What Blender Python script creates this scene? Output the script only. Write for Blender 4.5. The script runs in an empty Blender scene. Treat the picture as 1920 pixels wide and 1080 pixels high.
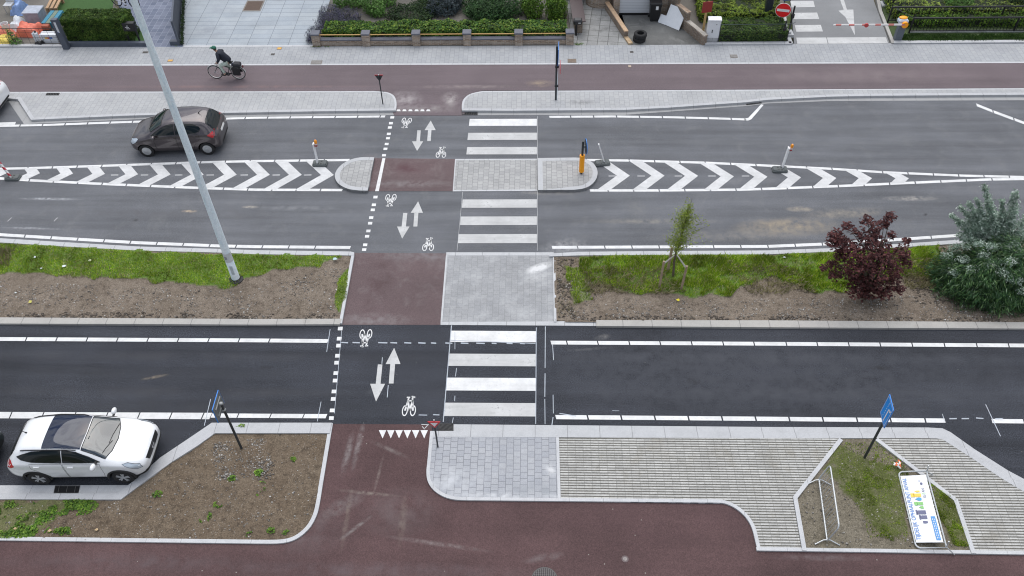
import bpy, bmesh, math, random
from math import sin, cos, pi, radians as rad, hypot, atan2
from mathutils import Vector, Matrix, noise
from mathutils.bvhtree import BVHTree
from mathutils.geometry import delaunay_2d_cdt
random.seed(7)
RND = random.Random(11)
C = bpy.data.collections.new('scene'); bpy.context.scene.collection.children.link(C)
SC = bpy.context.scene

# ------------------------------------------------------------------ survey camera (fitted to the zebra pitch, wheelbases, lamp post)
FL, CH, TILT, YAW, ROLL = 1595.4, 22.352, 0.818107, -0.0402016, -0.0255104
CF = Vector((sin(YAW)*cos(TILT), cos(YAW)*cos(TILT), -sin(TILT)))
_r = Vector((cos(YAW), -sin(YAW), 0)); _u = _r.cross(CF)
CR = _r*cos(ROLL)+_u*sin(ROLL); CU = CR.cross(CF)
CP = Vector((0, 0, CH))
def P(x, y, z=0.0):
    "surveyed ground point (height z) of a spot measured on the photograph"
    d = CR*(x-960)-CU*(y-540)+CF*FL
    return CP+d*((z-CH)/d.z)
def P2(x, y, z=0.0):
    q = P(x, y, z); return (q.x, q.y)
def PL(pts, z=0.0): return [P2(x, y, z) for x, y in pts]

# ------------------------------------------------------------------ materials
class NT:
    def __init__(s, name):
        s.m = bpy.data.materials.new(name); s.m.use_nodes = True
        s.n = s.m.node_tree.nodes; s.l = s.m.node_tree.links
        s.b = s.n['Principled BSDF']; s.out = s.n['Material Output']
        s.tc = s.n.new('ShaderNodeTexCoord'); s.obj = s.tc.outputs['Object']
    def set(s, sock, v):
        if hasattr(v, 'is_output'): s.l.new(v, sock)
        elif isinstance(v, (tuple, list)) and len(v) == 3 and sock.type == 'RGBA': sock.default_value = (*v, 1)
        else: sock.default_value = v
    def mapv(s, scale=(1, 1, 1), loc=(0, 0, 0), rot=(0, 0, 0), vec=None):
        k = s.n.new('ShaderNodeMapping'); s.l.new(vec or s.obj, k.inputs[0])
        k.inputs['Scale'].default_value = scale; k.inputs['Location'].default_value = loc; k.inputs['Rotation'].default_value = rot
        return k.outputs[0]
    def noise(s, scale, detail=2, rough=.5, vec=None, dist=0):
        k = s.n.new('ShaderNodeTexNoise'); s.l.new(vec or s.obj, k.inputs['Vector'])
        k.inputs['Scale'].default_value = scale; k.inputs['Detail'].default_value = detail
        k.inputs['Roughness'].default_value = rough; k.inputs['Distortion'].default_value = dist
        return k.outputs['Fac']
    def math(s, op, a, b=0.0, clamp=False):
        k = s.n.new('ShaderNodeMath'); k.operation = op; k.use_clamp = clamp
        s.set(k.inputs[0], a); s.set(k.inputs[1], b); return k.outputs[0]
    def mr(s, v, a, b, c=0.0, d=1.0):
        k = s.n.new('ShaderNodeMapRange'); s.set(k.inputs[0], v)
        for i, q in enumerate((a, b, c, d)): k.inputs[i+1].default_value = q
        return k.outputs[0]
    def mix(s, f, a, b, mode='MIX'):
        k = s.n.new('ShaderNodeMix'); k.data_type = 'RGBA'; k.blend_type = mode
        s.set(k.inputs['Factor'], f); s.set(k.inputs[6], a); s.set(k.inputs[7], b); return k.outputs[2]
    def gray(s, v):
        k = s.n.new('ShaderNodeCombineColor')
        for i in range(3): s.l.new(v, k.inputs[i])
        return k.outputs[0]
    def sep(s, vec=None):
        k = s.n.new('ShaderNodeSeparateXYZ'); s.l.new(vec or s.obj, k.inputs[0]); return k.outputs
    def comb(s, x, y, z=0.0):
        k = s.n.new('ShaderNodeCombineXYZ')
        for i, q in enumerate((x, y, z)): s.set(k.inputs[i], q)
        return k.outputs[0]
    def ramp(s, f, stops, interp='LINEAR'):
        k = s.n.new('ShaderNodeValToRGB'); s.l.new(f, k.inputs[0]); e = k.color_ramp.elements; k.color_ramp.interpolation = interp
        while len(e) < len(stops): e.new(.5)
        for q, (p, c) in zip(e, stops): q.position = p; q.color = (*c, 1)
        return k.outputs[0]
    def bump(s, h, strength=.3, dist=.02):
        k = s.n.new('ShaderNodeBump'); k.inputs['Strength'].default_value = strength; k.inputs['Distance'].default_value = dist
        s.l.new(h, k.inputs['Height']); s.l.new(k.outputs[0], s.b.inputs['Normal'])
    def done(s, col, rough=.8, spec=.5, metal=0.0):
        s.set(s.b.inputs['Base Color'], col); s.set(s.b.inputs['Roughness'], rough)
        s.b.inputs['Specular IOR Level'].default_value = spec; s.b.inputs['Metallic'].default_value = metal
        return s.m
    def patch(s, col, px, py, rx, ry, pc, strength, rot=0.0, nscale=3.0, th=(.35, .65)):
        "a stain with a shape of its own: soft ellipse broken up by noise (px, py measured on the photo)"
        q = P(px, py)
        v = s.mapv(scale=(1/rx, 1/ry, 0), vec=s.mapv(rot=(0, 0, -rot), loc=(0, 0, 0), vec=s.mapv(loc=(-q.x, -q.y, 0))))
        k = s.n.new('ShaderNodeVectorMath'); k.operation = 'LENGTH'; s.l.new(v, k.inputs[0])
        f = s.mr(k.outputs['Value'], .25, 1.0, 1, 0)
        n = s.mr(s.noise(nscale, 5, .65), *th)
        f = s.math('MULTIPLY', s.math('MULTIPLY', f, n), strength, True)
        return s.mix(f, col, pc)

def plain(name, col, rough=.6, metal=0.0, var=.12, scale=6, spec=.5, coat=0.0):
    t = NT(name); n = t.noise(scale, 4, .6)
    c = t.mix(1.0, col, t.gray(t.mr(n, .2, .8, 1-var, 1+var)), 'MULTIPLY')
    if coat: t.b.inputs['Coat Weight'].default_value = coat; t.b.inputs['Coat Roughness'].default_value = .03
    return t.done(c, rough, spec, metal)

def asphalt(name, col, grain=.45, big=.16, streak=.12, patches=(), scale=38, bumps=.25, dust=None, speck=0.0):
    t = NT(name)
    f = t.noise(scale, 3, .75); g = t.mr(f, .3, .7, 1-grain, 1+grain)
    f2 = t.noise(13, 4, .8); g = t.math('MULTIPLY', g, t.mr(f2, .3, .7, 1-grain*.28, 1+grain*.28))
    b = t.noise(.35, 4, .6); g = t.math('MULTIPLY', g, t.mr(b, .3, .7, 1-big, 1+big))
    st = t.noise(1.0, 4, .6, vec=t.mapv(scale=(.10, 1.7, 1))); g = t.math('MULTIPLY', g, t.mr(st, .3, .7, 1-streak, 1+streak))
    c = t.mix(1.0, col, t.gray(g), 'MULTIPLY')
    if speck:
        vo = t.n.new('ShaderNodeTexVoronoi'); t.l.new(t.obj, vo.inputs['Vector']); vo.inputs['Scale'].default_value = 2.2
        m = t.math('MULTIPLY', t.math('LESS_THAN', vo.outputs['Distance'], .035), speck)
        c = t.mix(m, c, (.45, .43, .38))
    if dust:
        dn = t.noise(1.3, 6, .7, dist=.6); c = t.mix(t.mr(dn, .52, .78, 0, dust[1]), c, dust[0])
    for p in patches: c = t.patch(c, *p)
    t.bump(f, bumps, .012)
    return t.done(c, .88, .35)

def paver(name, c1, c2, mort, w, h, rot=0, msize=.010, off=.5, stain=.18, dirt=None, patches=()):
    t = NT(name); v = t.mapv(rot=(0, 0, rot))
    k = t.n.new('ShaderNodeTexBrick'); t.l.new(v, k.inputs['Vector'])
    for i, q in (('Color1', c1), ('Color2', c2), ('Mortar', mort)): t.set(k.inputs[i], q)
    k.inputs['Scale'].default_value = 1; k.inputs['Brick Width'].default_value = w; k.inputs['Row Height'].default_value = h
    k.inputs['Mortar Size'].default_value = msize; k.inputs['Mortar Smooth'].default_value = .2; k.offset = off; k.inputs['Bias'].default_value = 0
    n = t.noise(.8, 5, .65); n2 = t.noise(30, 2, .6)
    g = t.math('MULTIPLY', t.mr(n, .25, .75, 1-stain, 1+stain), t.mr(n2, .3, .7, .9, 1.1))
    c = t.mix(1.0, k.outputs['Color'], t.gray(g), 'MULTIPLY')
    if dirt: c = t.mix(t.mr(t.noise(1.6, 6, .7), .5, .75, 0, dirt[1]), c, dirt[0])
    for p in patches: c = t.patch(c, *p)
    t.bump(t.math('SUBTRACT', 1.0, k.outputs['Fac']), .35, .01)
    return t.done(c, .85, .3)

def paint(name, col=(.78, .78, .77), wear=.25, scale=9, under=(.14, .14, .15)):
    t = NT(name)
    a = t.noise(scale, 6, .75); b = t.noise(1.2, 3, .6)
    c = t.mix(1.0, col, t.gray(t.mr(b, .3, .7, .86, 1.06)), 'MULTIPLY')
    m = t.math('ADD', a, t.math('MULTIPLY', t.math('SUBTRACT', b, .5), .25))
    c = t.mix(t.mr(m, .60, .72, 0, wear), c, under)
    c = t.mix(t.mr(t.noise(3, 6, .75), .42, .75, 0, .5*min(1, wear*1.6)), c, (.36, .36, .355))
    c = t.mix(t.mr(t.noise(1.2, 4, .7, vec=t.mapv(scale=(.35, 3, 1))), .5, .75, 0, .45*wear), c, (.30, .30, .30))
    return t.done(c, .7, .3)

def kerbmat(name, col, step=1.0, w=.028, dirt=(.20, .19, .17), dm=.5, ax=0):
    t = NT(name); s = t.sep()
    fx = t.math('FRACT', t.math('DIVIDE', t.math('ADD', s[ax], 100.0), step))
    j = t.math('LESS_THAN', fx, w/step)
    n = t.noise(2.2, 6, .7); n2 = t.noise(40, 2, .6)
    c = t.mix(1.0, col, t.gray(t.math('MULTIPLY', t.mr(n, .25, .75, .86, 1.1), t.mr(n2, .3, .7, .92, 1.08))), 'MULTIPLY')
    c = t.mix(t.mr(n, .55, .8, 0, dm), c, dirt)
    c = t.mix(t.math('MULTIPLY', j, .55), c, (.12, .12, .12))
    return t.done(c, .85, .3)

def brickmat(name, c1, c2, mort, w=.22, h=.065, msize=.012):
    t = NT(name); s = t.sep()
    v = t.comb(t.math('ADD', s[0], s[1]), s[2])
    k = t.n.new('ShaderNodeTexBrick'); t.l.new(v, k.inputs['Vector'])
    for i, q in (('Color1', c1), ('Color2', c2), ('Mortar', mort)): t.set(k.inputs[i], q)
    k.inputs['Scale'].default_value = 1; k.inputs['Brick Width'].default_value = w; k.inputs['Row Height'].default_value = h; k.inputs['Mortar Size'].default_value = msize
    n = t.noise(3, 5, .7)
    c = t.mix(1.0, k.outputs['Color'], t.gray(t.mr(n, .25, .75, .65, 1.2)), 'MULTIPLY')
    return t.done(c, .9, .2)

def leafmat(name, stops, rough=.55, trans=.25, nsc=1.5, amp=.35, spec=.35):
    t = NT(name); g = t.n.new('ShaderNodeNewGeometry')
    c = t.ramp(g.outputs['Random Per Island'], stops)
    n = t.noise(nsc, 3, .6)
    c = t.mix(1.0, c, t.gray(t.mr(n, .3, .7, 1-amp, 1+amp)), 'MULTIPLY')
    t.done(c, rough, spec)
    tr = t.n.new('ShaderNodeBsdfTranslucent'); t.l.new(c, tr.inputs[0])
    mx = t.n.new('ShaderNodeMixShader'); mx.inputs[0].default_value = trans
    t.l.new(t.b.outputs[0], mx.inputs[1]); t.l.new(tr.outputs[0], mx.inputs[2]); t.l.new(mx.outputs[0], t.out.inputs[0])
    return t.m

def soilmat(name, c1, c2, dark, green=(.10, .17, .028)):
    t = NT(name)
    a = t.noise(1.1, 6, .7); f = t.noise(26, 4, .75); mid = t.noise(5, 6, .75)
    c = t.mix(t.mr(a, .35, .68), c1, c2)
    c = t.mix(t.mr(mid, .50, .66, 0, .8), c, dark)
    c = t.mix(t.mr(t.noise(15, 4, .7), .56, .68, 0, .6), c, dark)
    c = t.mix(1.0, c, t.gray(t.mr(f, .3, .7, .5, 1.5)), 'MULTIPLY')
    at = t.n.new('ShaderNodeAttribute'); at.attribute_name = 'turf'
    m = t.math('MULTIPLY', at.outputs['Fac'], t.mr(t.noise(4, 5, .7), .2, .5))
    c = t.mix(m, c, t.mix(1.0, green, t.gray(t.mr(f, .3, .7, .6, 1.5)), 'MULTIPLY'))
    vo = t.n.new('ShaderNodeTexVoronoi'); t.l.new(t.obj, vo.inputs['Vector']); vo.inputs['Scale'].default_value = 11
    c = t.mix(t.math('MULTIPLY', t.math('LESS_THAN', vo.outputs['Distance'], .16), .35), c, (.42, .38, .33))
    t.bump(t.math('ADD', f, mid), .6, .03)
    return t.done(c, .95, .15)

# ------------------------------------------------------------------ mesh helpers
class MB:
    def __init__(s): s.v = []; s.f = []; s.mi = []
    def add(s, vs, fs, m=0):
        o = len(s.v); s.v += [tuple(q) for q in vs]
        for f in fs: s.f.append(tuple(i+o for i in f)); s.mi.append(m)
        return s
    def box(s, c, d, rz=0, m=0, M=None):
        x, y, z = d[0]/2, d[1]/2, d[2]/2
        vs = [Vector((a*x, b*y, e*z)) for e in (-1, 1) for a, b in ((-1, -1), (1, -1), (1, 1), (-1, 1))]
        R = M if M is not None else Matrix.Rotation(rz, 3, 'Z')
        c = Vector(c); vs = [R @ q + c for q in vs]
        return s.add(vs, [(0, 3, 2, 1), (4, 5, 6, 7), (0, 1, 5, 4), (1, 2, 6, 5), (2, 3, 7, 6), (3, 0, 4, 7)], m)
    def cbox(s, c, d, r=.02, rz=0, m=0):
        "box with chamfered vertical edges and top"
        x, y, z = d[0]/2, d[1]/2, d[2]/2
        ring = [(-x+r, -y), (x-r, -y), (x, -y+r), (x, y-r), (x-r, y), (-x+r, y), (-x, y-r), (-x, -y+r)]
        R = Matrix.Rotation(rz, 3, 'Z'); c = Vector(c); vs = []
        for k, zz in ((1, -z), (1, z-r), (0, z)):
            for a, b in ring:
                q = 1 if k else (1-r/max(x, y)); vs.append(R @ Vector((a*q, b*q, zz))+c)
        fs = [tuple(range(7, -1, -1)), tuple(range(16, 24))]
        for k in (0, 8):
            for i in range(8): j = (i+1) % 8; fs.append((k+i, k+j, k+8+j, k+8+i))
        return s.add(vs, fs, m)
    def tube(s, pts, r, n=8, m=0, caps=True):
        pts = [Vector(q) for q in pts]; rs = r if isinstance(r, (list, tuple)) else [r]*len(pts); vs = []; fs = []
        up = None
        for i, q in enumerate(pts):
            d = (pts[min(i+1, len(pts)-1)]-pts[max(i-1, 0)]).normalized()
            if up is None: up = Vector((0, 0, 1)) if abs(d.z) < .9 else Vector((1, 0, 0))
            a = d.cross(up).normalized(); b = a.cross(d).normalized(); up = b
            for k in range(n):
                t = 2*pi*k/n; vs.append(q+(a*cos(t)+b*sin(t))*rs[i])
        for i in range(len(pts)-1):
            for k in range(n): j = (k+1) % n; fs.append((i*n+k, i*n+j, i*n+n+j, i*n+n+k))
        if caps: fs.append(tuple(range(n-1, -1, -1))); e = (len(pts)-1)*n; fs.append(tuple(range(e, e+n)))
        return s.add(vs, fs, m)
    def lathe(s, prof, n=20, c=(0, 0, 0), M=None, m=0):
        vs = []; fs = []; c = Vector(c)
        for r, z in prof:
            for k in range(n):
                t = 2*pi*k/n; q = Vector((r*cos(t), r*sin(t), z)); vs.append((M @ q if M is not None else q)+c)
        for i in range(len(prof)-1):
            for k in range(n): j = (k+1) % n; fs.append((i*n+k, i*n+j, i*n+n+j, i*n+n+k))
        if prof[0][0] > 1e-4: fs.append(tuple(range(n-1, -1, -1)))
        e = (len(prof)-1)*n
        if prof[-1][0] > 1e-4: fs.append(tuple(range(e, e+n)))
        return s.add(vs, fs, m)
    def ell(s, c, r, n=12, k=8, m=0):
        prof = [(sin(pi*i/k), -cos(pi*i/k)) for i in range(k+1)]
        r = r if isinstance(r, (tuple, list)) else (r, r, r)
        return s.lathe([(max(a, 1e-3), b) for a, b in prof], n, c, Matrix.Diagonal(Vector(r)), m)
    def prism(s, poly, z0, z1, m=0, ms=None):
        n = len(poly); a = sum(poly[i][0]*poly[(i+1) % n][1]-poly[(i+1) % n][0]*poly[i][1] for i in range(n))
        if a < 0: poly = poly[::-1]
        s.add([(x, y, z0) for x, y in poly]+[(x, y, z1) for x, y in poly], [], m)
        o = len(s.v)-2*n
        s.f.append(tuple(o+n+i for i in range(n))); s.mi.append(m)
        for i in range(n): j = (i+1) % n; s.f.append((o+i, o+j, o+n+j, o+n+i)); s.mi.append(m if ms is None else ms)
        return s
    def sheet(s, poly, z, m=0):
        n = len(poly); a = sum(poly[i][0]*poly[(i+1) % n][1]-poly[(i+1) % n][0]*poly[i][1] for i in range(n))
        if a < 0: poly = poly[::-1]
        return s.add([(x, y, z) for x, y in poly], [tuple(range(n))], m)
    def band(s, A, B, z0, z1, m=0):
        "raised strip between two polylines of equal length"
        n = len(A); vs = [(x, y, z1) for x, y in A]+[(x, y, z1) for x, y in B]+[(x, y, z0) for x, y in A]+[(x, y, z0) for x, y in B]; fs = []
        for i in range(n-1):
            q = (i, i+1, n+i+1, n+i); e1 = Vector(vs[i+1])-Vector(vs[i]); e2 = Vector(vs[n+i])-Vector(vs[i])
            up = e1.cross(e2).z > 0
            fs.append(q if up else q[::-1])
            for a, b in ((0, 2*n), (n, 3*n)):
                f = (a+i, a+i+1, b+i+1, b+i); fs.append(f)
        fs += [(0, n, 3*n, 2*n), (n-1, 2*n-1, 4*n-1, 3*n-1)]
        return s.add(vs, fs, m)
    def build(s, name, mats, parent=None, loc=(0, 0, 0), rz=0, smooth=False, fixn=True):
        me = bpy.data.meshes.new(name); me.from_pydata(s.v, [], s.f)
        mats = mats if isinstance(mats, (list, tuple)) else [mats]
        for q in mats: me.materials.append(q)
        if len(mats) > 1: me.polygons.foreach_set('material_index', s.mi)
        if fixn and len(s.f) < 6000:
            bm = bmesh.new(); bm.from_mesh(me); bmesh.ops.recalc_face_normals(bm, faces=bm.faces); bm.to_mesh(me); bm.free()
        if smooth:
            me.polygons.foreach_set('use_smooth', [True]*len(me.polygons))
            me.set_sharp_from_angle(angle=rad(smooth if smooth is not True else 40))
        me.update(); o = bpy.data.objects.new(name, me); C.objects.link(o)
        if parent: o.parent = parent
        o.location = loc; o.rotation_euler = (0, 0, rz)
        return o
def tag(o, label=None, cat=None, group=None, kind=None):
    for k, q in (('label', label), ('category', cat), ('group', group), ('kind', kind)):
        if q: o[k] = q
    return o
def T(name, label, cat, loc=(0, 0, 0), rz=0, group=None):
    o = bpy.data.objects.new(name, None); C.objects.link(o); o.empty_display_size = .2
    o.location = loc; o.rotation_euler = (0, 0, rz); return tag(o, label, cat, group)
def struct(name, mb, mats, smooth=False, parent=None, label=None):
    o = mb.build(name, mats, parent, smooth=smooth, fixn=False)
    if parent is None: o['kind'] = 'structure'
    if label: o['label'] = label
    return o
def copytree(o, parent=None):
    c = o.copy(); C.objects.link(c); c.parent = parent
    for ch in list(o.children): copytree(ch, c)
    return c
def inpoly(x, y, p):
    r = False; j = len(p)-1
    for i in range(len(p)):
        if (p[i][1] > y) != (p[j][1] > y) and x < (p[j][0]-p[i][0])*(y-p[i][1])/(p[j][1]-p[i][1])+p[i][0]: r = not r
        j = i
    return r
def lerp(a, b, t): return a+(b-a)*t
def resamp(pts, n):
    L = [0]
    for a, b in zip(pts, pts[1:]): L.append(L[-1]+hypot(b[0]-a[0], b[1]-a[1]))
    out = []
    for k in range(n):
        t = L[-1]*k/(n-1); i = 0
        while i < len(L)-2 and L[i+1] < t: i += 1
        u = (t-L[i])/max(L[i+1]-L[i], 1e-9); out.append((lerp(pts[i][0], pts[i+1][0], u), lerp(pts[i][1], pts[i+1][1], u)))
    return out
def offset(pts, d):
    "parallel polyline at distance d to the left"
    out = []
    for i, q in enumerate(pts):
        a = Vector(pts[max(i-1, 0)]); b = Vector(pts[i]); c = Vector(pts[min(i+1, len(pts)-1)])
        n1 = (b-a).normalized() if i else (c-b).normalized(); n2 = (c-b).normalized() if i < len(pts)-1 else n1
        m = Vector((-(n1.y+n2.y), n1.x+n2.x)); m.normalize(); k = max(.4, m.dot(Vector((-n1.y, n1.x))))
        out.append((q[0]+m.x*d/k, q[1]+m.y*d/k))
    return out
def smoothline(pts, n=8):
    "Catmull-Rom through the points"
    out = []; L = len(pts)
    for i in range(L-1):
        p0, p1, p2, p3 = pts[max(i-1, 0)], pts[i], pts[i+1], pts[min(i+2, L-1)]
        for k in range(n):
            t = k/n
            out.append(tuple(.5*((2*p1[a])+(-p0[a]+p2[a])*t+(2*p0[a]-5*p1[a]+4*p2[a]-p3[a])*t*t+(-p0[a]+3*p1[a]-3*p2[a]+p3[a])*t**3) for a in (0, 1)))
    return out+[tuple(pts[-1])]

# ------------------------------------------------------------------ material set
dustp = (.26, .22, .165)
A_OLD = asphalt('asphalt_old', (.120, .124, .135), grain=.38, big=.14, streak=.20, dust=((.24, .235, .225), .25), patches=(
    (1475, 425, 2.3, .60, (.29, .245, .185), 1.05, .05, 2.6), (1400, 440, 4.2, .40, (.22, .205, .185), .7, .05, 3), (1585, 400, 2.0, .35, (.28, .25, .21), .8, .1, 3),
    (1705, 372, 1.2, .18, (.36, .34, .31), .9, 0, 4), (1500, 392, .6, .2, (.34, .30, .24), 1.0, 0, 4),
    (300, 400, 7, .35, (.105, .105, .112), .8, -.02, 2), (1180, 300, 9, .5, (.115, .118, .125), .6, 0, 1),
    (95, 373, 1.4, .10, (.42, .43, .45), .9, -.02, 7), (60, 428, 1.4, .08, (.40, .41, .43), .7, -.04, 7), (355, 396, .35, .10, (.45, .36, .26), 1.2, 0, 5), (470, 388, .4, .1, (.42, .38, .32), 1.0, 0, 5),
    (1060, 462, 1.0, .5, (.32, .32, .32), .8, .2, 5), (1035, 360, 1.4, .22, (.30, .28, .26), .9, 0, 5), (1225, 415, 3.0, .2, (.25, .235, .21), .7, 0, 3),
    (560, 390, 2.0, .2, (.23, .235, .245), .6, 0, 3), (700, 300, .8, .5, (.20, .17, .165), .7, 0, 3), (800, 350, 16, .16, (.095, .097, .104), .6, 0, 1.2), (1300, 245, 14, .3, (.10, .102, .109), .6, -.01, 1), (1500, 268, 12, .2, (.14, .143, .15), .6, -.01, 1.2), (255, 413, .15, .1, (.05, .05, .05), 1.0, 0, 6), (1195, 392, .5, .7, (.17, .17, .17), .8, .4, 6), (1735, 402, .12, .08, (.03, .03, .03), 1.2, .5, 8)))
A_NEW = asphalt('asphalt_new', (.034, .037, .046), grain=.85, big=.22, streak=.30, scale=30, speck=.25, patches=(
    (290, 707, .5, .08, (.27, .22, .16), 1.1, .25, 6), (1500, 705, 9, 2.4, (.050, .053, .063), .9, 0, 2.5), (1250, 690, 6, 2.0, (.048, .051, .061), .8, 0, 2.5), (1500, 672, 12, .30, (.058, .061, .071), .8, 0, 1.5), (1480, 738, 12, .30, (.056, .059, .069), .8, 0, 1.5), (300, 668, 12, .28, (.052, .053, .060), .7, 0, .5), (300, 735, 12, .28, (.052, .053, .06), .7, 0, .5), (1300, 715, .25, .2, (.02, .02, .022), .9, 0, 4), (500, 690, .3, .15, (.02, .02, .022), .8, 0, 4), (1650, 690, .5, .12, (.018, .018, .02), .9, 0, 5), (170, 700, .6, .1, (.02, .02, .022), .8, 0, 5), (700, 735, .3, .2, (.06, .062, .07), .8, .3, 5), (1100, 655, 1.0, .08, (.10, .10, .105), .7, .1, 6), (1130, 632, .35, .15, (.16, .155, .15), .8, .3, 6),
    (930, 640, 5.0, .25, (.036, .038, .044), .8, 0, 1), (300, 700, 9, .35, (.038, .040, .047), .7, 0, 1), (300, 765, 9, .5, (.040, .042, .048), .7, 0, 1)))
RED_OLD = asphalt('red_asphalt_old', (.136, .108, .116), grain=.24, big=.10, streak=.10, scale=30, patches=(
    (1013, 160, .75, .35, (.26, .205, .16), 1.2, 0, 3), (760, 190, .9, .9, (.32, .29, .29), .9, .3, 2.5), (845, 188, .5, .6, (.36, .33, .32), 1.0, 0, 3), (800, 205, 1.8, .35, (.26, .235, .23), .9, 0, 3),
    (880, 166, 3, .18, (.26, .22, .21), .7, 0, 3), (1600, 145, 7, .8, (.20, .165, .165), .6, 0, 1), (440, 166, 8, .15, (.21, .14, .135), .7, 0, 2)))
RED_MID = asphalt('red_asphalt_crossing', (.118, .084, .086), grain=.30, big=.12, streak=.06, scale=30, dust=((.24, .215, .21), .40), patches=(
    (770, 315, 1.0, .5, (0.092, 0.047, 0.053), 0.90, 0, 1.5), (700, 600, 1.6, .35, (0.211, 0.191, 0.191), 0.90, 0, 3), (790, 480, 2.4, .4, (0.194, 0.174, 0.178), 0.81, 0, 3), (700, 540, .35, 1.6, (0.075, 0.043, 0.046), 0.72, 0, 2), (722, 520, .5, 1.3, (0.070, 0.043, 0.044), 0.63, 0, 2), (760, 345, 2.5, .3, (0.220, 0.200, 0.200), 0.72, 0, 3)))
RED_NEW = asphalt('red_asphalt_new', (.086, .050, .050), grain=.34, big=.22, streak=.10, scale=30, speck=.6, patches=(
    (652, 850, .14, .9, (0.240, 0.216, 0.212), 0.72, -.05, 5), (672, 835, .12, 1.0, (0.240, 0.216, 0.212), 0.72, -.05, 5), (730, 843, .8, .10, (0.192, 0.160, 0.152), 0.72, -.45, 5),
    (710, 890, .06, .8, (0.208, 0.168, 0.152), 0.64, -.1, 6), (690, 925, 1.1, .08, (0.224, 0.188, 0.164), 0.72, -.10, 6), (640, 950, .9, .3, (0.200, 0.176, 0.172), 0.64, .6, 4), (650, 975, .10, 1.1, (0.192, 0.152, 0.128), 0.64, 0, 5),
    (667, 990, .7, .08, (0.216, 0.192, 0.184), 0.72, .75, 6), (820, 1020, 1.7, .09, (0.200, 0.164, 0.160), 0.80, -.14, 5), (755, 975, .14, .9, (0.200, 0.160, 0.132), 0.64, 0, 4), (750, 960, 1.3, .9, (0.144, 0.112, 0.112), 0.56, 0, 2), (560, 1000, 1.6, .9, (0.136, 0.108, 0.110), 0.48, 0, 2),
    (1300, 970, 5.0, .8, (0.070, 0.040, 0.042), 0.56, 0, 1), (1270, 1015, 2.4, .3, (0.062, 0.036, 0.037), 0.56, 0, 2), (1540, 1046, 1.6, .12, (0.160, 0.128, 0.128), 0.64, 0, 4), (250, 1055, 4.5, .35, (0.116, 0.088, 0.092), 0.56, 0, 2), (700, 1070, 5, .3, (0.120, 0.094, 0.100), 0.56, 0, 2), (1020, 1046, .7, .15, (0.176, 0.144, 0.144), 0.64, .2, 4)))
PAVE_TOP = paver('pavement_pavers', (.325, .335, .35), (.36, .368, .378), (.25, .255, .265), .30, .22, rot=pi/2, msize=.009, stain=.13, dirt=((.25, .25, .25), .35))
PAVE_VERGE = paver('verge_pavers', (.365, .37, .378), (.405, .407, .408), (.28, .284, .288), .30, .22, rot=pi/2, msize=.009, stain=.14, dirt=((.27, .27, .265), .4), patches=((1090, 195, .8, .25, (.17, .17, .17), .7, 0, 6),))
PAVE_TILE = paver('tile_pavers', (.325, .335, .36), (.37, .377, .395), (.185, .19, .205), .21, .215, rot=pi/2, msize=.008, stain=.12, patches=((840, 900, 1.2, .6, (.52, .53, .55), .8, 0, 3), (960, 931, 2.5, .12, (.55, .56, .57), .9, 0, 4), (1033, 885, .25, .25, (.62, .62, .62), 1.0, 0, 4), (1000, 920, .9, .3, (.27, .285, .30), .9, 0, 2)))
PAVE_CROSS = paver('crossing_pavers', (.29, .295, .303), (.325, .328, .333), (.245, .249, .255), .21, .215, rot=pi/2, msize=.008, stain=.16, dirt=((.46, .465, .47), .45), patches=((1010, 503, .62, .24, (.62, .62, .62), 1.4, .5, 5, (.25, .5)), (1005, 520, .6, .3, (.52, .52, .52), .8, .3, 4)))
PAVE_ISLE = paver('island_pavers', (.32, .32, .317), (.395, .392, .384), (.235, .235, .235), .21, .215, rot=pi/2, msize=.010, stain=.12)
SLAB = paver('concrete_slabs', (.32, .355, .39), (.365, .395, .42), (.17, .185, .205), 1.02, .42, rot=0, msize=.013, off=0, stain=.16, dirt=((.22, .25, .285), .6), patches=((395, 60, 1.0, 1.1, (.24, .26, .29), .9, 0, 2), (415, 20, 1.0, .8, (.28, .30, .33), .8, 0, 2)))
DARKTILE = paver('blue_grey_tiles', (.125, .145, .20), (.185, .205, .265), (.30, .32, .38), .30, .34, rot=0, msize=.008, off=0, stain=.12)
OLDSLAB = paver('mossy_slabs', (.27, .27, .265), (.36, .36, .35), (.10, .10, .095), .5, .5, rot=.12, msize=.014, off=0, stain=.22, dirt=((.12, .12, .115), .85))
KERB_NEW = kerbmat('kerb_new', (.47, .475, .485), 1.0, .022, (.33, .33, .33), .35)
KERB_OLD = kerbmat('kerb_old', (.40, .385, .36), 1.0, .03, (.24, .22, .19), .6)
KERB_DIAG = kerbmat('kerb_plain', (.45, .455, .465), 1.0, .02, (.30, .30, .29), .4)
EDGING = kerbmat('concrete_edging', (.50, .505, .515), 1.0, .012, (.36, .35, .34), .3)
GUTTER = kerbmat('concrete_gutter', (.335, .335, .335), 1.0, .016, (.20, .20, .195), .6)
SOIL = soilmat('soil', (.160, .129, .100), (.225, .187, .150), (.078, .061, .047))
SOIL_DARK = soilmat('soil_damp', (.125, .094, .066), (.175, .138, .100), (.064, .049, .036))
SOIL_MOSS = soilmat('soil_mossy', (.155, .135, .10), (.205, .18, .14), (.085, .075, .055), (.085, .10, .03))
PAINT = paint('road_paint', (.71, .71, .705), .5, 10)
PAINT_W = paint('road_paint_worn', (.52, .52, .515), .95, 8)
PAINT_OLD = paint('road_paint_old', (.50, .505, .51), .9, 12)
CHALK = paint('marking_chalk', (.42, .46, .52), 1.0, 6, (.055, .057, .065))

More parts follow.
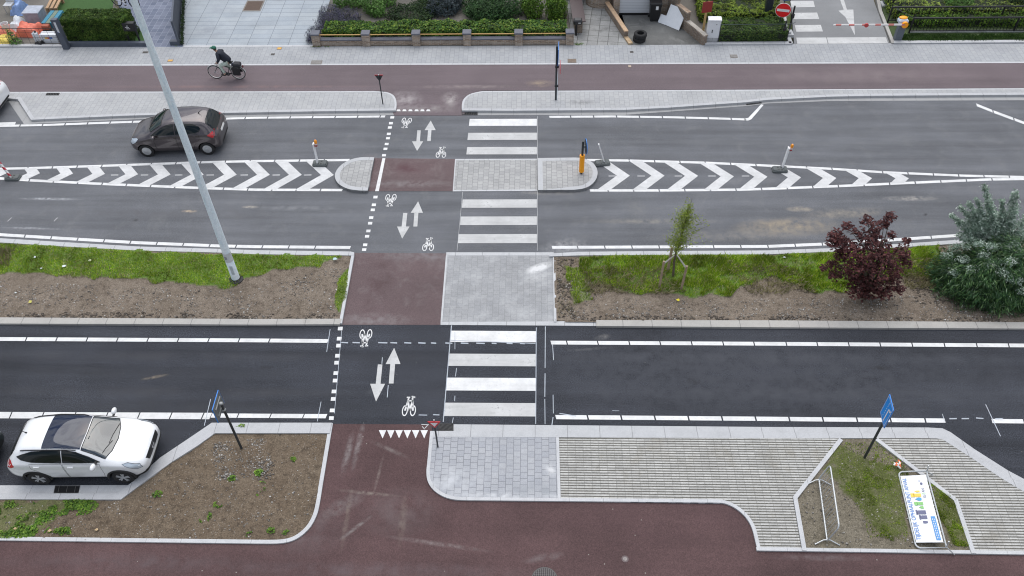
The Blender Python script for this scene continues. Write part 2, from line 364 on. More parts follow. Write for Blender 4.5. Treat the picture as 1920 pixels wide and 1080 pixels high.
def permeable():
    t = NT('permeable_pavers'); s = t.sep()
    fy = t.math('FRACT', t.math('DIVIDE', t.math('ADD', s[1], 50), .0865))
    row = t.math('FLOOR', t.math('DIVIDE', t.math('ADD', s[1], 50), .0865))
    gap = t.math('LESS_THAN', fy, t.mr(t.noise(6, 3, .7), .3, .7, .37, .45))
    fx = t.math('FRACT', t.math('DIVIDE', t.math('ADD', s[0], 50), .235)); joint = t.math('LESS_THAN', fx, .055)
    n = t.noise(1.2, 5, .7); n2 = t.noise(18, 3, .7)
    c = t.mix(1.0, (.46, .455, .435), t.gray(t.math('MULTIPLY', t.mr(n, .25, .75, .82, 1.12), t.mr(n2, .3, .7, .88, 1.12))), 'MULTIPLY')
    wn = t.n.new('ShaderNodeTexWhiteNoise'); wn.noise_dimensions = '2D'; t.l.new(t.comb(t.math('FLOOR', t.math('DIVIDE', t.math('ADD', s[0], 50), .235)), row), wn.inputs[0])
    c = t.mix(1.0, c, t.gray(t.mr(wn.outputs[0], 0, 1, .86, 1.10)), 'MULTIPLY')
    c = t.mix(t.mr(t.noise(.9, 6, .75), .54, .74, 0, .55), c, (.25, .215, .15))
    c = t.mix(t.math('MULTIPLY', joint, .6), c, (.15, .15, .14))
    g = t.mix(1.0, (.125, .12, .105), t.gray(t.mr(n2, .3, .7, .6, 1.4)), 'MULTIPLY')
    c = t.mix(gap, c, g)
    t.bump(t.math('SUBTRACT', 1.0, gap), .6, .02)
    return t.done(c, .9, .2)
PERM = permeable()

# ------------------------------------------------------------------ the setting: ground, roads, pavements
def ground_mat():
    t = NT('open_ground'); a = t.noise(.25, 6, .7); f = t.noise(9, 4, .7)
    c = t.mix(t.mr(a, .4, .6), (.06, .085, .03), (.16, .14, .11))
    return t.done(t.mix(1.0, c, t.gray(t.mr(f, .3, .7, .7, 1.3)), 'MULTIPLY'), .95, .1)
struct('ground', MB().sheet([(-700, -300), (700, -300), (700, 900), (-700, 900)], -.06), ground_mat())
main_road = struct('main_road', MB().sheet(PL([(-700, 178), (2620, 160), (2620, 500), (-700, 480)]), 0), A_OLD, label='worn grey asphalt carriageway with hatched median')
new_road = struct('resurfaced_road', MB().sheet(PL([(-700, 585), (2620, 600), (2620, 1040), (1700, 980), (-700, 970)]), .0), A_NEW, label='fresh dark asphalt carriageway with bright edge lines')

def slab(name, pts, z, m, z0=-.04, ms=None): return struct(name, MB().prism(PL(pts, z), z0, z), m)
slab('cycle_path', [(-700, 125), (0, 123.5), (960, 120.5), (1920, 117.5), (2620, 115), (2620, 162), (1920, 165), (960, 169.5), (0, 172), (-700, 174)], .10, RED_OLD)
mb = MB(); a = [P(720, 169.5, .0985), P(905, 169.2, .0985), P(868, 216.5, .010), P(739, 216.5, .010)]
mb.add(a+[Vector((q.x, q.y, -.04)) for q in a], [(0, 3, 2, 1), (3, 7, 6, 2)]); struct('cycle_ramp', mb, RED_OLD)
slab('pavement', [(-700, 88), (0, 87), (600, 86.5), (1080, 84.5), (1440, 82.5), (1920, 78.5), (2620, 75), (2620, 114), (1920, 116.5), (960, 119.5), (0, 122.5), (-700, 124)], .104, PAVE_TOP)
struct('edging', MB().band(PL([(-700, 122.5), (0, 121.3), (960, 118.4), (1920, 115.6), (2620, 113)], .108), PL([(-700, 125), (0, 123.8), (960, 120.9), (1920, 118), (2620, 115.5)], .108), -.04, .108), EDGING)

# raised verges either side of the cycle ramp
vl_curve = smoothline([(700, 170.6), (724, 172.5), (737, 178), (742.5, 187), (743.5, 197), (742, 207)], 6)
vl_front = [(742, 207), (600, 208.5), (400, 212), (230, 217), (58, 224.5), (33, 186), (9, 183.5), (-60, 184), (-90, 225)]
slab('verge', [(-700, 174), (0, 172.3)]+vl_curve+vl_front+[(-700, 250)], .104, PAVE_VERGE)
vr_curve = smoothline([(866, 207), (866, 196), (870, 185), (882, 176), (905, 170.6)], 6)
vr_front = [(2620, 174), (1920, 177.5), (1640, 179.5), (1560, 181), (1440, 187), (1400, 191.5), (1250, 202), (1170, 206), (960, 207.5), (866, 207)]
slab('verge', vr_front+vr_curve+[(1920, 165.3), (2620, 162)], .104, PAVE_VERGE)
def edgeband(name, px, z, w, m, side=1, z0=-.04):
    A = PL(px, z); struct(name, MB().band(A, offset(A, w*side), z0, z), m)
edgeband('kerb', vl_front, .110, .16, KERB_DIAG, -1)
edgeband('kerb', vr_front, .110, .16, KERB_DIAG, -1)
edgeband('edging', [(0, 172.3)]+vl_curve, .109, .09, EDGING, -1)
edgeband('edging', vr_curve+[(1920, 165.3), (2620, 162)], .109, .09, EDGING, -1)
struct('gutter', MB().band(PL([(16, 190), (45, 233), (270, 223.3), (520, 217.7), (741, 215.6)]), PL([(36, 187), (60, 222), (270, 213), (520, 207), (741, 205)]), -.04, .006), GUTTER)
struct('gutter', MB().band(PL([(867, 216), (1170, 215.6), (1400, 199), (1440, 194), (1560, 189.5), (1920, 188), (2620, 186)]), PL([(867, 204), (1170, 203), (1400, 189), (1440, 184), (1560, 178), (1920, 175), (2620, 172)]), -.04, .006), GUTTER)

# median: two raised islands, flush paved and red crossing strips
struct('cycle_crossing', MB().sheet(PL([(700, 296.5), (854, 298), (850, 358.5), (687, 358.5)], .008), .008), RED_MID)
struct('refuge', MB().sheet(PL([(854, 298), (1007, 297.5), (1008, 357.5), (849.5, 358.5)], .010), .010), PAVE_ISLE)
struct('edging', MB().band(PL([(1006, 299.8), (855, 300.3), (851, 356), (1006, 355)], .014), PL([(1007, 297.5), (853.3, 298), (848.8, 358.7), (1008, 357.7)], .014), -.02, .014), EDGING)
isl_l = [(701.7, 295)]+smoothline([(690, 294.8), (676, 295.2), (660, 298.5), (645, 305.5), (633.5, 316), (628, 328), (631, 340), (641, 349), (656, 355), (674, 357.3)], 4)+[(689.3, 357.5)]
isl_r = [(1009, 356.5)]+[(1008, 296.5)]+smoothline([(1078, 295.5), (1094, 297), (1108, 303), (1117, 312), (1120.5, 324), (1117, 337), (1107, 347.5), (1094, 353.5), (1076, 356)], 4)
for px in (isl_l, isl_r):
    A = PL(px, .12); slab('traffic_island', px, .12, PAVE_ISLE)
    ar = sum(A[i][0]*A[(i+1) % len(A)][1]-A[(i+1) % len(A)][0]*A[i][1] for i in range(len(A)))
    B = offset(A, .2 if ar > 0 else -.2); struct('kerb', MB().band(A+A[:1], B+B[:1], -.04, .127), KERB_DIAG)

# wide verge crossing
struct('cycle_crossing', MB().sheet(PL([(664, 474), (837, 475), (826, 609), (640, 609)], .008), .008), RED_MID)
struct('pedestrian_crossing', MB().sheet(PL([(837, 473.5), (1038, 473.5), (1042, 609), (826, 609)], .010), .010), PAVE_CROSS)
struct('edging', MB().band(PL([(837, 473), (1038, 473)], .014), PL([(836.5, 479), (1038, 479)], .014), -.02, .014), KERB_NEW)
struct('edging', MB().band(PL([(836, 479), (826, 603)], .014), PL([(839, 479), (829.5, 603)], .014), -.02, .014), EDGING)
struct('kerb', MB().band(PL([(826, 603.5), (1042, 602.5), (1118, 600)], .018), PL([(826, 609), (1042, 610.3), (1118, 611)], .018), -.02, .018), KERB_NEW)
# verge kerbs
KZ = .09
kTL_A = [(-700, 412), (0, 446.5), (112, 453.5), (257, 462), (410, 466.5), (480, 469), (657, 471.5), (664, 473)]
kTL_B = [(-700, 420), (0, 454.5), (112, 461.5), (257, 469.5), (410, 473.5), (480, 476.5), (655, 478.8), (664, 479)]
struct('kerb', MB().band(PL(kTL_A, KZ), PL(kTL_B, KZ), -.04, KZ), KERB_NEW)
kBL_A = [(-700, 590), (0, 595), (480, 598), (641, 597.5)]; kBL_B = [(-700, 600), (0, 606.5), (480, 608.5), (637, 607.8)]
struct('kerb', MB().band(PL(kBL_A, KZ), PL(kBL_B, KZ), -.04, KZ), KERB_OLD)
struct('edging', MB().band(PL([(658.5, 479), (635.5, 606)], .085), PL([(664, 479), (641, 606)], .085), -.04, .085), EDGING)
kTR_A = [(1030, 475.3), (1085, 472), (1200, 471), (1440, 469.5), (1565, 465), (1705, 456), (1790, 450), (1920, 440.5), (2620, 385)]
kTR_B = [(1030, 480.5), (1085, 478.8), (1200, 478), (1440, 476.7), (1565, 471.5), (1705, 462.5), (1790, 457), (1920, 447.5), (2620, 392)]
struct('kerb', MB().band(PL(kTR_A, KZ), PL(kTR_B, KZ), -.04, KZ), KERB_NEW)
kBR_A = [(1118, 600), (1440, 600.5), (1920, 604), (2620, 609)]; kBR_B = [(1118, 611), (1440, 613.5), (1920, 616), (2620, 621)]
struct('kerb', MB().band(PL(kBR_A, KZ), PL(kBR_B, KZ), -.04, KZ), KERB_OLD)
struct('edging', MB().band(PL([(1036.5, 480), (1038.5, 603)], .05), PL([(1041, 480), (1043.5, 603)], .05), -.04, .05), EDGING)

# lower side: parking bay kerb, planter, tiles, permeable paving, wide red path
struct('cycle_path', MB().sheet(PL([(-700, 975), (560, 970), (600, 794.5), (810, 796), (808, 900), (1000, 930), (1400, 935), (1460, 1000), (2620, 1030), (2620, 1215), (-700, 1175)], .012), .012), RED_NEW)
struct('pavement', MB().prism(PL([(-700, 1173), (2620, 1213), (2620, 1500), (-700, 1500)], .03), -.04, .03), PAVE_TOP)
struct('gutter', MB().band(PL([(-700, 909), (0, 910), (240, 909.5)], .006), PL([(-700, 926), (0, 926), (228, 926)], .006), -.04, .006), EDGING)
ko = [(-700, 924), (0, 925), (221, 925), (262, 892), (300, 858), (370, 811), (397, 792.5), (622, 792.5)]
ki = [(-700, 935), (0, 936), (226, 936.5), (268, 905), (322, 866), (371, 835), (403, 812), (618, 812)]
struct('kerb', MB().band(PL(ko, .09), PL(ki, .09), -.04, .09), KERB_DIAG)
so = [(624, 793), (605.5, 905)]+smoothline([(600, 940), (594, 965), (580, 990), (556, 1010), (527, 1018.3), (480, 1019)], 5)+[(0, 1013), (-700, 1008)]
si = offset(PL(so, .06), -.115)
struct('edging', MB().band(PL(so, .06), si, -.04, .06), EDGING)
ro = [(850, 795.5), (1440, 800.5), (1740, 801.5), (1767, 803), (1782, 810), (1827, 842), (1890, 882), (1920, 898), (2110, 1005)]
ri = [(850, 808), (1440, 811), (1735, 811.5), (1762, 812.5), (1776, 818), (1824, 850), (1882, 888), (1920, 910), (2110, 1022)]
rj = [(850, 819), (1440, 821.5), (1735, 821.5), (1757, 822), (1768, 824), (1821, 858), (1875, 895), (1920, 922), (2110, 1040)]
struct('gutter', MB().band(PL(ro, .016), PL(ri, .016), -.04, .016), KERB_DIAG)
struct('kerb', MB().band(PL([(808, 808)]+ri, .0635), PL([(806, 819)]+rj, .0635), -.04, .0635), KERB_DIAG)
to1 = smoothline([(806.5, 808), (801.5, 862), (799.5, 885), (802, 902), (812, 917.5), (830, 930), (855, 936.8), (900, 938)], 5)+[(960, 938.5), (1210, 941)]+smoothline([(1320, 942), (1350, 942.5), (1367, 946.5), (1385, 957), (1400, 972), (1410, 990), (1417, 1017), (1421, 1032)], 5)
to2 = [(1419, 1032), (1665, 1035.5), (1920, 1039.5), (2620, 1052)]
for px, zz in ((to1, .066), (to2, .0685)):
    A = PL(px, zz); struct('edging', MB().band(A, offset(A, .10), -.04, zz), EDGING)
slab('tiled_area', [(1046, 820), (806, 818)]+to1[6:46]+[(1046, 939)], .058, PAVE_TILE)
slab('permeable_paving', [(1046, 820.5), (1574, 822), (1486, 932), (1503, 1033)]+to1[::-1][:43]+[(1046, 939.3)], .0584, PERM)
slab('permeable_paving', [(1646, 822)]+rj[2:]+[(2300, 1047), (1829, 1038), (1796, 937)], .0584, PERM)
struct('edging', MB().band(PL([(1042.5, 820), (1046, 938)], .063), PL([(1048, 820), (1051.5, 939)], .063), -.04, .063), EDGING)
hl = [(1574, 821), (1487, 931), (1504.5, 1032)]; hr = [(1646, 821), (1796, 936), (1830, 1037)]
for px, s in ((hl, 1), (hr, -1)):
    A = PL(px, .09+.003*s); struct('edging', MB().band(A, offset(A, .12*s), -.04, .09+.003*s), EDGING)

# ------------------------------------------------------------------ soil beds (displaced sheets, turf as a vertex mask)
def soil(name, px, z, m, turf=(), cell=.07, amp=.035, soft=.25, hump=0.0):
    pts = PL(px, z); tp = [(PL(t, z), k) for t, k in turf]
    xs = [p[0] for p in pts]; ys = [p[1] for p in pts]; x0, y0 = min(xs), min(ys)
    nx = int((max(xs)-x0)/cell)+2; ny = int((max(ys)-y0)/cell)+2; idx = {}; v = []; tf = []
    def vert(i, j):
        if (i, j) not in idx:
            x, y = x0+i*cell, y0+j*cell; q = Vector((x, y, 0))
            h = amp*(noise.noise(q*1.1)*.7+noise.noise(q*3.7)*.5+noise.noise(q*9)*.35)
            w = 0
            for t, k in tp:
                d = Vector((noise.noise(q*1.7)*.35, noise.noise(q*1.7+Vector((9, 3, 0)))*.35))
                if inpoly(x+d.x*soft*2, y+d.y*soft*2, t): w = max(w, k)
            idx[i, j] = len(v); v.append((x, y, z+h+w*.03)); tf.append(w)
        return idx[i, j]
    f = []
    for i in range(nx):
        for j in range(ny):
            if inpoly(x0+(i+.5)*cell, y0+(j+.5)*cell, pts): f.append((vert(i, j), vert(i+1, j), vert(i+1, j+1), vert(i, j+1)))
    mb = MB(); mb.v = v; mb.f = f; mb.mi = [0]*len(f); o = struct(name, mb, m, smooth=170)
    a = o.data.attributes.new('turf', 'FLOAT', 'POINT'); a.data.foreach_set('value', tf)
    return o
turfL = [(-260, 424), (0, 455), (112, 462), (257, 470), (410, 474.5), (480, 477.5), (630, 480), (640, 483), (600, 497), (520, 506), (445, 528), (420, 542), (380, 536), (300, 528), (250, 522), (150, 519), (60, 512), (-260, 508)]
turfL2 = [(635, 520), (655, 500), (650, 560), (636, 592), (628, 570)]
turfR1 = [(1085, 480), (1140, 479.5), (1440, 478), (1560, 473.5), (1700, 464), (1765, 459), (1765, 520), (1700, 520), (1600, 540), (1540, 552), (1490, 535), (1440, 520), (1400, 535), (1370, 552), (1300, 556), (1240, 548), (1180, 552), (1120, 530), (1090, 510)]
turfR2 = [(1060, 500), (1110, 500), (1110, 560), (1075, 570)]
soil('soil_bed', [(-260, 428)]+[(x, y-4) for x, y in kTL_B[1:6]]+[(661.5, 476), (638.5, 600), (480, 603.5), (0, 601), (-260, 598)], .06, SOIL, [(turfL, 1), (turfL2, .8)])
soil('soil_bed', [(1038.5, 478), (1085, 475.5), (1200, 474.5), (1440, 473), (1565, 468), (1705, 459), (1790, 453.5), (1920, 444), (2200, 424), (2200, 612), (1920, 610), (1440, 607), (1118, 605), (1041, 601)], .05, SOIL, [(turfR1, 1), (turfR2, .6)])
soil('soil_bed', [(-260, 931), (0, 931), (224, 931), (265, 899), (311, 862), (371, 823), (400, 803), (619, 803), (601, 905), (590, 963), (577, 987), (553, 1007), (526, 1015), (480, 1015), (0, 1010), (-260, 1008)], .045, SOIL_DARK, [([(-100, 938), (180, 936), (120, 960), (60, 1003), (-100, 1003)], .35)], amp=.04)
soil('soil_bed', [(1572, 819), (1648, 819), (1800, 938), (1830, 1035), (1503, 1033), (1485, 931)], .034, SOIL_MOSS, [([(1560, 830), (1600, 850), (1690, 880), (1700, 1000), (1650, 1000), (1600, 940), (1560, 900), (1540, 880)], .9), ([(1740, 900), (1790, 930), (1815, 1020), (1780, 1020)], .9)], amp=.018)

# ------------------------------------------------------------------ road markings (children of the road they are painted on)
def mark(name, parent, polys, z=.006, m=PAINT, label=None):
    mb = MB()
    for px in polys: mb.sheet(PL(px, z), z)
    return struct(name, mb, m, parent=parent, label=label)
def lineband(px, th, breaks=(), gap=2.3, skew=-2.0):
    "a marked line cut at its expansion gaps: pixel polyline, thickness in px"
    def yat(x):
        for (a, b), (c, d) in zip(px, px[1:]):
            if a <= x <= c: return lerp(b, d, (x-a)/(c-a))
        return px[-1][1]
    cuts = [px[0][0]]+[b for b in breaks if px[0][0] < b < px[-1][0]]+[px[-1][0]]; out = []
    for i, (a, b) in enumerate(zip(cuts, cuts[1:])):
        a2 = a+(gap/2 if i else 0); b2 = b-(gap/2 if i < len(cuts)-2 else 0)
        xs = [a2]+[p[0] for p in px if a2 < p[0] < b2]+[b2]; t = th if not callable(th) else None
        sk = .22*(t or th(x))*(1 if (a+b)/2 < 1015 else -.6)
        up = [(x+sk, yat(x)-(t or th(x))/2) for x in xs]; dn = [(x-sk, yat(x)+(t or th(x))/2) for x in xs]
        out.append(up+dn[::-1])
    return out
def rng(a, b, s): return [a+s*i for i in range(int((b-a)/s)+1)]
mark('edge_line', main_road, lineband([(-700, 262), (15, 235.8), (94, 234), (180, 230.7), (262, 228), (425, 222.3), (480, 220.7), (722, 218.3)], 3.8, rng(-300, 720, 42.2)))
mark('edge_line', main_road, lineband([(-100, 235), (0, 232), (29, 231)], 5))
mark('edge_line', main_road, lineband([(1030, 219), (1150, 218.3), (1267, 220), (1360, 222.5), (1398, 224)], 3.8, rng(1070, 1390, 43)))
mark('edge_line', main_road, [[(1396, 222), (1403, 221), (1427, 195.5), (1432, 196.5), (1409, 223.5), (1403, 226), (1396, 226)]])
mark('edge_line', main_road, lineband([(1831, 196.5), (1862, 209), (1900, 223), (1920, 230.5), (2100, 300)], 5.4, (1862, 1901, 1941)))
mark('edge_line', main_road, lineband([(-700, 390), (0, 440), (112, 446.6), (257, 455), (410, 461), (480, 462.5), (657, 464)], 5.4, rng(-300, 640, 49.5)))
mark('edge_line', main_road, lineband([(1035, 463.8), (1440, 462), (1547, 457.5), (1655, 451), (1802, 441), (1920, 432), (2620, 376)], 5.4, rng(1083, 2500, 51)))
# hatched median
def hatch(top, bot, tips, brT, brB, th=4.2):
    mark('median_line', main_road, lineband(top, th, brT)); mark('median_line', main_road, lineband(bot, th+.3, brB), .0056)
    W = lambda pts: PL(pts, .0)
    tw, bw = W(top), W(bot)
    t0 = Vector(P2(566, 328)); ua = (Vector(P2(539, 302.5))-t0).normalized(); ub = (Vector(P2(522.5, 352.5))-t0).normalized()
    wid = Vector(P2(542, 328))-t0
    def hit(p, d, poly, lim=6):
        best = None
        for a, b in zip(poly, poly[1:]):
            a = Vector(a); e = Vector(b)-a; den = d.x*e.y-d.y*e.x
            if abs(den) < 1e-9: continue
            q = a-p; t = (q.x*e.y-q.y*e.x)/den; u = (q.x*d.y-q.y*d.x)/den
            if -.001 <= u <= 1.001 and 0 < t < lim: best = t if best is None else min(best, t)
        return p+d*best if best else None
    mb = MB()
    for x, y in tips:
        t = Vector(P2(x, y)); i = t+wid; c = [hit(t, ua, tw), hit(i, ua, tw), hit(i, ub, bw), hit(t, ub, bw)]
        if None in c: continue
        mb.sheet([t, c[0], c[1], i], .0065); mb.sheet([t, i, c[2], c[3]], .0065)
    struct('chevron_hatching', mb, PAINT_H, parent=main_road)
PAINT_H = paint('road_paint_hatch', (.62, .62, .62), .6, 10)
hatch([(-300, 323), (0, 316.5), (52, 315.3), (192, 311), (375, 304.3), (480, 302), (655, 300)], [(-300, 322), (0, 334.5), (55, 338), (190, 344.7), (372, 352.3), (480, 355.7), (642, 356.3)],
      [(14, 324.3), (75, 325), (137, 325.6), (197, 326.2), (259, 326.9), (320, 327.3), (382, 327.6), (444, 327.8), (506, 327.9), (566, 328), (626, 328.3)], rng(52, 640, 46.3), rng(55, 640, 45.5))
hatch([(1101, 300), (1180, 301), (1322, 305), (1440, 310.5), (1560, 316.5), (1657, 323), (1805, 329.3), (1920, 332)], [(1106, 357), (1235, 357), (1380, 355.7), (1440, 354), (1570, 349), (1712, 342.5), (1857, 336.3), (1920, 335.5)],
      [(1181, 329.5), (1246, 329.6), (1309, 330), (1376, 331), (1439, 331.6), (1502, 332.8), (1568, 334), (1635, 334.3), (1704, 334.6)], rng(1180, 1900, 47.5), rng(1140, 1900, 48))
mark('median_line', main_road, lineband([(1921, 333.5), (2620, 333)], 8, rng(1950, 2600, 48)), .0068)
mark('centre_dash', main_road, [[(x, 327.3), (x+14, 327.1), (x+14, 328.9), (x, 329.1)] for x in [208, 264, 328, 387, 451, 511, 570]]+[[(x, 329.2), (x+14, 329.2), (x+14, 330.8), (x, 330.8)] for x in [1141, 1195, 1265, 1328, 1391]], .0062, PAINT_OLD)
# zebra crossings
for x0, y0, y1, m in ((880.7, 223, 236, PAINT), (878, 249, 262.5, PAINT_W), (876, 275.7, 289.5, PAINT_W), (867.5, 374, 389.5, PAINT_W), (864, 406, 422, PAINT_W), (860, 439, 456, PAINT_W)):
    mark('zebra_stripe', main_road, [[(x0, y0), (1006.7, y0-.3), (1006.5, y1-.2), (x0-1.6, y1)]], m=m)
for x0, y0, y1, m in ((846, 620, 641, PAINT), (842.5, 663, 686, PAINT_W), (837.8, 708, 732, PAINT), (833.3, 755, 780, PAINT_W)):
    mark('zebra_stripe', new_road, [[(x0, y0), (1005.5, y0+.8), (1005, y1+.8), (x0-2, y1)]], m=m)
# cycle crossing dashes
mark('dashed_line', main_road, [[(x-3.2, y-2.2), (x+4, y-2.2), (x+3.2, y+2.2), (x-4, y+2.2)] for x, y in ((735.5, 220), (733, 231), (731, 239), (729, 251), (727.5, 259), (725, 270), (722.7, 279), (720, 291))])
mark('crossing_line', main_road, [[(717, 296.5), (722.6, 296.5), (710.2, 358.5), (703.4, 358.5)]], .0125)
mark('dashed_line', main_road, [[(x-3.5, y-2.5), (x+4.3, y-2.5), (x+3.5, y+2.5), (x-4.3, y+2.5)] for x, y in ((704, 369.5), (701, 384), (699, 393.5), (696, 408), (694, 418.5), (690.7, 433), (688.3, 443), (684.7, 459), (682.8, 468))])
mark('dashed_line', new_road, [[(x-4, y-3.4), (x+4.8, y-3.4), (x+4, y+3.4), (x-4.8, y+3.4)] for x, y in ((638, 616), (636, 635), (634.8, 648), (633, 667), (631.3, 680), (629.8, 699.5), (628.5, 713.5), (626.3, 734), (624.8, 748), (622.8, 769.5), (621.3, 784))])
# arrows
def arrow(parent, tip, hl, hr, sl, sr, bl, br): mark('direction_arrow', parent, [[tip, hr, sr, br, bl, sl, hl]], m=PAINT_W)
arrow(main_road, (807.5, 226), (796, 244), (817, 244), (802.5, 244), (809, 244), (801, 264.5), (807.5, 264.5))
arrow(main_road, (782, 283), (772.5, 265), (793.5, 265), (780.7, 265), (787.3, 265), (782.5, 244.3), (788.9, 244.3))
arrow(main_road, (784, 377.5), (770, 399), (793, 399), (777, 399), (784.5, 399), (775, 424.7), (782.5, 424.7))
arrow(main_road, (754, 447.5), (744.5, 424.7), (768, 424.7), (753, 424.7), (761, 424.7), (756, 399.3), (763.8, 399.3))
arrow(new_road, (739, 652), (723, 682.6), (751, 682.6), (731.8, 682.6), (740.8, 682.6), (729, 719), (737.8, 719))
arrow(new_road, (705, 753), (694, 719.6), (722, 719.6), (704.5, 719.6), (713.5, 719.6), (708.5, 683.3), (717, 683.3))
# bicycle symbols: drawn in a unit box, then laid on the road between two surveyed ends
def bicycle_symbol(parent, bot, top, wpx):
    a = Vector(P2(*bot)); b = Vector(P2(*top)); up = (b-a); H = up.length; up.normalize()
    q = Vector(P2((bot[0]+top[0])/2+wpx/2, (bot[1]+top[1])/2)); q2 = Vector(P2((bot[0]+top[0])/2-wpx/2, (bot[1]+top[1])/2)); W = (q-q2).length
    rt = Vector((up.y, -up.x)); mb = MB(); Z = .0066
    def W2(u, v): r = a+rt*(u*W)+up*(v*H); return Vector((r.x, r.y, Z))
    def seg(p, q, t):
        d = Vector(((q[0]-p[0])*W, (q[1]-p[1])*H)); d.normalize(); n = Vector((-d.y, d.x))*t/2
        c = [(p, n), (q, n), (q, -n), (p, -n)]
        mb.add([a3+(rt*o.x+up*o.y).to_3d() for a3, o in ((W2(*pp), oo) for pp, oo in c)], [(3, 2, 1, 0)])
    for cx in (-.29, .29):
        n = 20; vs = []
        for k in range(n):
            t = 2*pi*k/n
            for s in (1, .66): vs.append(W2(cx+.21*s*cos(t), .27+.27*(s if s == 1 else .78)*sin(t)))
        mb.add(vs, [(2*k, 2*k+1, (2*k+3) % (2*n), (2*k+2) % (2*n)) for k in range(n)])
    t = .052
    for p, q in (((-.29, .27), (-.14, .78)), ((-.13, .72), (.05, .24)), ((-.14, .76), (.17, .76)), ((.05, .24), (.18, .80)), ((.29, .27), (.16, .86)), ((-.16, .74), (-.11, .92)), ((-.27, .93), (-.02, .93)), ((.15, .84), (.19, .97)), ((.08, .98), (.30, .95)), ((.29, .97), (.29, .90))): seg(p, q, t)
    struct('bicycle_symbol', mb, PAINT, parent=parent)
bicycle_symbol(main_road, (764, 221), (759, 240.5), 19); bicycle_symbol(main_road, (826, 296), (829, 275.3), 19.5)
bicycle_symbol(main_road, (734, 364), (730.5, 387.8), 21); bicycle_symbol(main_road, (802, 471), (804.5, 445.7), 22)
bicycle_symbol(new_road, (687, 617.5), (683.5, 651), 24); bicycle_symbol(new_road, (765.5, 780.5), (770, 742.7), 26)
# shark teeth
mark('give_way_triangles', main_road, [[(x-4.3, 208.5), (x+4.3, 208.5), (x, 201)] for x in (747.2, 758.3, 769.5, 781, 792, 803)], .031)
mark('give_way_triangles', new_road, [[(x-7, 806.5), (x+7, 806.5), (x, 822)] for x in (717.3, 732.7, 748.2, 763.8, 779.3, 795.3)], .018)
mark('chalk_triangle', new_road, [[(790, 795), (804, 795.5), (804, 797), (790, 796.4)], [(792, 799), (797, 804.5), (795.5, 805), (791, 800)], [(803, 797), (797.5, 803), (796.5, 802), (801.5, 796.6)]], .0175, PAINT_OLD)
# lower road lines
mark('edge_line', new_road, lineband([(-700, 631), (0, 635.6), (480, 638.2), (615, 639.3)], 7, rng(-521, 560, 57)))
mark('edge_line', new_road, lineband([(1033, 642.3), (1440, 644.5), (1920, 647.7), (2620, 653)], 7, [1063, 1121, 1180, 1238, 1297, 1356, 1414, 1474.5, 1532.5, 1591.5, 1650.5, 1710.5, 1771, 1831.5, 1891.5, 1950, 2010, 2070]))
mark('edge_line', new_road, lineband([(-700, 776), (0, 778.3), (395, 780)], 12, rng(-700, 390, 60), 2.2))
mark('edge_line', new_road, lineband([(396.5, 779), (480, 779.6), (612, 780.3)], 8, (446, 507, 569), 2))
mark('edge_line', new_road, lineband([(1042, 782), (1440, 785.3), (1772, 788.6)], 8, (1102, 1165, 1228, 1291, 1354, 1417, 1480, 1543, 1607, 1670, 1735), 3))
mark('edge_line', new_road, lineband([(1860, 789.4), (1920, 790), (2300, 793)], 8, (1920, 1983, 2046, 2110)))
# chalked setting-out lines
ch = []
def chalk(a, b, t=1.2): d = Vector((b[0]-a[0], b[1]-a[1])); d.normalize(); n = (-d.y*t/2, d.x*t/2); ch.append([(a[0]+n[0], a[1]+n[1]), (b[0]+n[0], b[1]+n[1]), (b[0]-n[0], b[1]-n[1]), (a[0]-n[0], a[1]-n[1])])
for i, x in enumerate((640, 661, 709, 732, 758, 784, 808, 835, 864, 893, 922, 950, 975)): chalk((x, 642+.15*i), (x+RND.uniform(8, 18), 642.6+.15*i), 2.2)
chalk((846.5, 610), (831, 791), 1.6); chalk((1005.5, 614), (1004.5, 795), 1.4); chalk((1022.5, 612), (1022, 690), 1.4); chalk((1022, 700), (1021.5, 744), 1.6); chalk((1021.5, 748), (1022, 795), 1.3)
chalk((1036, 645), (1038, 675), 1.3); chalk((1037, 740), (1037.5, 775), 1.3); chalk((1037, 782), (1034.5, 799), 1.6); chalk((619, 617), (612.5, 660), 1.2); chalk((602, 753), (595, 790), 1.2); chalk((640.5, 620), (627, 775), .9)
chalk((395, 748), (383, 798), 1.3); chalk((717, 670), (716, 682), 1.4); chalk((728, 722), (726, 745), 1.4); chalk((1848, 758), (1876, 818), 1.4); chalk((1767, 776), (1771, 790), 1.2)
for x in (1780, 1803, 1830, 1866): chalk((x, 784.5+RND.uniform(-1, 1)), (x+14, 784.8), 2.2)
chalk((1148, 770), (1161, 770.3), .8); chalk((1049, 775), (1080, 780), 1.6); chalk((845, 638), (1004, 644), 1.2); chalk((785, 778), (801, 778.3), 1.6); chalk((812, 777.5), (824, 778), 1.8)
chalk((853, 622), (853, 655), 1.0); chalk((856, 690), (854, 706), 1.2); chalk((853, 742), (852.5, 752), 1.2); chalk((850, 783), (848, 793), 1.3)
mark('chalk_line', new_road, ch, .0072, CHALK)
ch = []
for a, b in (((108, 408), (101, 415)), ((22, 408), (14, 415))): chalk(a, b, .9)
chalk((867.5, 360), (857, 470), .6); chalk((1008, 218), (1007.5, 470), .6)
mark('chalk_line', main_road, ch, .0072, PAINT_OLD)

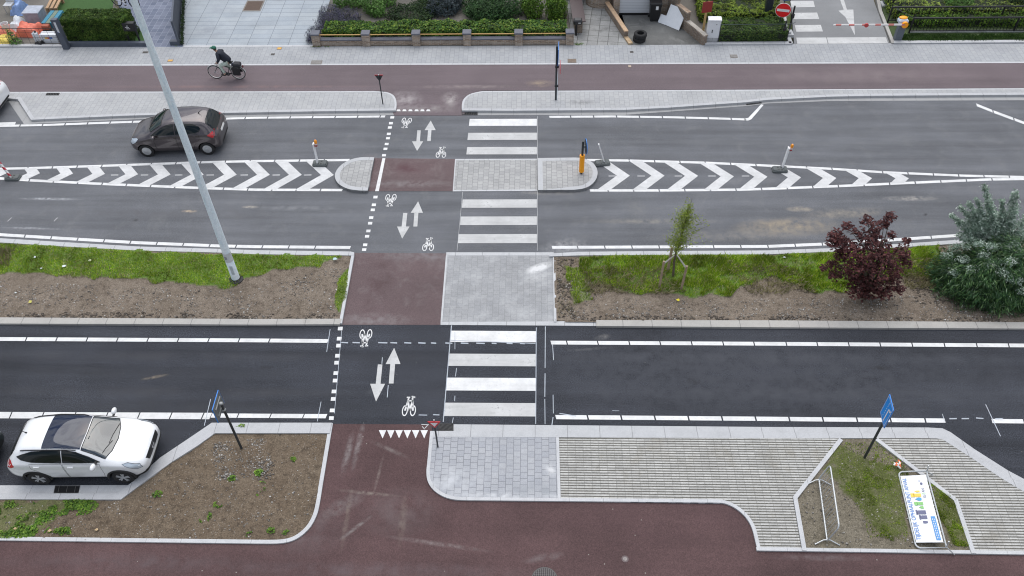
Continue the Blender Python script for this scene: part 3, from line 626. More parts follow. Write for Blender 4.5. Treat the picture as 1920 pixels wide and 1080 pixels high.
# ------------------------------------------------------------------ foliage
def leaf_mesh(mb, pts, size, aspect=.5, up=.3, jit=.7, fold=.15, R=RND, m=0, along=None):
    "pts: (position, outward normal); one folded diamond per leaf"
    V = mb.v; F = mb.f; MI = mb.mi
    for p, n in pts:
        nn = (n+Vector((R.uniform(-jit, jit), R.uniform(-jit, jit), R.uniform(-jit, jit)+up))).normalized()
        t = along(p, n) if along else Vector((R.uniform(-1, 1), R.uniform(-1, 1), R.uniform(-.6, .8)))
        t = (t-nn*t.dot(nn))
        if t.length < 1e-4: t = nn.orthogonal()
        t.normalize(); b = nn.cross(t); s = size*R.uniform(.6, 1.35); w = s*aspect
        o = len(V); c = nn*(fold*s)
        V += [tuple(p-t*s*.5), tuple(p+b*w*.5+c), tuple(p+t*s*.5), tuple(p-b*w*.5+c)]
        F.append((o, o+1, o+2, o+3)); MI.append(m)
def lump(q, f=1.6, a=.3): return 1+a*(noise.noise(q*f)+.5*noise.noise(q*f*2.3))
def blob(c, r, n, inner=.55, f=1.6, a=.3, R=RND, zmin=None):
    out = []; c = Vector(c)
    while len(out) < n:
        d = Vector((R.gauss(0, 1), R.gauss(0, 1), R.gauss(0, 1)))
        if d.length < 1e-3: continue
        d.normalize(); k = (inner+(1-inner)*R.random()**.6)*lump(c+d*2, f, a)
        p = c+Vector((d.x*r[0], d.y*r[1], d.z*r[2]))*k
        if zmin is not None and p.z < zmin: continue
        out.append((p, Vector((d.x/r[0], d.y/r[1], d.z/r[2])).normalized()))
    return out
def hedge_pts(x0, x1, y0, y1, z0, z1, n, a=.10, f=2.2, R=RND, faces='tfblr'):
    "leaves over a clipped box (local coordinates)"
    ar = {'t': (x1-x0)*(y1-y0), 'f': (x1-x0)*(z1-z0), 'b': (x1-x0)*(z1-z0)*.4, 'l': (y1-y0)*(z1-z0), 'r': (y1-y0)*(z1-z0)}
    ks = list(faces); ws = [ar[k] for k in ks]; out = []
    for _ in range(n):
        k = R.choices(ks, ws)[0]; x, y, z = R.uniform(x0, x1), R.uniform(y0, y1), R.uniform(z0, z1)
        N = {'t': (0, 0, 1), 'f': (0, -1, 0), 'b': (0, 1, 0), 'l': (-1, 0, 0), 'r': (1, 0, 0)}[k]
        if k == 't': z = z1
        elif k == 'f': y = y0
        elif k == 'b': y = y1
        elif k == 'l': x = x0
        else: x = x1
        N = Vector(N); q = Vector((x, y, z)); d = a*(noise.noise(q*f)+.6*noise.noise(q*f*2.7))-R.random()**2*.10
        out.append((q+N*d, N))
    return out
G_HEDGE = leafmat('leaf_hedge_conifer', [(0, (.024, .06, .010)), (.5, (.06, .125, .018)), (.85, (.11, .185, .028)), (1, (.18, .24, .05))], amp=.45)
G_LAUREL = leafmat('leaf_euonymus', [(0, (.025, .075, .012)), (.45, (.055, .14, .018)), (.8, (.14, .24, .028)), (1, (.27, .34, .05))], amp=.35)
G_MID = leafmat('leaf_mid', [(0, (.05, .12, .02)), (.5, (.11, .24, .05)), (1, (.22, .36, .11))], amp=.35)
G_BRIGHT = leafmat('leaf_bright', [(0, (.04, .10, .012)), (.5, (.10, .20, .02)), (1, (.20, .31, .04))], amp=.4)
G_DARK = leafmat('leaf_dark', [(0, (.012, .032, .012)), (.6, (.03, .062, .018)), (1, (.06, .10, .03))], amp=.4)
G_LAV = leafmat('leaf_lavender', [(0, (.022, .030, .032)), (.5, (.045, .052, .062)), (.8, (.065, .060, .11)), (1, (.11, .09, .20))], amp=.35)
G_BLUE = leafmat('leaf_blue_grey', [(0, (.022, .036, .04)), (.6, (.045, .065, .072)), (1, (.075, .095, .11))], amp=.35)
G_YEL = leafmat('leaf_yellow_green', [(0, (.06, .10, .014)), (.5, (.16, .24, .025)), (1, (.32, .38, .06))], amp=.5, nsc=1.1)
G_RED = leafmat('leaf_maple_red', [(0, (.035, .012, .014)), (.5, (.085, .024, .026)), (.85, (.145, .045, .040)), (1, (.23, .095, .085))], amp=.35, trans=.2)
G_NEEDLE = leafmat('leaf_needle', [(0, (.014, .042, .018)), (.5, (.036, .095, .030)), (.82, (.08, .165, .048)), (.95, (.17, .27, .10)), (1, (.30, .38, .28))], amp=.55)
G_SILVER = leafmat('leaf_silver', [(0, (.13, .21, .14)), (.5, (.34, .44, .35)), (1, (.70, .76, .69))], amp=.3, rough=.45)
G_TREE = leafmat('leaf_young_tree', [(0, (.12, .18, .018)), (.5, (.26, .34, .035)), (1, (.42, .48, .10))], amp=.3, trans=.35)
G_GRASS = leafmat('leaf_grass', [(0, (.12, .22, .018)), (.5, (.28, .42, .028)), (.84, (.46, .56, .055)), (.93, (.55, .50, .22)), (1, (.68, .62, .38))], amp=.6, nsc=1.1, rough=.7, trans=.3)
G_DRY = leafmat('leaf_dry_grass', [(0, (.16, .17, .06)), (.4, (.26, .23, .12)), (1, (.42, .37, .23))], amp=.3, rough=.8)
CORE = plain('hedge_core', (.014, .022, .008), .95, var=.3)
WOOD = plain('bark', (.12, .095, .07), .9, var=.35, scale=14)

def hedge(name, label, cat, p0, p1, depth, h, z, n, size, mat, aspect=.55, group=None, a=.10, faces='tfblr', up=.3):
    a0 = Vector(p0); a1 = Vector(p1); L = (a1-a0).length; rz = atan2(a1.y-a0.y, a1.x-a0.x)
    mb = MB(); leaf_mesh(mb, hedge_pts(0, L, 0, depth, .03, h, n, a, faces=faces), size, aspect, up)
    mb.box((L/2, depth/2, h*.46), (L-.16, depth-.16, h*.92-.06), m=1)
    o = mb.build(name, [mat, CORE], loc=(a0.x, a0.y, z), rz=rz, fixn=False); return tag(o, label, cat, group)
def shrub(name, label, cat, px, z, blobs, size, mat, aspect=.5, up=.3, stems=True, group=None, jit=.7, along=None, lumpy=.3):
    "blobs: (dx,dy,dz, rx,ry,rz, n)"
    q = P(*px, z); r = T(name, label, cat, q, group=group); mb = MB()
    for dx, dy, dz, rx, ry, rz, n in blobs: leaf_mesh(mb, blob((dx, dy, dz), (rx, ry, rz), n, zmin=.01, a=lumpy), size, aspect, up, jit, along=along)
    mb.build('foliage', mat, r, fixn=False)
    if stems:
        mb = MB()
        for dx, dy, dz, rx, ry, rz, n in blobs:
            mb.tube([(dx*.15, dy*.15, 0), (dx*.6, dy*.6, dz*.5), (dx, dy, dz+rz*.4)], [.035, .025, .008], 5)
            for k in range(3): mb.tube([(dx*.5, dy*.5, dz*.4), (dx+RND.uniform(-.6, .6)*rx, dy+RND.uniform(-.6, .6)*ry, dz+RND.uniform(0, .7)*rz)], [.015, .004], 4)
        mb.build('stem', WOOD, r)
    return r
def grass(name, label, polys, z, n, h, mat, lean=.45, clump=.5, seed=3, wid=.012, thr=-.15, avoid=None):
    R = random.Random(seed); mb = MB(); V = mb.v; F = mb.f
    for px, share, hk in polys:
        p = PL(px, z); xs = [q[0] for q in p]; ys = [q[1] for q in p]; got = 0; want = int(n*share); tries = 0
        while got < want and tries < want*14:
            tries += 1; x, y = R.uniform(min(xs), max(xs)), R.uniform(min(ys), max(ys)); q = Vector((x, y, 0))
            dx, dy = noise.noise(q*1.7)*.3, noise.noise(q*1.7+Vector((9, 3, 0)))*.3
            if not inpoly(x+dx, y+dy, p) or (not inpoly(x, y+.05, p) and inpoly(x, y-.3, p)): continue
            k = noise.noise(q*1.1)*.6+noise.noise(q*3.1)*.5
            if k < thr and R.random() < .8: continue
            hh = h*hk*(1+clump*k)*R.uniform(.5, 1.3); a = R.uniform(0, 2*pi); l = lean*hh*R.uniform(.2, 1.3)
            wx, wy = -sin(a)*wid*R.uniform(.7, 1.5), cos(a)*wid*R.uniform(.7, 1.5); o = len(V)
            V += [(x-wx, y-wy, z-.02), (x+wx, y+wy, z-.02), (x+cos(a)*l*.4+wx*.6, y+sin(a)*l*.4+wy*.6, z+hh*.65), (x+cos(a)*l, y+sin(a)*l, z+hh)]
            F.append((o, o+1, o+2)); F.append((o, o+2, o+3)); mb.mi += [0, 0]; got += 1
    o = mb.build(name, mat, fixn=False); tag(o, kind='stuff'); o['label'] = label; return o

grass('grass', 'rough green grass along the left road verge', [(turfL, .95, 1), (turfL2, .05, .6)], .07, 36000, .085, G_GRASS, thr=-.6)
grass('grass', 'long green grass around the staked young tree', [(turfR1, .95, 1), (turfR2, .05, .7)], .06, 33000, .13, G_GRASS, seed=5, thr=-.12)
grass('dry_grass', 'dry straw coloured grass in the verge', [([(1090, 500), (1240, 500), (1290, 552), (1100, 552)], .34, 1), ([(1360, 490), (1480, 500), (1540, 548), (1400, 552)], .22, 1), ([(1690, 480), (1760, 490), (1760, 545), (1700, 540)], .22, 1), ([(-20, 465), (25, 465), (25, 500), (-20, 500)], .10, 1.2), ([(120, 490), (250, 500), (250, 522), (130, 522)], .06, .7), ([(1045, 485), (1085, 485), (1085, 595), (1045, 595)], .06, .4)], .06, 4600, .15, G_DRY, lean=1.0, seed=8, thr=-.6)
grass('moss_grass', 'sparse short grass in the hexagonal bed', [([(1570, 828), (1650, 826), (1700, 870), (1690, 960), (1700, 1010), (1640, 1015), (1590, 930), (1560, 850)], .6, 1), ([(1735, 900), (1790, 932), (1818, 1025), (1785, 1022), (1745, 930)], .35, 1)], .05, 9000, .05, G_DRY if False else G_GRASS, seed=12, thr=.08, wid=.009)
def weeds(name, label, patches, z, mat, size=.09):
    mb = MB()
    for cx, cy, rx, ry, n in patches:
        q = P(cx, cy, z)
        for _ in range(n):
            a = RND.uniform(0, 2*pi); k = RND.random()**.6
            x, y = q.x+cos(a)*rx*k, q.y+sin(a)*ry*k
            if noise.noise(Vector((x, y, 0))*3) < -.15: continue
            leaf_mesh(mb, [(Vector((x, y, z+RND.uniform(.02, .10)*(1.15-k))), Vector((cos(a)*.4, sin(a)*.4, 1)))], size, .6, .4, .5)
    o = mb.build(name, mat, fixn=False); tag(o, kind='stuff'); o['label'] = label
weeds('weeds', 'green weeds creeping over the planter soil', [(138, 950, .72, .30, 900), (60, 975, .5, .25, 260), (20, 1000, .8, .15, 420), (55, 993, .7, .2, 300), (5, 957, .3, .3, 200), (85, 968, .3, .2, 140), (118, 996, .35, .12, 160), (30, 945, .6, .12, 120), (385, 970, .18, .18, 110), (408, 947, .15, .1, 60), (435, 897, .12, .1, 60), (548, 862, .12, .1, 50), (485, 886, .14, .12, 70), (488, 915, .2, .25, 60), (295, 927, .15, .12, 50), (467, 1003, .1, .1, 30), (508, 995, .12, .1, 40), (535, 997, .1, .1, 30), (456, 800, .3, .1, 60)], .05, G_BRIGHT, .075)
def pebbles(name, label, areas, n, mat, smin=.012, smax=.035, seed=4):
    R = random.Random(seed); mb = MB()
    for px, share, z in areas:
        p = PL(px, z); xs = [q[0] for q in p]; ys = [q[1] for q in p]; got = 0
        while got < int(n*share):
            x, y = R.uniform(min(xs), max(xs)), R.uniform(min(ys), max(ys))
            if not inpoly(x, y, p): continue
            if noise.noise(Vector((x, y, 0))*1.5) < R.uniform(-.5, .4): continue
            got += 1; s = R.uniform(smin, smax)*(R.random()*.7+.6); a = R.uniform(0, pi); o = len(mb.v)
            r = [s*R.uniform(.7, 1.3) for _ in range(5)]
            mb.add([(x+cos(a+i*1.257)*r[i], y+sin(a+i*1.257)*r[i]*.8, z-.01) for i in range(5)]+[(x+cos(a+i*1.257)*r[i]*.6, y+sin(a+i*1.257)*r[i]*.5, z+s*.55) for i in range(5)],
                   [(5, 6, 7, 8, 9)]+[(i, (i+1) % 5, 5+(i+1) % 5, 5+i) for i in range(5)])
    o = mb.build(name, mat, fixn=False); tag(o, kind='stuff'); o['label'] = label
STONE = leafmat('stone_chips', [(0, (.10, .09, .08)), (.5, (.22, .20, .18)), (.9, (.36, .34, .31)), (1, (.58, .56, .53))], trans=0, amp=.2, rough=.9)
pebbles('pebbles', 'small stones and clods on the bare soil', [([(0, 525), (420, 546), (640, 500), (636, 603), (0, 600)], .30, .065), ([(1045, 480), (1090, 520), (1180, 560), (1440, 560), (1760, 550), (1915, 585), (1915, 606), (1045, 600)], .36, .055), ([(400, 830), (500, 822), (520, 900), (400, 900)], .16, .05), ([(230, 940), (400, 830), (600, 815), (590, 960), (480, 1010), (10, 1005), (10, 940)], .12, .045), ([(1570, 830), (1650, 830), (1790, 940), (1820, 1025), (1505, 1025), (1490, 935)], .06, .05)], 5200, STONE)
pebbles('soil_clods', 'dark clods of earth along the verge edge', [([(0, 585), (640, 588), (640, 598), (0, 596)], .3, .06), ([(1045, 590), (1915, 596), (1915, 605), (1045, 601)], .3, .05), ([(1045, 485), (1075, 485), (1075, 590), (1045, 590)], .15, .05), ([(1700, 520), (1770, 545), (1900, 575), (1900, 590), (1720, 570)], .25, .05)], 1500, plain('clod', (.085, .07, .056), .95, var=.4, scale=20), .02, .06, 9)

# ------------------------------------------------------------------ shrubs and tree of the verge
def maple():
    q = P(1625, 548, .05); r = T('maple_shrub', 'dark red leaved maple shrub on the verge between two green patches', 'shrub', q); R = random.Random(21)
    mb = MB(); wb = MB(); rt = Vector((1, 0, 0)); 
    tips = []
    def target(px, py, dy):   # branch tip on a vertical plane dy metres behind the stem
        d = CR*(px-960)-CU*(py-540)+CF*FL; t = (q.y+dy-CP.y)/d.y; return CP+d*t-q
    for px, py, dy, s in ((1590, 470, -.2, .34), (1625, 480, -.3, .40), (1660, 480, -.2, .36), (1690, 470, .0, .26), (1605, 500, -.5, .38), (1645, 505, -.5, .42), (1680, 505, -.3, .32), (1565, 515, -.3, .26), (1600, 545, -.55, .28), (1660, 548, -.5, .28), (1685, 540, -.3, .22), (1630, 455, .0, .3), (1575, 450, .1, .26), (1670, 405, .5, .22), (1658, 418, .5, .2), (1640, 425, .4, .25), (1625, 412, .4, .22), (1612, 440, .3, .28), (1590, 425, .3, .2), (1568, 440, .2, .26), (1560, 455, .1, .24), (1585, 455, .2, .26), (1640, 445, .3, .26), (1672, 440, .5, .14), (1605, 470, .1, .34), (1640, 475, .1, .34), (1575, 480, .0, .26), (1700, 452, .5, .16), (1695, 478, .3, .24), (1700, 492, .2, .2), (1665, 490, .1, .34), (1625, 500, -.1, .4), (1590, 505, -.1, .36), (1560, 495, -.1, .18), (1545, 502, -.1, .14), (1610, 530, -.3, .36), (1640, 532, -.3, .36), (1670, 528, -.2, .3), (1680, 520, -.1, .22), (1620, 550, -.4, .28), (1645, 548, -.35, .26), (1575, 470, .2, .2), (1655, 462, .3, .26), (1600, 520, -.15, .32)):
        p = target(px, py, dy)
        if p.z < .12: p.z = .12
        wb.tube([(0, 0, 0), tuple(p*.45+Vector((0, 0, .25*p.z))), tuple(p)], [.035, .02, .006], 5)
        pts = []
        for k in range(int(44*s/.2)):      # palmate clusters: five narrow leaflets round a centre
            d = Vector((R.gauss(0, 1), R.gauss(0, 1), R.gauss(0, .7))); d = d.normalized()*s*R.random()**.5
            c = p+d
            if c.z < .03: continue
            n = Vector((R.uniform(-.5, .5), R.uniform(-.5, .5), 1)).normalized(); t0 = n.orthogonal().normalized(); b0 = n.cross(t0); a0 = R.uniform(0, 6.28)
            for j in range(5):
                a = a0+(j-2)*.62; t = t0*cos(a)+b0*sin(a); w = n.cross(t); L = R.uniform(.065, .11); o = len(mb.v)
                mb.v += [tuple(c), tuple(c+t*L*.5+w*L*.2), tuple(c+t*L-n*L*.2), tuple(c+t*L*.5-w*L*.2)]; mb.f.append((o, o+1, o+2, o+3)); mb.mi.append(0)
    mb.build('foliage', G_RED, r, fixn=False); wb.build('stem', WOOD, r)
maple()
def needle_along(p, n): return Vector((n.x*.9+RND.uniform(-.35, .35), n.y*.9+RND.uniform(-.35, .35), -.35+RND.uniform(-.3, .5)))
shrub('evergreen_shrub', 'big dense dark green needle shrub at the right end of the verge', 'shrub', (1835, 545), .05, [(0, .2, .65, 1.4, 1.15, 1.05, 10500), (.9, .2, .75, 1.2, 1.15, 1.15, 8500), (-.8, .3, .45, .95, .95, .8, 5000), (2.2, .2, .6, 1.2, 1.1, 1.1, 3600), (.3, -.6, .35, 1.4, .7, .6, 4200), (1.5, -.6, .35, 1.2, .7, .6, 3000)], .20, G_NEEDLE, .13, .1, jit=.9, along=needle_along, lumpy=.62)
def silver():
    q = P(1862, 490, .05); r = T('silver_shrub', 'silvery grey leaved shrub with upright shoots rising behind the evergreen', 'shrub', q); R = random.Random(5); mb = MB(); wb = MB()
    def target(px, py, dy):
        d = CR*(px-960)-CU*(py-540)+CF*FL; t = (q.y+dy-CP.y)/d.y; return CP+d*t-q
    for px, py, dy, sp in ((1845, 348, .1, .10), (1850, 375, .15, .12), (1862, 400, .1, .16), (1905, 360, .2, .12), (1906, 385, .15, .14), (1880, 375, .2, .08), (1878, 400, .2, .14), (1815, 380, 0, .10), (1830, 395, .1, .14), (1800, 388, 0, .09), (1782, 403, 0, .08), (1795, 415, 0, .12), (1830, 372, .1, .07), (1815, 412, 0, .16), (1840, 420, 0, .2), (1870, 425, 0, .2), (1895, 415, .1, .18), (1935, 400, .2, .16), (1850, 445, -.1, .22), (1885, 450, -.1, .2), (1915, 440, -.1, .2), (1830, 435, .1, .26), (1862, 440, .15, .28), (1895, 438, .15, .28), (1925, 430, .2, .28), (1845, 405, .05, .2), (1875, 410, .1, .22), (1812, 430, .05, .22), (1800, 440, -.05, .2), (1855, 462, -.2, .26), (1890, 462, -.2, .26)):
        p = target(px, py, dy); base = Vector((R.uniform(-.15, .15), R.uniform(-.1, .1), 0)); mid = base.lerp(p, .5)+Vector((0, 0, .12*p.z))
        wb.tube([tuple(base), tuple(mid), tuple(p)], [.022, .013, .004], 5)
        for k in range(760):
            t = R.random()**.6; c = (base.lerp(mid, t*2) if t < .5 else mid.lerp(p, t*2-1))
            if t < .35: continue
            c = c+Vector((R.gauss(0, 1), R.gauss(0, 1), R.gauss(0, 1)))*sp*(1.3-t*.7)*.75
            leaf_mesh(mb, [(c, Vector((R.uniform(-1, 1), R.uniform(-1, 1), .6)))], .095, .40, .4, .6, R=R)
    for px, py, z in ((1790, 465, .75), (1805, 487, .8), (1815, 450, .9), (1855, 497, .95), (1880, 510, .9), (1893, 520, .85), (1905, 525, .8), (1915, 505, .85), (1870, 492, .95), (1880, 465, 1.0), (1808, 462, 1.0), (1835, 455, 1.2), (1860, 462, 1.25), (1900, 460, 1.25), (1915, 475, 1.2), (1845, 478, 1.15), (1775, 480, .7), (1822, 505, .8), (1895, 490, 1.2), (1918, 545, .5), (1788, 510, .55)):
        c0 = P(px, py, z+.5)-q
        leaf_mesh(mb, blob(tuple(c0), (.26, .2, .15), 150, .2), .085, .4, .5, .6)
        wb.tube([(0, 0, .1), tuple(c0*.5+Vector((0, 0, .1))), tuple(c0)], [.018, .012, .005], 4)
    mb.build('foliage', G_SILVER, r, fixn=False); wb.build('stem', WOOD, r)
silver()
STAKE = plain('stake_wood', (.34, .26, .18), .85, var=.35, scale=10)
STRAP = plain('tree_tie', (.42, .40, .37), .8)
def young_tree():
    q = P(1262, 518, .06); r = T('young_tree', 'thin young tree with sparse light green leaves held by three stakes', 'tree', q); R = random.Random(2)
    def target(px, py, dy):
        d = CR*(px-960)-CU*(py-540)+CF*FL; t = (q.y+dy-CP.y)/d.y; return CP+d*t-q
    key = [(0, 0, 0), tuple(target(1264, 490, .0)), tuple(target(1268, 472, .02)), tuple(target(1274, 455, .05)), tuple(target(1281, 430, .08)), tuple(target(1288, 405, .1)), tuple(target(1298, 372, .12))]
    MB().tube(key, [.045, .04, .035, .03, .024, .016, .005], 7).build('trunk', WOOD, r, smooth=True)
    mb = MB(); wb = MB()
    K = [Vector(k) for k in key[2:]]
    def at(t): t *= len(K)-1; i = min(int(t), len(K)-2); return K[i].lerp(K[i+1], t-i)
    tips = [(1252, 445, .0), (1264, 430, .1), (1262, 412, .0), (1268, 420, -.1), (1270, 400, .05), (1275, 392, 0), (1300, 398, .1), (1300, 412, .0), (1308, 405, .1), (1298, 430, -.1), (1303, 440, .1), (1312, 432, 0), (1326, 415, .1), (1320, 440, .2), (1328, 424, .1), (1290, 450, -.2), (1268, 455, -.1), (1258, 456, .1), (1300, 456, 0), (1296, 384, .1), (1292, 380, .05), (1285, 400, .0), (1285, 418, .1), (1280, 440, -.2), (1292, 392, .1), (1330, 452, .1), (1262, 445, .15), (1278, 410, .1)]
    for px, py, dy in tips:
        p = target(px, py, dy); t = min(max((475-py)/100, 0), .92); b = at(max(t-.18, 0)); m = b.lerp(p, .5)+Vector((0, 0, .06))
        wb.tube([tuple(b), tuple(m), tuple(p)], [.011, .007, .003], 4)
        far = abs(px-(1264+(475-py)*.33)) > 24
        for k in range(40 if far else 130):
            u = R.random(); c = (b.lerp(m, u*2) if u < .5 else m.lerp(p, u*2-1))+Vector((R.gauss(0, .09), R.gauss(0, .09), R.gauss(0, .09)))*(.6 if far else 1)
            leaf_mesh(mb, [(c, Vector((R.uniform(-1, 1), R.uniform(-1, 1), .5)))], .062, .45, .3, .7, R=R)
    mb.build('crown', G_TREE, r, fixn=False); wb.build('branch', WOOD, r)
young_tree()
def stake(px, py, h, lean, label, strap_to=None, r0=.045):
    q = P(px, py, .06); t = T('tree_stake', label, 'stake', q, group='stakes round the young tree')
    MB().tube([(0, 0, -.05), (lean[0]*.5, lean[1]*.5, h*.5), (lean[0], lean[1], h)], [r0, r0*.97, r0*.92], 9).build('post', STAKE, t, smooth=40)
    if strap_to:
        s = Vector((lean[0]*.93, lean[1]*.93, h*.93)); e = P(*strap_to)-q; d = Vector((.0, .0, .07))
        MB().tube([tuple(s), tuple(e)], .016, 5).tube([tuple(s-d), tuple(e-d*.3)], .016, 5).build('tie', STRAP, t)
stake(1236, 540, 1.30, (.03, .05), 'grey wooden stake leaning beside the young tree, nearest on the left', (1265, 478, .75))
stake(1277, 543, 1.20, (.05, .0), 'pale wooden stake right of the young tree', (1264, 470, .9))
stake(1252, 508, 1.15, (.03, .05), 'weathered stake standing behind the young tree', None, .055)

# ------------------------------------------------------------------ lamp post, signs, beacons, barriers
def galv():
    t = NT('galvanised_steel'); n = t.noise(1.0, 6, .7, vec=t.mapv(scale=(9, 9, 1.3))); m = t.noise(14, 4, .7)
    c = t.ramp(n, [(.3, (.62, .76, .83)), (.5, (.80, .88, .92)), (.7, (.86, .92, .94))]); c = t.mix(1.0, c, t.gray(t.mr(m, .3, .7, .88, 1.1)), 'MULTIPLY')
    return t.done(c, .55, .4, 0)
GALV = galv()
DGREY = plain('dark_grey_steel', (.045, .05, .055), .5, .2, var=.15)
ALU = plain('sign_back_aluminium', (.20, .21, .21), .55, .4, var=.25)
BLUE = plain('sign_blue', (.015, .20, .62), .4, var=.05)
RED = plain('sign_red', (.62, .02, .025), .4, var=.06)
WHITE = plain('sign_white', (.80, .80, .80), .45, var=.05)
BLACK = plain('black_plastic', (.012, .012, .014), .5, var=.2)
YELLOW = plain('reflective_yellow', (.95, .36, .0), .45, var=.05)
AMBER = plain('amber_lens', (.85, .30, .01), .15, var=.1, coat=.6)
RUBBER = plain('recycled_rubber', (.105, .115, .115), .8, var=.3, scale=25)
q = P(443, 524, .06)
lp = T('lamp_post', 'tall tapered galvanised steel lamp post on the left verge', 'lamp post', q)
MB().tube([(0, 0, 0), (0, 0, 1.05), (0, 0, 1.06), (0, 0, 1.5), (0, 0, 13.2)], [.150, .146, .140, .138, .085], 20).build('pole', GALV, lp, smooth=40)
MB().tube([(0, 0, 1.0), (0, 0, 1.42)], [.1495, .1462], 20, caps=False).build('reflective_band', plain('band_white', (.58, .60, .61), .6, var=.2, scale=5), lp, smooth=40)
MB().box((.04, -.147, .62), (.10, .012, .42)).build('service_door', plain('door_galv', (.46, .52, .55), .5, var=.2), lp); MB().box((-.03, -.143, 1.23), (.09, .012, .16)).build('sticker', plain('sticker_grey', (.30, .32, .34), .6, var=.4, scale=20), lp)
MB().lathe([(.27, -.02), (.26, .03), (.19, .06), (.155, .10)], 14).build('footing', plain('bitumen_black', (.016, .016, .018), .6), lp)
MB().tube([(0, 0, 13.2), (0, -.25, 13.5), (0, -1.2, 13.65)], [.05, .04, .03], 10).build('arm', GALV, lp, smooth=40)
MB().cbox((0, -1.55, 13.66), (.3, .75, .14), .05).build('lamp_head', DGREY, lp)

def rect_sign(name, label, base, th, w, h, H, off, front, top_pole, z0=.05, rim=BLUE):
    B = P(*base, z0); t = T(name, label, 'sign', B, th)     # local x runs along the plate, local +y faces the reader
    MB().tube([(0, 0, -.1), (0, 0, top_pole)], .038, 12).build('post', DGREY, t, smooth=40)
    zc = h-z0
    MB().cbox((0, off, zc), (w, .02, H), .004).build('plate', [ALU], t)
    mb = MB(); y = off+.0125
    mb.box((0, y, zc), (w-.004, .008, H-.004)); mb.build('face', front, t)
    MB().box((0, off+.006, zc+H/2+.003), (w+.02, .024, .016)).box((0, off+.006, zc-H/2-.003), (w+.02, .024, .016)).box((w/2+.003, off+.006, zc), (.016, .024, H)).box((-w/2-.003, off+.006, zc), (.016, .024, H)).build('rim', rim, t)
    bg_ = plain('bracket_grey', (.30, .31, .31), .5, .3)
    for s in (-1, 1): MB().box((0, off-.03, zc+s*H*.25), (w*.7, .03, .04)).cbox((0, 0, zc+s*H*.25), (.10, .11, .06), .02).build('bracket', bg_, t)
    return t, zc, y+.0075
def flat_tri(mb, pts, y, z0=0):
    "front drawing on a sign face: (x,z) polygon just proud of local y; +x is the reader's left"
    mb.add([(a, y, z0+b) for a, b in pts], [tuple(range(len(pts)))])
SBLUE = plain('sign_blue_face', (.012, .27, .78), .35, var=.04)
t, zc, yf = rect_sign('road_sign', 'blue rectangular sign with a white bent arrow on a grey post in the hexagonal bed', (1621, 858), 1.496, .528, 2.448, .85, .05, SBLUE, 2.75)
w_, H_ = .528, .85
def S(a, b): return (w_/2-a*w_, -H_/2+b*H_)   # a from the far edge towards the near edge, b upwards
mb = MB()
def sseg(p, q, th):
    p, q = Vector(S(*p)), Vector(S(*q)); d = (q-p).normalized(); n = Vector((-d.y, d.x))*th/2
    flat_tri(mb, [tuple(p+n), tuple(q+n), tuple(q-n), tuple(p-n)], yf, zc)
sseg((.62, .08), (.64, .72), .045); sseg((.63, .715), (.80, .74), .045); flat_tri(mb, [S(.76, .80), S(.92, .78), S(.80, .66)], yf, zc)
for k, b in enumerate((.16, .29, .42, .55, .68, .78, .87)): sseg((.36+.015*k, b), (.365+.015*k, b+.05), .03)
for a in (((.04, .03), (.04, .97)), ((.96, .03), (.96, .97)), ((.04, .97), (.96, .97)), ((.04, .03), (.96, .03))): sseg(*a, .014)
mb.build('symbol', WHITE, t)
t, zc, yf = rect_sign('road_sign', 'blue rimmed road sign seen from its grey back on a dark post', (453, 841), 1.587, .684, 2.274, .618, .115, BLUE, 2.36)
mb = MB(); flat_tri(mb, [(-.05, -.2), (.05, -.2), (.05, .2), (-.05, .2)], yf, zc); mb.build('symbol', WHITE, t)

def giveway(label, base, z0, top, facing, lean=(0, 0), s=.185, th=0):
    B = P(*base, z0); t = T('give_way_sign', label, 'sign', B, th)
    MB().tube([(0, 0, -.05), (lean[0], lean[1], top)], .026, 10).build('post', DGREY, t, smooth=40)
    c = Vector((lean[0], lean[1], top-.13)); y = -.035*facing
    def tri(k, yy, d, nm, m):
        A = [(-s*k, s*.62*k), (s*k, s*.62*k), (0, -s*1.12*k)]; mb = MB()
        mb.add([(c.x+a, c.y+yy-d, c.z+b) for a, b in A]+[(c.x+a, c.y+yy+d, c.z+b) for a, b in A], [(0, 1, 2), (5, 4, 3), (0, 3, 4, 1), (1, 4, 5, 2), (2, 5, 3, 0)]); mb.build(nm, m, t)
    tri(1.0, y, .008, 'plate', RED if facing > 0 else [DGREY]); tri(.60, y-.010*facing, .004, 'centre', WHITE)
    MB().tube([(c.x-s, c.y+y, c.z+s*.62), (c.x+s, c.y+y, c.z+s*.62)], .012, 6).build('rim', RED, t)
    MB().ell((lean[0], lean[1], top+.02), .028, 8, 5).build('cap', plain('cap_grey', (.5, .5, .5), .5), t)
giveway('small red and white give way sign facing the camera beside the drain grate', (821, 838), .06, 1.42, 1)
giveway('small give way sign seen from its dark back on the upper verge', (718, 195), .104, 1.50, -1)

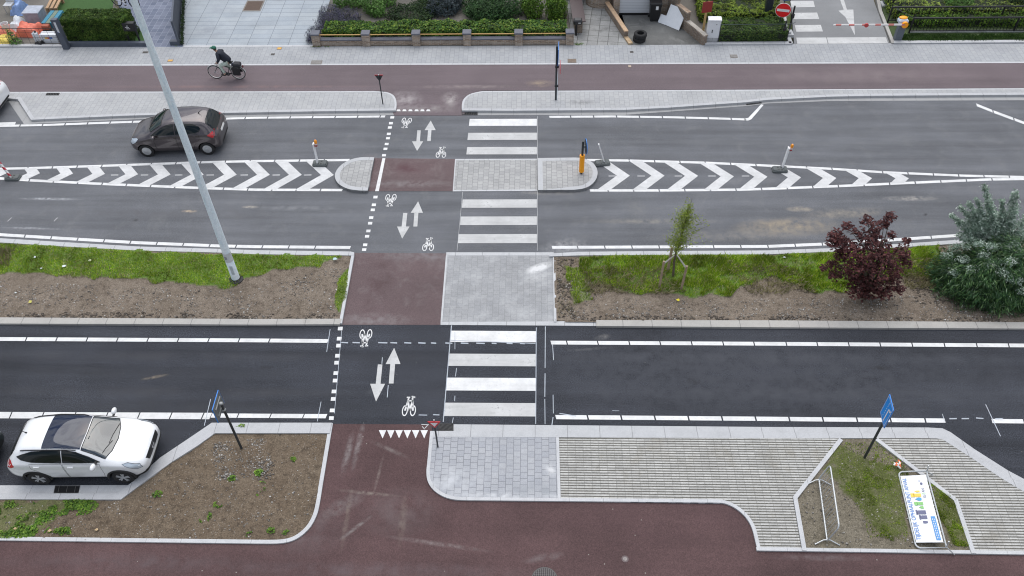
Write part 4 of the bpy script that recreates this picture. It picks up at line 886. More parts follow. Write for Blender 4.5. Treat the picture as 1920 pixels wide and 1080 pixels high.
# tall sign post on the upper verge: blue panel and red ringed disc, both nearly edge-on
B = P(1042, 187, .104); t = T('road_sign', 'tall dark sign post with a blue panel and a red ringed disc, both edge on', 'sign', B)
MB().tube([(0, 0, -.05), (0, 0, 2.72)], .045, 12).build('post', DGREY, t, smooth=40)
MB().box((.07, .05, 2.32), (.02, .70, .78), rad(-3)).build('blue_panel', BLUE, t); MB().box((.055, .05, 2.32), (.012, .68, .76), rad(-3)).build('panel_back', DGREY, t)
M3 = Matrix.Rotation(rad(90), 3, 'Y')
MB().lathe([(.30, -.01), (.30, .01)], 24, (.16, .0, 1.68), M3).build('red_disc', plain('faded_red', (.70, .10, .12), .5), t); MB().lathe([(.22, 0), (.22, .014)], 24, (.16, 0, 1.68), M3).build('disc_centre', WHITE, t)
MB().tube([(.055, 0, -.05), (.055, 0, 1.9)], .016, 8).build('conduit', GALV, t)
for z in (.75, 1.72): MB().cbox((.02, 0, z), (.17, .14, .08), .03).build('clamp', BLACK, t)
# keep-right post on the right island
B = P(1090, 325, .12); t = T('island_post', 'yellow sleeved post with a blue round sign edge on, on the right traffic island', 'sign', B)
MB().tube([(0, 0, -.05), (0, 0, 1.62)], .045, 12).build('post', DGREY, t, smooth=40)
MB().tube([(0, 0, .10), (0, 0, .105), (0, 0, .93), (0, 0, .935)], [.07, .105, .105, .07], 16).build('yellow_sleeve', YELLOW, t, smooth=40)
M3b = Matrix.Rotation(rad(6), 3, 'Z') @ M3
MB().lathe([(.32, -.012), (.32, .012)], 26, (.13, 0, 1.36), M3b).build('blue_disc', BLUE, t); MB().lathe([(.30, -.018), (.30, -.013)], 26, (.13, 0, 1.36), M3b).build('disc_back', DGREY, t)
MB().cbox((.06, 0, 1.36), (.14, .06, .08), .02).build('clamp', ALU, t)

def stripes(name):
    t = NT(name); s = t.sep()
    f = t.math('LESS_THAN', t.math('FRACT', t.math('DIVIDE', t.math('ADD', t.math('ADD', s[2], t.math('MULTIPLY', s[1], 1.0)), 5.0), .32)), .45)
    return t.done(t.mix(f, (.78, .77, .76), (.52, .03, .05)), .5)
STRIPE = stripes('red_white_stripes')
def beacon(label, base, post, rz, lamp=True, prz=0, lean=(0, 0), h=1.0, z0=.006, striped=False):
    B = P(*base, z0); t = T('beacon', label, 'beacon', B, rz, group='temporary beacons on the hatched median')
    mb = MB(); mb.cbox((0, 0, .055), (.62, .36, .11), .05).cbox((-.21, 0, .115), (.15, .28, .03), .02).cbox((.21, 0, .115), (.15, .28, .03), .02); mb.build('base', RUBBER, t)
    for x, y in ((-.07, -.09), (.06, .06), (.06, -.1), (-.08, .07)): MB().box((x, y, .1125), (.07, .05, .006)).build('base_slot', BLACK, t)
    p = P(*post, .12)-B; c, s = cos(-rz), sin(-rz); px, py = p.x*c-p.y*s, p.x*s+p.y*c
    Rm = Matrix.Rotation(prz, 3, 'Z')
    tilt = Vector((lean[0], lean[1], h)); ax = tilt.normalized(); q = Vector((0, 0, 1)).rotation_difference(ax).to_matrix() @ Rm
    mb = MB(); mb.box(Vector((px, py, .1))+ax*h*.5, (.05, .16, h) if not (abs(lean[0])+abs(lean[1]) > .15 and not striped) else (.05, .07, h), M=q, m=0)
    o = mb.build('panel', STRIPE if striped else WHITE, t)
    if lamp:
        e = Vector((px, py, .1))+ax*h
        MB().cbox(tuple(e+Vector((.09, 0, -.03))), (.13, .10, .07), .02).build('lamp_housing', plain('lamp_base', (.68, .55, .52), .5), t)
        MB().cbox(tuple(e+Vector((.09, 0, -.10))), (.12, .09, .07), .02).build('battery_box', plain('battery_red', (.30, .02, .03), .5), t)
        MB().lathe([(.055, 0), (.065, .05), (.06, .13), (.03, .17), (0.001, .175)], 14, tuple(e+Vector((.11, 0, .0)))).build('amber_lamp', AMBER, t, smooth=True)
beacon('white beacon panel with amber lamp on a rubber foot, beside the left traffic island', (600.5, 308), (595.5, 304.5), 0)
beacon('white beacon panel with amber lamp on a rubber foot, far right in the hatching', (1461.5, 319.5), (1467, 313), 0, lean=(.05, 0))
beacon('bare white leaning beacon stick without lamp beside the right traffic island', (1129.5, 307), (1133, 303), .17, False, lean=(-.30, .0), h=1.0)
beacon('red and white striped beacon leaning over at the left end of the hatching', (25, 334.5), (20, 331), 0, False, rad(25), (-.16, .0), .9, striped=True)

def barrier(label, A, Bp, up, H, name='crowd_barrier'):
    "A, Bp: ground/low ends of the bottom rail (world); up: unit vector of the frame's height"
    t = T(name, label, 'barrier', A); d = Bp-A; L = d.length; d.normalize(); up = up.normalized(); r = .12
    def Q(u, v): return tuple(d*u+up*v)
    fr = [Q(0, 0)]
    loop = [Q(0, 0), Q(0, H-r)]+[Q(r-r*cos(a), H-r+r*sin(a)) for a in (.5, 1.05)]+[Q(r, H), Q(L-r, H)]+[Q(L-r+r*sin(a), H-r+r*cos(a)) for a in (.5, 1.05)]+[Q(L, H-r), Q(L, 0), Q(0, 0)]
    MB().tube(loop, .023, 8).build('frame', GALV2, t, smooth=40)
    return t, Q, L, d, up
GALV2 = plain('galvanised_tube', (.50, .52, .53), .4, .35, var=.15)
A = P(1535.5, 898, .13); Bq = P(1551, 1014, .13)
t, Q, L, d, up = barrier('bare galvanised crowd barrier standing in the hexagonal bed', A, Bq, Vector((.16, .0, 1)), .80)
mb = MB(); n = 15
for k in range(1, n): mb.tube([Q(L*k/n, 0), Q(L*k/n, .80)], .007, 5)
mb.build('bars', GALV2, t)
for u in (.03, L-.03):
    for s in (-1, 1): MB().tube([tuple(Vector(Q(u, .02))), tuple(Vector(Q(u, 0))+Vector((s*.10, 0, -.02))), tuple(Vector(Q(u, 0))+Vector((s*.34, (-.10 if s < 0 else -.12), -.075)))], .017, 6).build('foot', GALV2, t)
# banner barrier lying back on its top rail
a0 = P(1737, 883, .30); a1 = P(1775, 1027, .30); b0 = P(1684, 886, .085); b1 = P(1718, 1026, .085)
up = ((b0+b1)/2-(a0+a1)/2); H = up.length
t, Q, L, d, up = barrier('crowd barrier lying tilted in the bed with a printed white waste banner', a0, a1, up, H)
mb = MB()
for k in range(1, 15): mb.tube([Q(L*k/15, 0), Q(L*k/15, H)], .007, 5)
mb.build('bars', GALV2, t)
nrm = d.cross(up).normalized()
if nrm.z < 0: nrm = -nrm
for u in (.02, L-.02):
    c = Vector(Q(u, 0)); MB().tube([tuple(c-nrm*.02), tuple(c+nrm*.33+Vector((.05, 0, 0)))], .017, 6).build('foot', GALV2, t)
    MB().tube([tuple(c), tuple(c+Vector((.27, -.10 if u > 1 else .05, -.24)))], .017, 6).build('foot', GALV2, t)
u0, u1, v0, v1 = .15, L-.15, .05, H-.03
def BQ(a, b, k=.03): return tuple(Vector(Q(lerp(u1, u0, a), lerp(v0, v1, b)))+nrm*k)      # a: reading direction 0..1, b: bottom..top of the print
ng = 12; mb = MB(); vs = []
for i in range(ng+1):
    for j in range(5):
        w_ = .012*noise.noise(Vector((i*.7, j*.9, 2)))
        vs.append(BQ(i/ng, j/4, .026+w_*(1 if 0 < j < 4 else 0)))
mb.add(vs, [(i*5+j, i*5+j+1, i*5+j+6, i*5+j+5) for i in range(ng) for j in range(4)])
mb.build('banner', plain('banner_white', (.82, .84, .86), .5, var=.04), t, smooth=True)
def draw(name, polys, m, k=.042):
    mb = MB()
    for p in polys: mb.add([BQ(a, b, k) for a, b in p], [tuple(range(len(p)))])
    return mb.build(name, m, t, fixn=False)
def rc(a0, b0, a1, b1): return [(a0, b0), (a1, b0), (a1, b1), (a0, b1)]
IC_G = plain('print_grey_blue', (.11, .12, .22), .5); IC_GR = plain('print_green', (.22, .50, .16), .5); IC_Y = plain('print_yellow', (.78, .55, .08), .5); IC_B = plain('print_blue', (.02, .16, .48), .5); IC_LB = plain('print_light_blue', (.05, .30, .55), .5)
draw('bin_icon', [rc(.27, .42, .305, .56), rc(.275, .38, .30, .42)], IC_G); draw('bin_icon', [rc(.335, .36, .385, .62), rc(.325, .60, .395, .66)], IC_G); draw('bin_icon', [rc(.405, .36, .46, .70), rc(.395, .68, .47, .74)], IC_G)
draw('basket_icon', [rc(.485, .40, .525, .52), rc(.50, .52, .51, .58)], IC_GR); draw('bag_icon', [rc(.54, .38, .585, .62), rc(.535, .60, .59, .72)], IC_GR)
draw('drop_icon', [[(.615, .40), (.645, .40), (.655, .50), (.63, .66), (.605, .50)]], IC_LB); draw('sack_icon', [rc(.665, .38, .715, .68), rc(.66, .64, .72, .78)], IC_Y); draw('bottle_icon', [rc(.735, .40, .76, .54), rc(.742, .54, .753, .60)], IC_Y)
draw('notice_block', [rc(.03, .06, .37, .23)], plain('print_block_blue', (.06, .26, .58), .5))
draw('notice_line', [rc(.05+.033*i, .17, .05+.033*i+.022, .19) for i in range(9)]+[rc(.05+.033*i, .11, .05+.033*i+.022, .13) for i in range(9)], WHITE, .046)
draw('round_logo', [[(.865+.02*cos(x), .26+.05*sin(x)) for x in [i*.52 for i in range(12)]], rc(.90, .30, .915, .34)], IC_G)
def lettering(txt, size, a, b, m, wmax=None):
    cu = bpy.data.curves.new('lettering', 'FONT'); cu.body = txt; cu.size = 1; cu.align_x = 'LEFT'; o = bpy.data.objects.new('lettering', cu); C.objects.link(o)
    bpy.context.view_layer.update(); me = bpy.data.meshes.new_from_object(o.evaluated_get(bpy.context.evaluated_depsgraph_get())); bpy.data.objects.remove(o)
    xs = [v.co.x for v in me.vertices]; W = max(xs); Lw = (u1-u0); Lh = (v1-v0); kx = wmax/W
    for v in me.vertices: v.co = BQ(a+v.co.x*kx, b+v.co.y*size, .044)
    me.materials.clear(); me.materials.append(m); r = bpy.data.objects.new('lettering', me); C.objects.link(r); r.parent = t; return r
lettering('TIJDELIJK OPHAALPUNT AFVAL', .235, .03, .80, IC_B, .93)
lettering('IG', .17, .645, .20, IC_G, .045); lettering('E', .17, .70, .20, IC_GR, .022); lettering('AN', .17, .73, .20, IC_G, .06)
# barrier tape tied to the frame
q = P(1688, 880, .10); mb = MB(); R = random.Random(4)
for k, (dx, dy) in enumerate(((-.07, .22), (-.14, .20), (.02, .30), (-.17, .14), (.05, .24))):
    pts = [(0, 0, .03), (dx*.4+R.uniform(-.04, .04), dy*.4, .10), (dx*.8, dy*.75, .05), (dx, dy, .02)]; w = .018
    o = len(mb.v)
    for p in pts: mb.v += [(p[0]-w, p[1], p[2]), (p[0]+w, p[1]+.01, p[2]+.02)]
    for i in range(3): mb.f.append((o+2*i, o+2*i+1, o+2*i+3, o+2*i+2)); mb.mi.append((i+k) % 2)
tag(mb.build('barrier_tape', [plain('tape_orange', (.72, .16, .05), .5), WHITE], loc=q, fixn=False), 'crumpled orange and white barrier tape above the fallen banner barrier', 'tape')

# ------------------------------------------------------------------ drains, covers, manholes
IRON = plain('cast_iron', (.10, .097, .095), .7, .3, var=.3, scale=15); HOLE = plain('drain_dark', (.006, .006, .007), .9)
def grate(label, px, z, n=9, slant=.4):
    a, b, c, e = [P(x, y, z) for x, y in px]; q = (a+b+c+e)/4; t = T('drain_grate', label, 'drain', q)
    def U(u, v): return a.lerp(b, u).lerp(e.lerp(c, u), v)-q
    mb = MB(); mb.add([U(u, v)+Vector((0, 0, .002)) for u, v in ((0, 0), (1, 0), (1, 1), (0, 1))], [(0, 1, 2, 3)]); mb.build('pit', HOLE, t, fixn=False)
    mb = MB()
    for i in range(n):
        u = (i+.5)/n; s = slant/n*2
        mb.tube([U(min(max(u-s, 0), 1), .04)+Vector((0, 0, .006)), U(min(max(u+s, 0), 1), .96)+Vector((0, 0, .006))], .011, 4)
    mb.tube([U(0, 0)+Vector((0, 0, .005)), U(1, 0)+Vector((0, 0, .005)), U(1, 1)+Vector((0, 0, .005)), U(0, 1)+Vector((0, 0, .005)), U(0, 0)+Vector((0, 0, .005))], .014, 4)
    mb.build('bars', IRON, t)
grate('dark drain grate with slanted bars beside the lower give way sign', [(823, 794.5), (850, 794.5), (850, 807.5), (822, 807.5)], .014, 12)
grate('drain grate at the corner of the upper right verge', [(866, 209), (895, 209), (895.5, 215.5), (866, 215.5)], .012, 9, .1)
grate('drain grate in the tapering gutter at upper right', [(1396, 190), (1424, 187.5), (1428, 193.5), (1400, 197)], .012, 9)
grate('black drain opening in the gutter below the white car', [(104, 911), (150, 911), (147, 924.5), (101, 924.5)], .010, 3, 0)
grate('narrow drain slot set in the upper left verge', [(88, 174.6), (112, 174.6), (110, 178.6), (86, 178.6)], .106, 8, .1)
def cover(label, px, z, m, name='utility_cover'):
    a, b = P(px[0], px[1], z), P(px[2], px[3], z); c = (a+b)/2
    w, h = abs(b.x-a.x), abs(a.y-b.y); t = T(name, label, 'cover', c)
    MB().box((0, 0, .002), (w, h, .012)).build('frame', plain('cover_frame', (.18, .16, .14), .7), t); MB().box((0, 0, .006), (w*.86, h*.82, .012)).build('lid', m, t)
RUST = plain('rusty_lid', (.17, .13, .10), .8, var=.3, scale=9); OCH = plain('ochre_lid', (.62, .34, .07), .7, var=.2); GRL = plain('grey_lid', (.20, .19, .18), .8, var=.25, scale=9); DKL = plain('dark_lid', (.06, .058, .056), .8, var=.3)
cover('rusty square cover in the pavement left of the brick wall piers', (584.5, 113.5, 602.5, 120.8), .106, GRL); cover('brown rusty cover in the pavement right of the tall sign post', (1064, 110.5, 1081, 118), .106, RUST)
cover('grey cover in the pavement in front of the fenced hedge', (1368.5, 102.5, 1383.5, 108.5), .106, GRL); cover('small yellow hydrant cover in the pavement above the cyclist', (520.5, 88.8, 527.5, 93), .106, OCH)
cover('small yellow hydrant cover in the pavement right of the lamp post', (315.5, 111.8, 323.5, 115.6), .106, OCH); cover('small dark valve lid in the pavement left of the lamp post', (268.5, 96.5, 277, 99.8), .106, DKL)
cover('tiny dark valve lid in the pavement below the light slabs', (508.5, 100.3, 514.5, 103.5), .106, DKL); cover('small dark valve lid in the pavement below the driveway wall', (1181, 96, 1188, 99), .106, DKL)
cover('tan valve cover at the edge of the upper cycle path', (1177.5, 122.5, 1184, 126.5), .103, plain('tan_lid', (.42, .33, .26), .8)); cover('brown cover set in the light slab driveway', (463.5, 1, 488, 21), .113, plain('brown_lid', (.075, .045, .03), .7, var=.2))
def manhole_mat():
    t = NT('manhole_iron'); v = t.mapv(rot=(0, 0, rad(45))); k = t.n.new('ShaderNodeTexChecker'); t.l.new(v, k.inputs[0]); k.inputs['Scale'].default_value = 26
    c = t.mix(k.outputs['Fac'], (.045, .040, .040), (.13, .12, .12)); t.bump(k.outputs['Fac'], .5, .01); return t.done(c, .65, .4, .3)
q = P(1021, 1087, .014); t = T('manhole_cover', 'round cast iron manhole cover cut by the bottom edge', 'manhole cover', q)
MB().lathe([(.36, -.01), (.36, .004), (.335, .004)], 40).build('frame', IRON, t); MB().lathe([(.33, -.01), (.33, .007)], 40).build('lid', manhole_mat(), t)
q = P(1172, 1048, .014); t = T('valve_cover', 'small round valve cover in the wide red path', 'cover', q)
MB().lathe([(.10, -.01), (.10, .004)], 20).build('frame', plain('valve_frame', (.13, .10, .10), .8), t); MB().lathe([(.06, -.01), (.06, .008)], 16).build('lid', plain('valve_lid', (.24, .21, .20), .7, var=.4, scale=40), t)
# bits of litter lying on the verge
def litter(label, px, z, s, m, g='scraps of litter on the verges'):
    q = P(*px, z); mb = MB(); R = random.Random(int(px[0])); n = 6
    mb.add([(cos(i*1.047)*s*R.uniform(.6, 1.2), sin(i*1.047)*s*R.uniform(.5, 1), .01+R.uniform(0, .04)) for i in range(n)]+[(0, 0, .05)], [(i, (i+1) % n, n) for i in range(n)])
    tag(mb.build('litter', m, loc=q, fixn=False), label, 'litter', g)
PAP = plain('paper_scrap', (.62, .66, .66), .7); LEAFY = plain('yellow_leaf', (.55, .50, .12), .7); LEAFB = plain('tan_leaf', (.50, .36, .20), .8)
litter('pale crumpled paper scrap in the middle of the left grass', (121, 500, .0), .12, .09, PAP) if False else litter('pale crumpled paper scrap in the middle of the left grass', (121, 500), .12, .09, PAP)
litter('white paper scrap in the left grass near the kerb', (66, 483), .12, .06, PAP); litter('small white scrap at the lower edge of the left grass', (78, 504), .12, .05, PAP); litter('pale leaf scrap in the left grass, rightmost', (169, 489), .12, .07, plain('pale_leaf', (.45, .48, .30), .7))
litter('yellow green leaf on the bare soil at far left', (57, 567), .08, .08, LEAFY); litter('bright yellow flower head below the young tree', (1271, 563), .08, .07, plain('yellow_flower', (.70, .58, .03), .6)); litter('pale blue scrap on the kerb end near the red crossing', (628, 487), .12, .09, plain('blue_scrap', (.40, .52, .55), .6))
litter('tan dead leaf in the planter at lower left', (93, 995), .06, .07, LEAFB); litter('curled tan leaf in the planter, right of the weeds', (182, 994), .06, .06, LEAFB); litter('tan leaf beside the planter edging at far left', (30, 993), .06, .07, LEAFB)
litter('white scrap on the kerb in front of the maple', (1470, 483), .1, .06, PAP); litter('white scrap on the left soil', (30, 550), .08, .045, PAP)

# ------------------------------------------------------------------ cars
def carpaint(name, col, metal, rough, coat=1.0):
    t = NT(name); n = t.noise(60, 2, .6)
    c = t.mix(1.0, col, t.gray(t.mr(n, .3, .7, .96, 1.04)), 'MULTIPLY')
    d = t.noise(2.5, 4, .6); c = t.mix(t.mr(d, .5, .8, 0, .10), c, (.25, .23, .21))
    t.b.inputs['Coat Weight'].default_value = coat; t.b.inputs['Coat Roughness'].default_value = .04
    return t.done(c, rough, .5, metal)
def glassmat(name, col, ior=1.5, rough=.02):
    t = NT(name); m = t.done(col, rough, .5); t.b.inputs['IOR'].default_value = ior; return m
P_BROWN = carpaint('paint_brown_metallic', (.082, .068, .072), .6, .30)
P_WHITE = carpaint('paint_white', (.78, .79, .80), 0, .35)
P_GREEN = carpaint('paint_dark_green', (.02, .035, .035), .5, .35)
GLASS = glassmat('car_glass', (.006, .009, .009)); WSCREEN = glassmat('windscreen_glass', (.010, .018, .022), 2.0); WDARK = glassmat('windscreen_dark', (.008, .018, .016), 1.5); SUNROOF = glassmat('sunroof_glass', (.003, .009, .030), 1.6)
TYRE = plain('tyre_rubber', (.016, .016, .017), .85, var=.2); RIM = plain('alloy_silver', (.50, .51, .52), .35, .6, var=.1); RIMD = plain('alloy_dark', (.09, .085, .085), .35, .6); CLAD = plain('car_cladding', (.017, .017, .018), .7)
LAMPW = plain('headlamp_glass', (.50, .56, .62), .12, .3, var=.2, coat=1); LAMPR = plain('tail_lamp_red', (.48, .012, .015), .2, var=.1, coat=1); PLATE = plain('licence_plate', (.68, .68, .66), .5); CHROME = plain('chrome', (.5, .5, .52), .15, .9); GRILLE = plain('grille_black', (.012, .012, .013), .4)
DARKIN = plain('wheel_well', (.008, .008, .008), .9)

def car(name, label, loc, rz, L, W, H, st, paint, wheels, wr, spec, rim='cap', group=None):
    """st rows: d from the nose, bottom z, max half width, shoulder z, shoulder half width, roof z, top half width, top edge z"""
    root = T(name, label, 'car', loc, rz, group); K = L/st[-1][0]
    V = []; F = []; nr = len(st)
    for d, zb, wm, zs, ws, zt, wt, ze in st:
        x = L/2-d*K; zm = zb+(zs-zb)*.5
        half = [(0, zb), (wm*.80, zb), (wm*.965, zb+.07), (wm, zm), (wm*.99, zs-.05), (ws, zs), (lerp(ws, wt, .5)+.012, lerp(zs, ze, .5)), (wt, ze), (wt*.72, lerp(ze, zt, .75)), (0, zt)]
        ring = [(x, y, z) for y, z in half]+[(x, -y, z) for y, z in half[-2:0:-1]]
        V += ring
    n = len(V)//nr
    for i in range(nr-1):
        for k in range(n): j = (k+1) % n; F.append((i*n+k, i*n+j, i*n+n+j, i*n+n+k))
    F.append(tuple(range(n-1, -1, -1))); F.append(tuple(range((nr-1)*n, nr*n)))
    mb = MB(); mb.v = V; mb.f = F; mb.mi = [0]*len(F); tmp = mb.build('tmp', [paint, DARKIN])
    sm = tmp.modifiers.new('s', 'SUBSURF'); sm.levels = 3; sm.render_levels = 3
    dg = bpy.context.evaluated_depsgraph_get(); me = bpy.data.meshes.new_from_object(tmp.evaluated_get(dg))
    xs = [v.co.x for v in me.vertices]; ys = [v.co.y for v in me.vertices]; zs_ = [v.co.z for v in me.vertices]
    sx, sy, sz = L/(max(xs)-min(xs)), W/(max(ys)-min(ys)), H/max(zs_); ox = (max(xs)+min(xs))/2
    for v in me.vertices: v.co = ((v.co.x-ox)*sx, v.co.y*sy, v.co.z*sz)
    bpy.data.objects.remove(tmp)
    body = bpy.data.objects.new('body', me); C.objects.link(body)
    bvh = BVHTree.FromPolygons([v.co.copy() for v in me.vertices], [tuple(p.vertices) for p in me.polygons])
    cut = MB()
    for wx in wheels:
        for s in (-1, 1): cut.lathe([(wr+.055, 0), (wr+.055, .42)], 28, (wx, s*(W/2+.1), wr), Matrix.Rotation(s*rad(90), 3, 'X'))
    cu = cut.build('cut', DARKIN)
    for k in list(me.materials): pass
    bo = body.modifiers.new('b', 'BOOLEAN'); bo.object = cu; bo.operation = 'DIFFERENCE'; bo.solver = 'EXACT'
    try: bo.material_mode = 'TRANSFER'
    except Exception: pass
    dg = bpy.context.evaluated_depsgraph_get(); dg.update(); m2 = bpy.data.meshes.new_from_object(body.evaluated_get(dg))
    body.modifiers.clear(); body.data = m2; bpy.data.objects.remove(cu)
    m2.polygons.foreach_set('use_smooth', [True]*len(m2.polygons)); m2.set_sharp_from_angle(angle=rad(50)); body.parent = root
    AX = {'y-': (Vector((0, -1, 0)), lambda u, v: Vector((u, -3, v))), 'y+': (Vector((0, 1, 0)), lambda u, v: Vector((u, 3, v))), 'z': (Vector((0, 0, 1)), lambda u, v: Vector((u, v, 4))),
          'x+': (Vector((1, 0, 0)), lambda u, v: Vector((4, u, v))), 'x-': (Vector((-1, 0, 0)), lambda u, v: Vector((-4, u, v)))}
    def proj(u, v, ax, off):
        d, f = AX[ax]; h = bvh.ray_cast(f(u, v), -d)
        if h[0] is None: h = bvh.find_nearest(f(u, v)-d*3.2)
        nn = h[1] if h[1].dot(d) > 0 else -h[1]
        return h[0]+nn*off
    def patch(nm, out, ax, mat, off=.004, parent=None, edge=None, curve=False):
        if curve: out = smoothline(list(out)+[out[0]], 4)[:-1]
        pts = []
        for a, b in zip(out, list(out[1:])+[out[0]]):
            k = max(1, int(hypot(b[0]-a[0], b[1]-a[1])/.06))
            for i in range(k): pts.append((lerp(a[0], b[0], i/k), lerp(a[1], b[1], i/k)))
        n0 = len(pts); xs = [q[0] for q in pts]; ys = [q[1] for q in pts]; st_ = .05; inn = []
        for a in range(int((max(xs)-min(xs))/st_)+1):
            for b in range(int((max(ys)-min(ys))/st_)+1):
                u, v = min(xs)+a*st_+.011, min(ys)+b*st_+.013
                if inpoly(u, v, pts) and min(hypot(u-q[0], v-q[1]) for q in pts) > .025: inn.append((u, v))
        rv, _, rf = delaunay_2d_cdt([Vector(q) for q in pts+inn], [(k, (k+1) % n0) for k in range(n0)], [], 1, 1e-5)[:3]
        bm = bmesh.new(); bv = [bm.verts.new((q.x, q.y, 0)) for q in rv]
        for q in rf:
            cx_, cy_ = sum(rv[k].x for k in q)/3, sum(rv[k].y for k in q)/3
            if inpoly(cx_, cy_, pts): bm.faces.new([bv[k] for k in q])
        for v in bm.verts: v.co = proj(v.co.x, v.co.y, ax, off)
        bmesh.ops.recalc_face_normals(bm, faces=bm.faces)
        m = bpy.data.meshes.new(nm); bm.to_mesh(m); bm.free()
        if m.polygons and sum((p.normal.dot(AX[ax][0]) for p in m.polygons)) < 0: m.flip_normals()
        m.materials.append(mat); m.polygons.foreach_set('use_smooth', [True]*len(m.polygons))
        o = bpy.data.objects.new(nm, m); C.objects.link(o); o.parent = parent or root
        if edge:
            loop = [proj(a, b, ax, off) for a, b in pts]; e = MB().tube([tuple(q) for q in loop+[loop[0]]], edge[1], 4, caps=False); e.build(edge[2], edge[0], o, fixn=False)
        return o
    X = lambda d: L/2-d*K
    fl = lambda pts: [(X(d), z) for d, z in pts]
    S = spec
    patch('windscreen', [(X(d), y) for d, y in S['ws']], 'z', S.get('wsm', WDARK), .006, edge=(CLAD, .012, 'seal'))
    rw = patch('rear_window', [(X(d), y) for d, y in S['rw']], 'z', GLASS, .005, edge=(CLAD, .012, 'seal'))
    if 'roof' in S: patch('sunroof', [(X(d), y) for d, y in S['roof']], 'z', SUNROOF, .016)
    for ax, sg in (('y-', -1), ('y+', 1)):
        for wn in S['sw']: patch('side_window', fl(wn), ax, GLASS, .006, edge=(CLAD, .010, 'seal'))
        for dn, hd in S['doors']:
            o = patch('door', fl(dn), ax, paint, .003, edge=(CLAD, .0045, 'door_gap'))
            q = proj(X(hd[0]), hd[1], ax, .02); MB().cbox(tuple(q), (.19, .03, .032), .012).build('handle', S.get('handle', paint), o)
        patch('headlight', fl(S['hl']), ax, LAMPW, .006, edge=(CLAD, .006, 'lamp_trim')); patch('tail_light', fl(S['tl']), ax, LAMPR, .006)
        if 'sill' in S: patch('sill', fl(S['sill']), ax, CLAD, .006)
        md = S['mirror']; mo = MB(); mo.ell((X(md[0]), sg*(W/2+.11), md[1]), (.075, .125, .085), 12, 8); mo.build('wing_mirror', S.get('mcol', paint), root, smooth=True)
        MB().box((X(md[0])+.02, sg*(W/2-.02), md[1]-.03), (.05, .16, .04)).build('mirror_arm', CLAD, root)
        for wx in wheels:
            wh = bpy.data.objects.new('wheel', None); C.objects.link(wh); wh.parent = root; wh.location = (wx, sg*(W/2-.115), wr); R = Matrix.Rotation(sg*rad(-90), 3, 'X')
            MB().lathe([(wr*.62, -.10), (wr*.93, -.105), (wr, -.07), (wr, .07), (wr*.95, .10), (wr*.66, .105), (wr*.62, .085)], 32, (0, 0, 0), R).build('tyre', TYRE, wh, smooth=40)
            mb = MB(); dk = 1
            if rim == 'cap':
                mb.lathe([(wr*.63, .06), (wr*.63, .095), (wr*.57, .10)], 28, (0, 0, 0), R, 0); mb.lathe([(wr*.60, .070), (.001, .072)], 24, (0, 0, 0), R, 1)
                for k in range(6):
                    a = k*pi/3+.3; ca, sa = cos(a), sin(a)
                    pl = [(wr*.10*ca-wr*.13*sa*.6, wr*.10*sa+wr*.13*ca*.6), (wr*.10*ca+wr*.13*sa*.6, wr*.10*sa-wr*.13*ca*.6), (wr*.60*ca+wr*.15*sa, wr*.60*sa-wr*.15*ca), (wr*.60*ca-wr*.15*sa, wr*.60*sa+wr*.15*ca)]
                    mb.add([R @ Vector((x, y, z)) for z in (.075, .103) for x, y in pl], [(0, 1, 2, 3), (7, 6, 5, 4), (0, 4, 5, 1), (1, 5, 6, 2), (2, 6, 7, 3), (3, 7, 4, 0)], 0)
                mb.lathe([(wr*.19, .09), (wr*.17, .112), (.001, .116)], 16, (0, 0, 0), R, 0); mats = [RIM, GRILLE]
            else:
                mb.lathe([(wr*.66, .05), (wr*.66, .10), (wr*.62, .10), (wr*.60, .05)], 28, (0, 0, 0), R, 1); mb.lathe([(wr*.62, .03), (.001, .035)], 24, (0, 0, 0), R, 1)
                for k in range(10):
                    a = (k//2)*2*pi/5+(.17 if k % 2 else -.17)+.2; ca, sa = cos(a), sin(a)
                    pl = [(wr*.12*ca-.018*sa, wr*.12*sa+.018*ca), (wr*.12*ca+.018*sa, wr*.12*sa-.018*ca), (wr*.62*ca+.020*sa, wr*.62*sa-.020*ca), (wr*.62*ca-.020*sa, wr*.62*sa+.020*ca)]
                    mb.add([R @ Vector((x, y, z)) for z in (.07, .098) for x, y in pl], [(0, 1, 2, 3), (7, 6, 5, 4), (0, 4, 5, 1), (1, 5, 6, 2), (2, 6, 7, 3), (3, 7, 4, 0)], 0)
                mb.lathe([(wr*.17, .06), (wr*.15, .10), (.001, .104)], 16, (0, 0, 0), R, 0); mats = [RIM, RIMD]
            mb.build('rim', mats, wh)
            if 'arch' in S:
                pts = [(wx+(wr+.085)*cos(a), sg*(W/2+.004-.015*abs(cos(a))), wr+(wr+.085)*sin(a)) for a in [pi*(i/16) for i in range(17)]]; MB().tube(pts, [.035]*17, 6).build('wheel_arch_trim', CLAD, root)
    if 'rail' in S:
        for sg in (-1, 1):
            pts = [proj(X(d), sg*y, 'z', z) for d, y, z in S['rail']]; MB().tube([tuple(q) for q in pts], .018, 6).build('roof_rail', S['railm'], root, smooth=40)
    for nm, ax, out, mt in S['front']: patch(nm, out, ax, mt, .007)
    if 'ant' in S: q = proj(X(S['ant']), 0, 'z', .0); MB().tube([tuple(q), tuple(q+Vector((-.06, 0, .05))), tuple(q+Vector((-.2, 0, .16)))], [.03, .012, .004], 6).build('antenna', CLAD, root)
    MB().box((0, 0, .25), (L*.82, W*.72, .10)).build('underbody', DARKIN, root)
    for wn in S.get('wiper', ()):
        pts = [proj(X(d), y, 'z', .02) for d, y in wn]; MB().tube([tuple(q) for q in pts], .010, 4).build('wiper', CLAD, root)
    return root
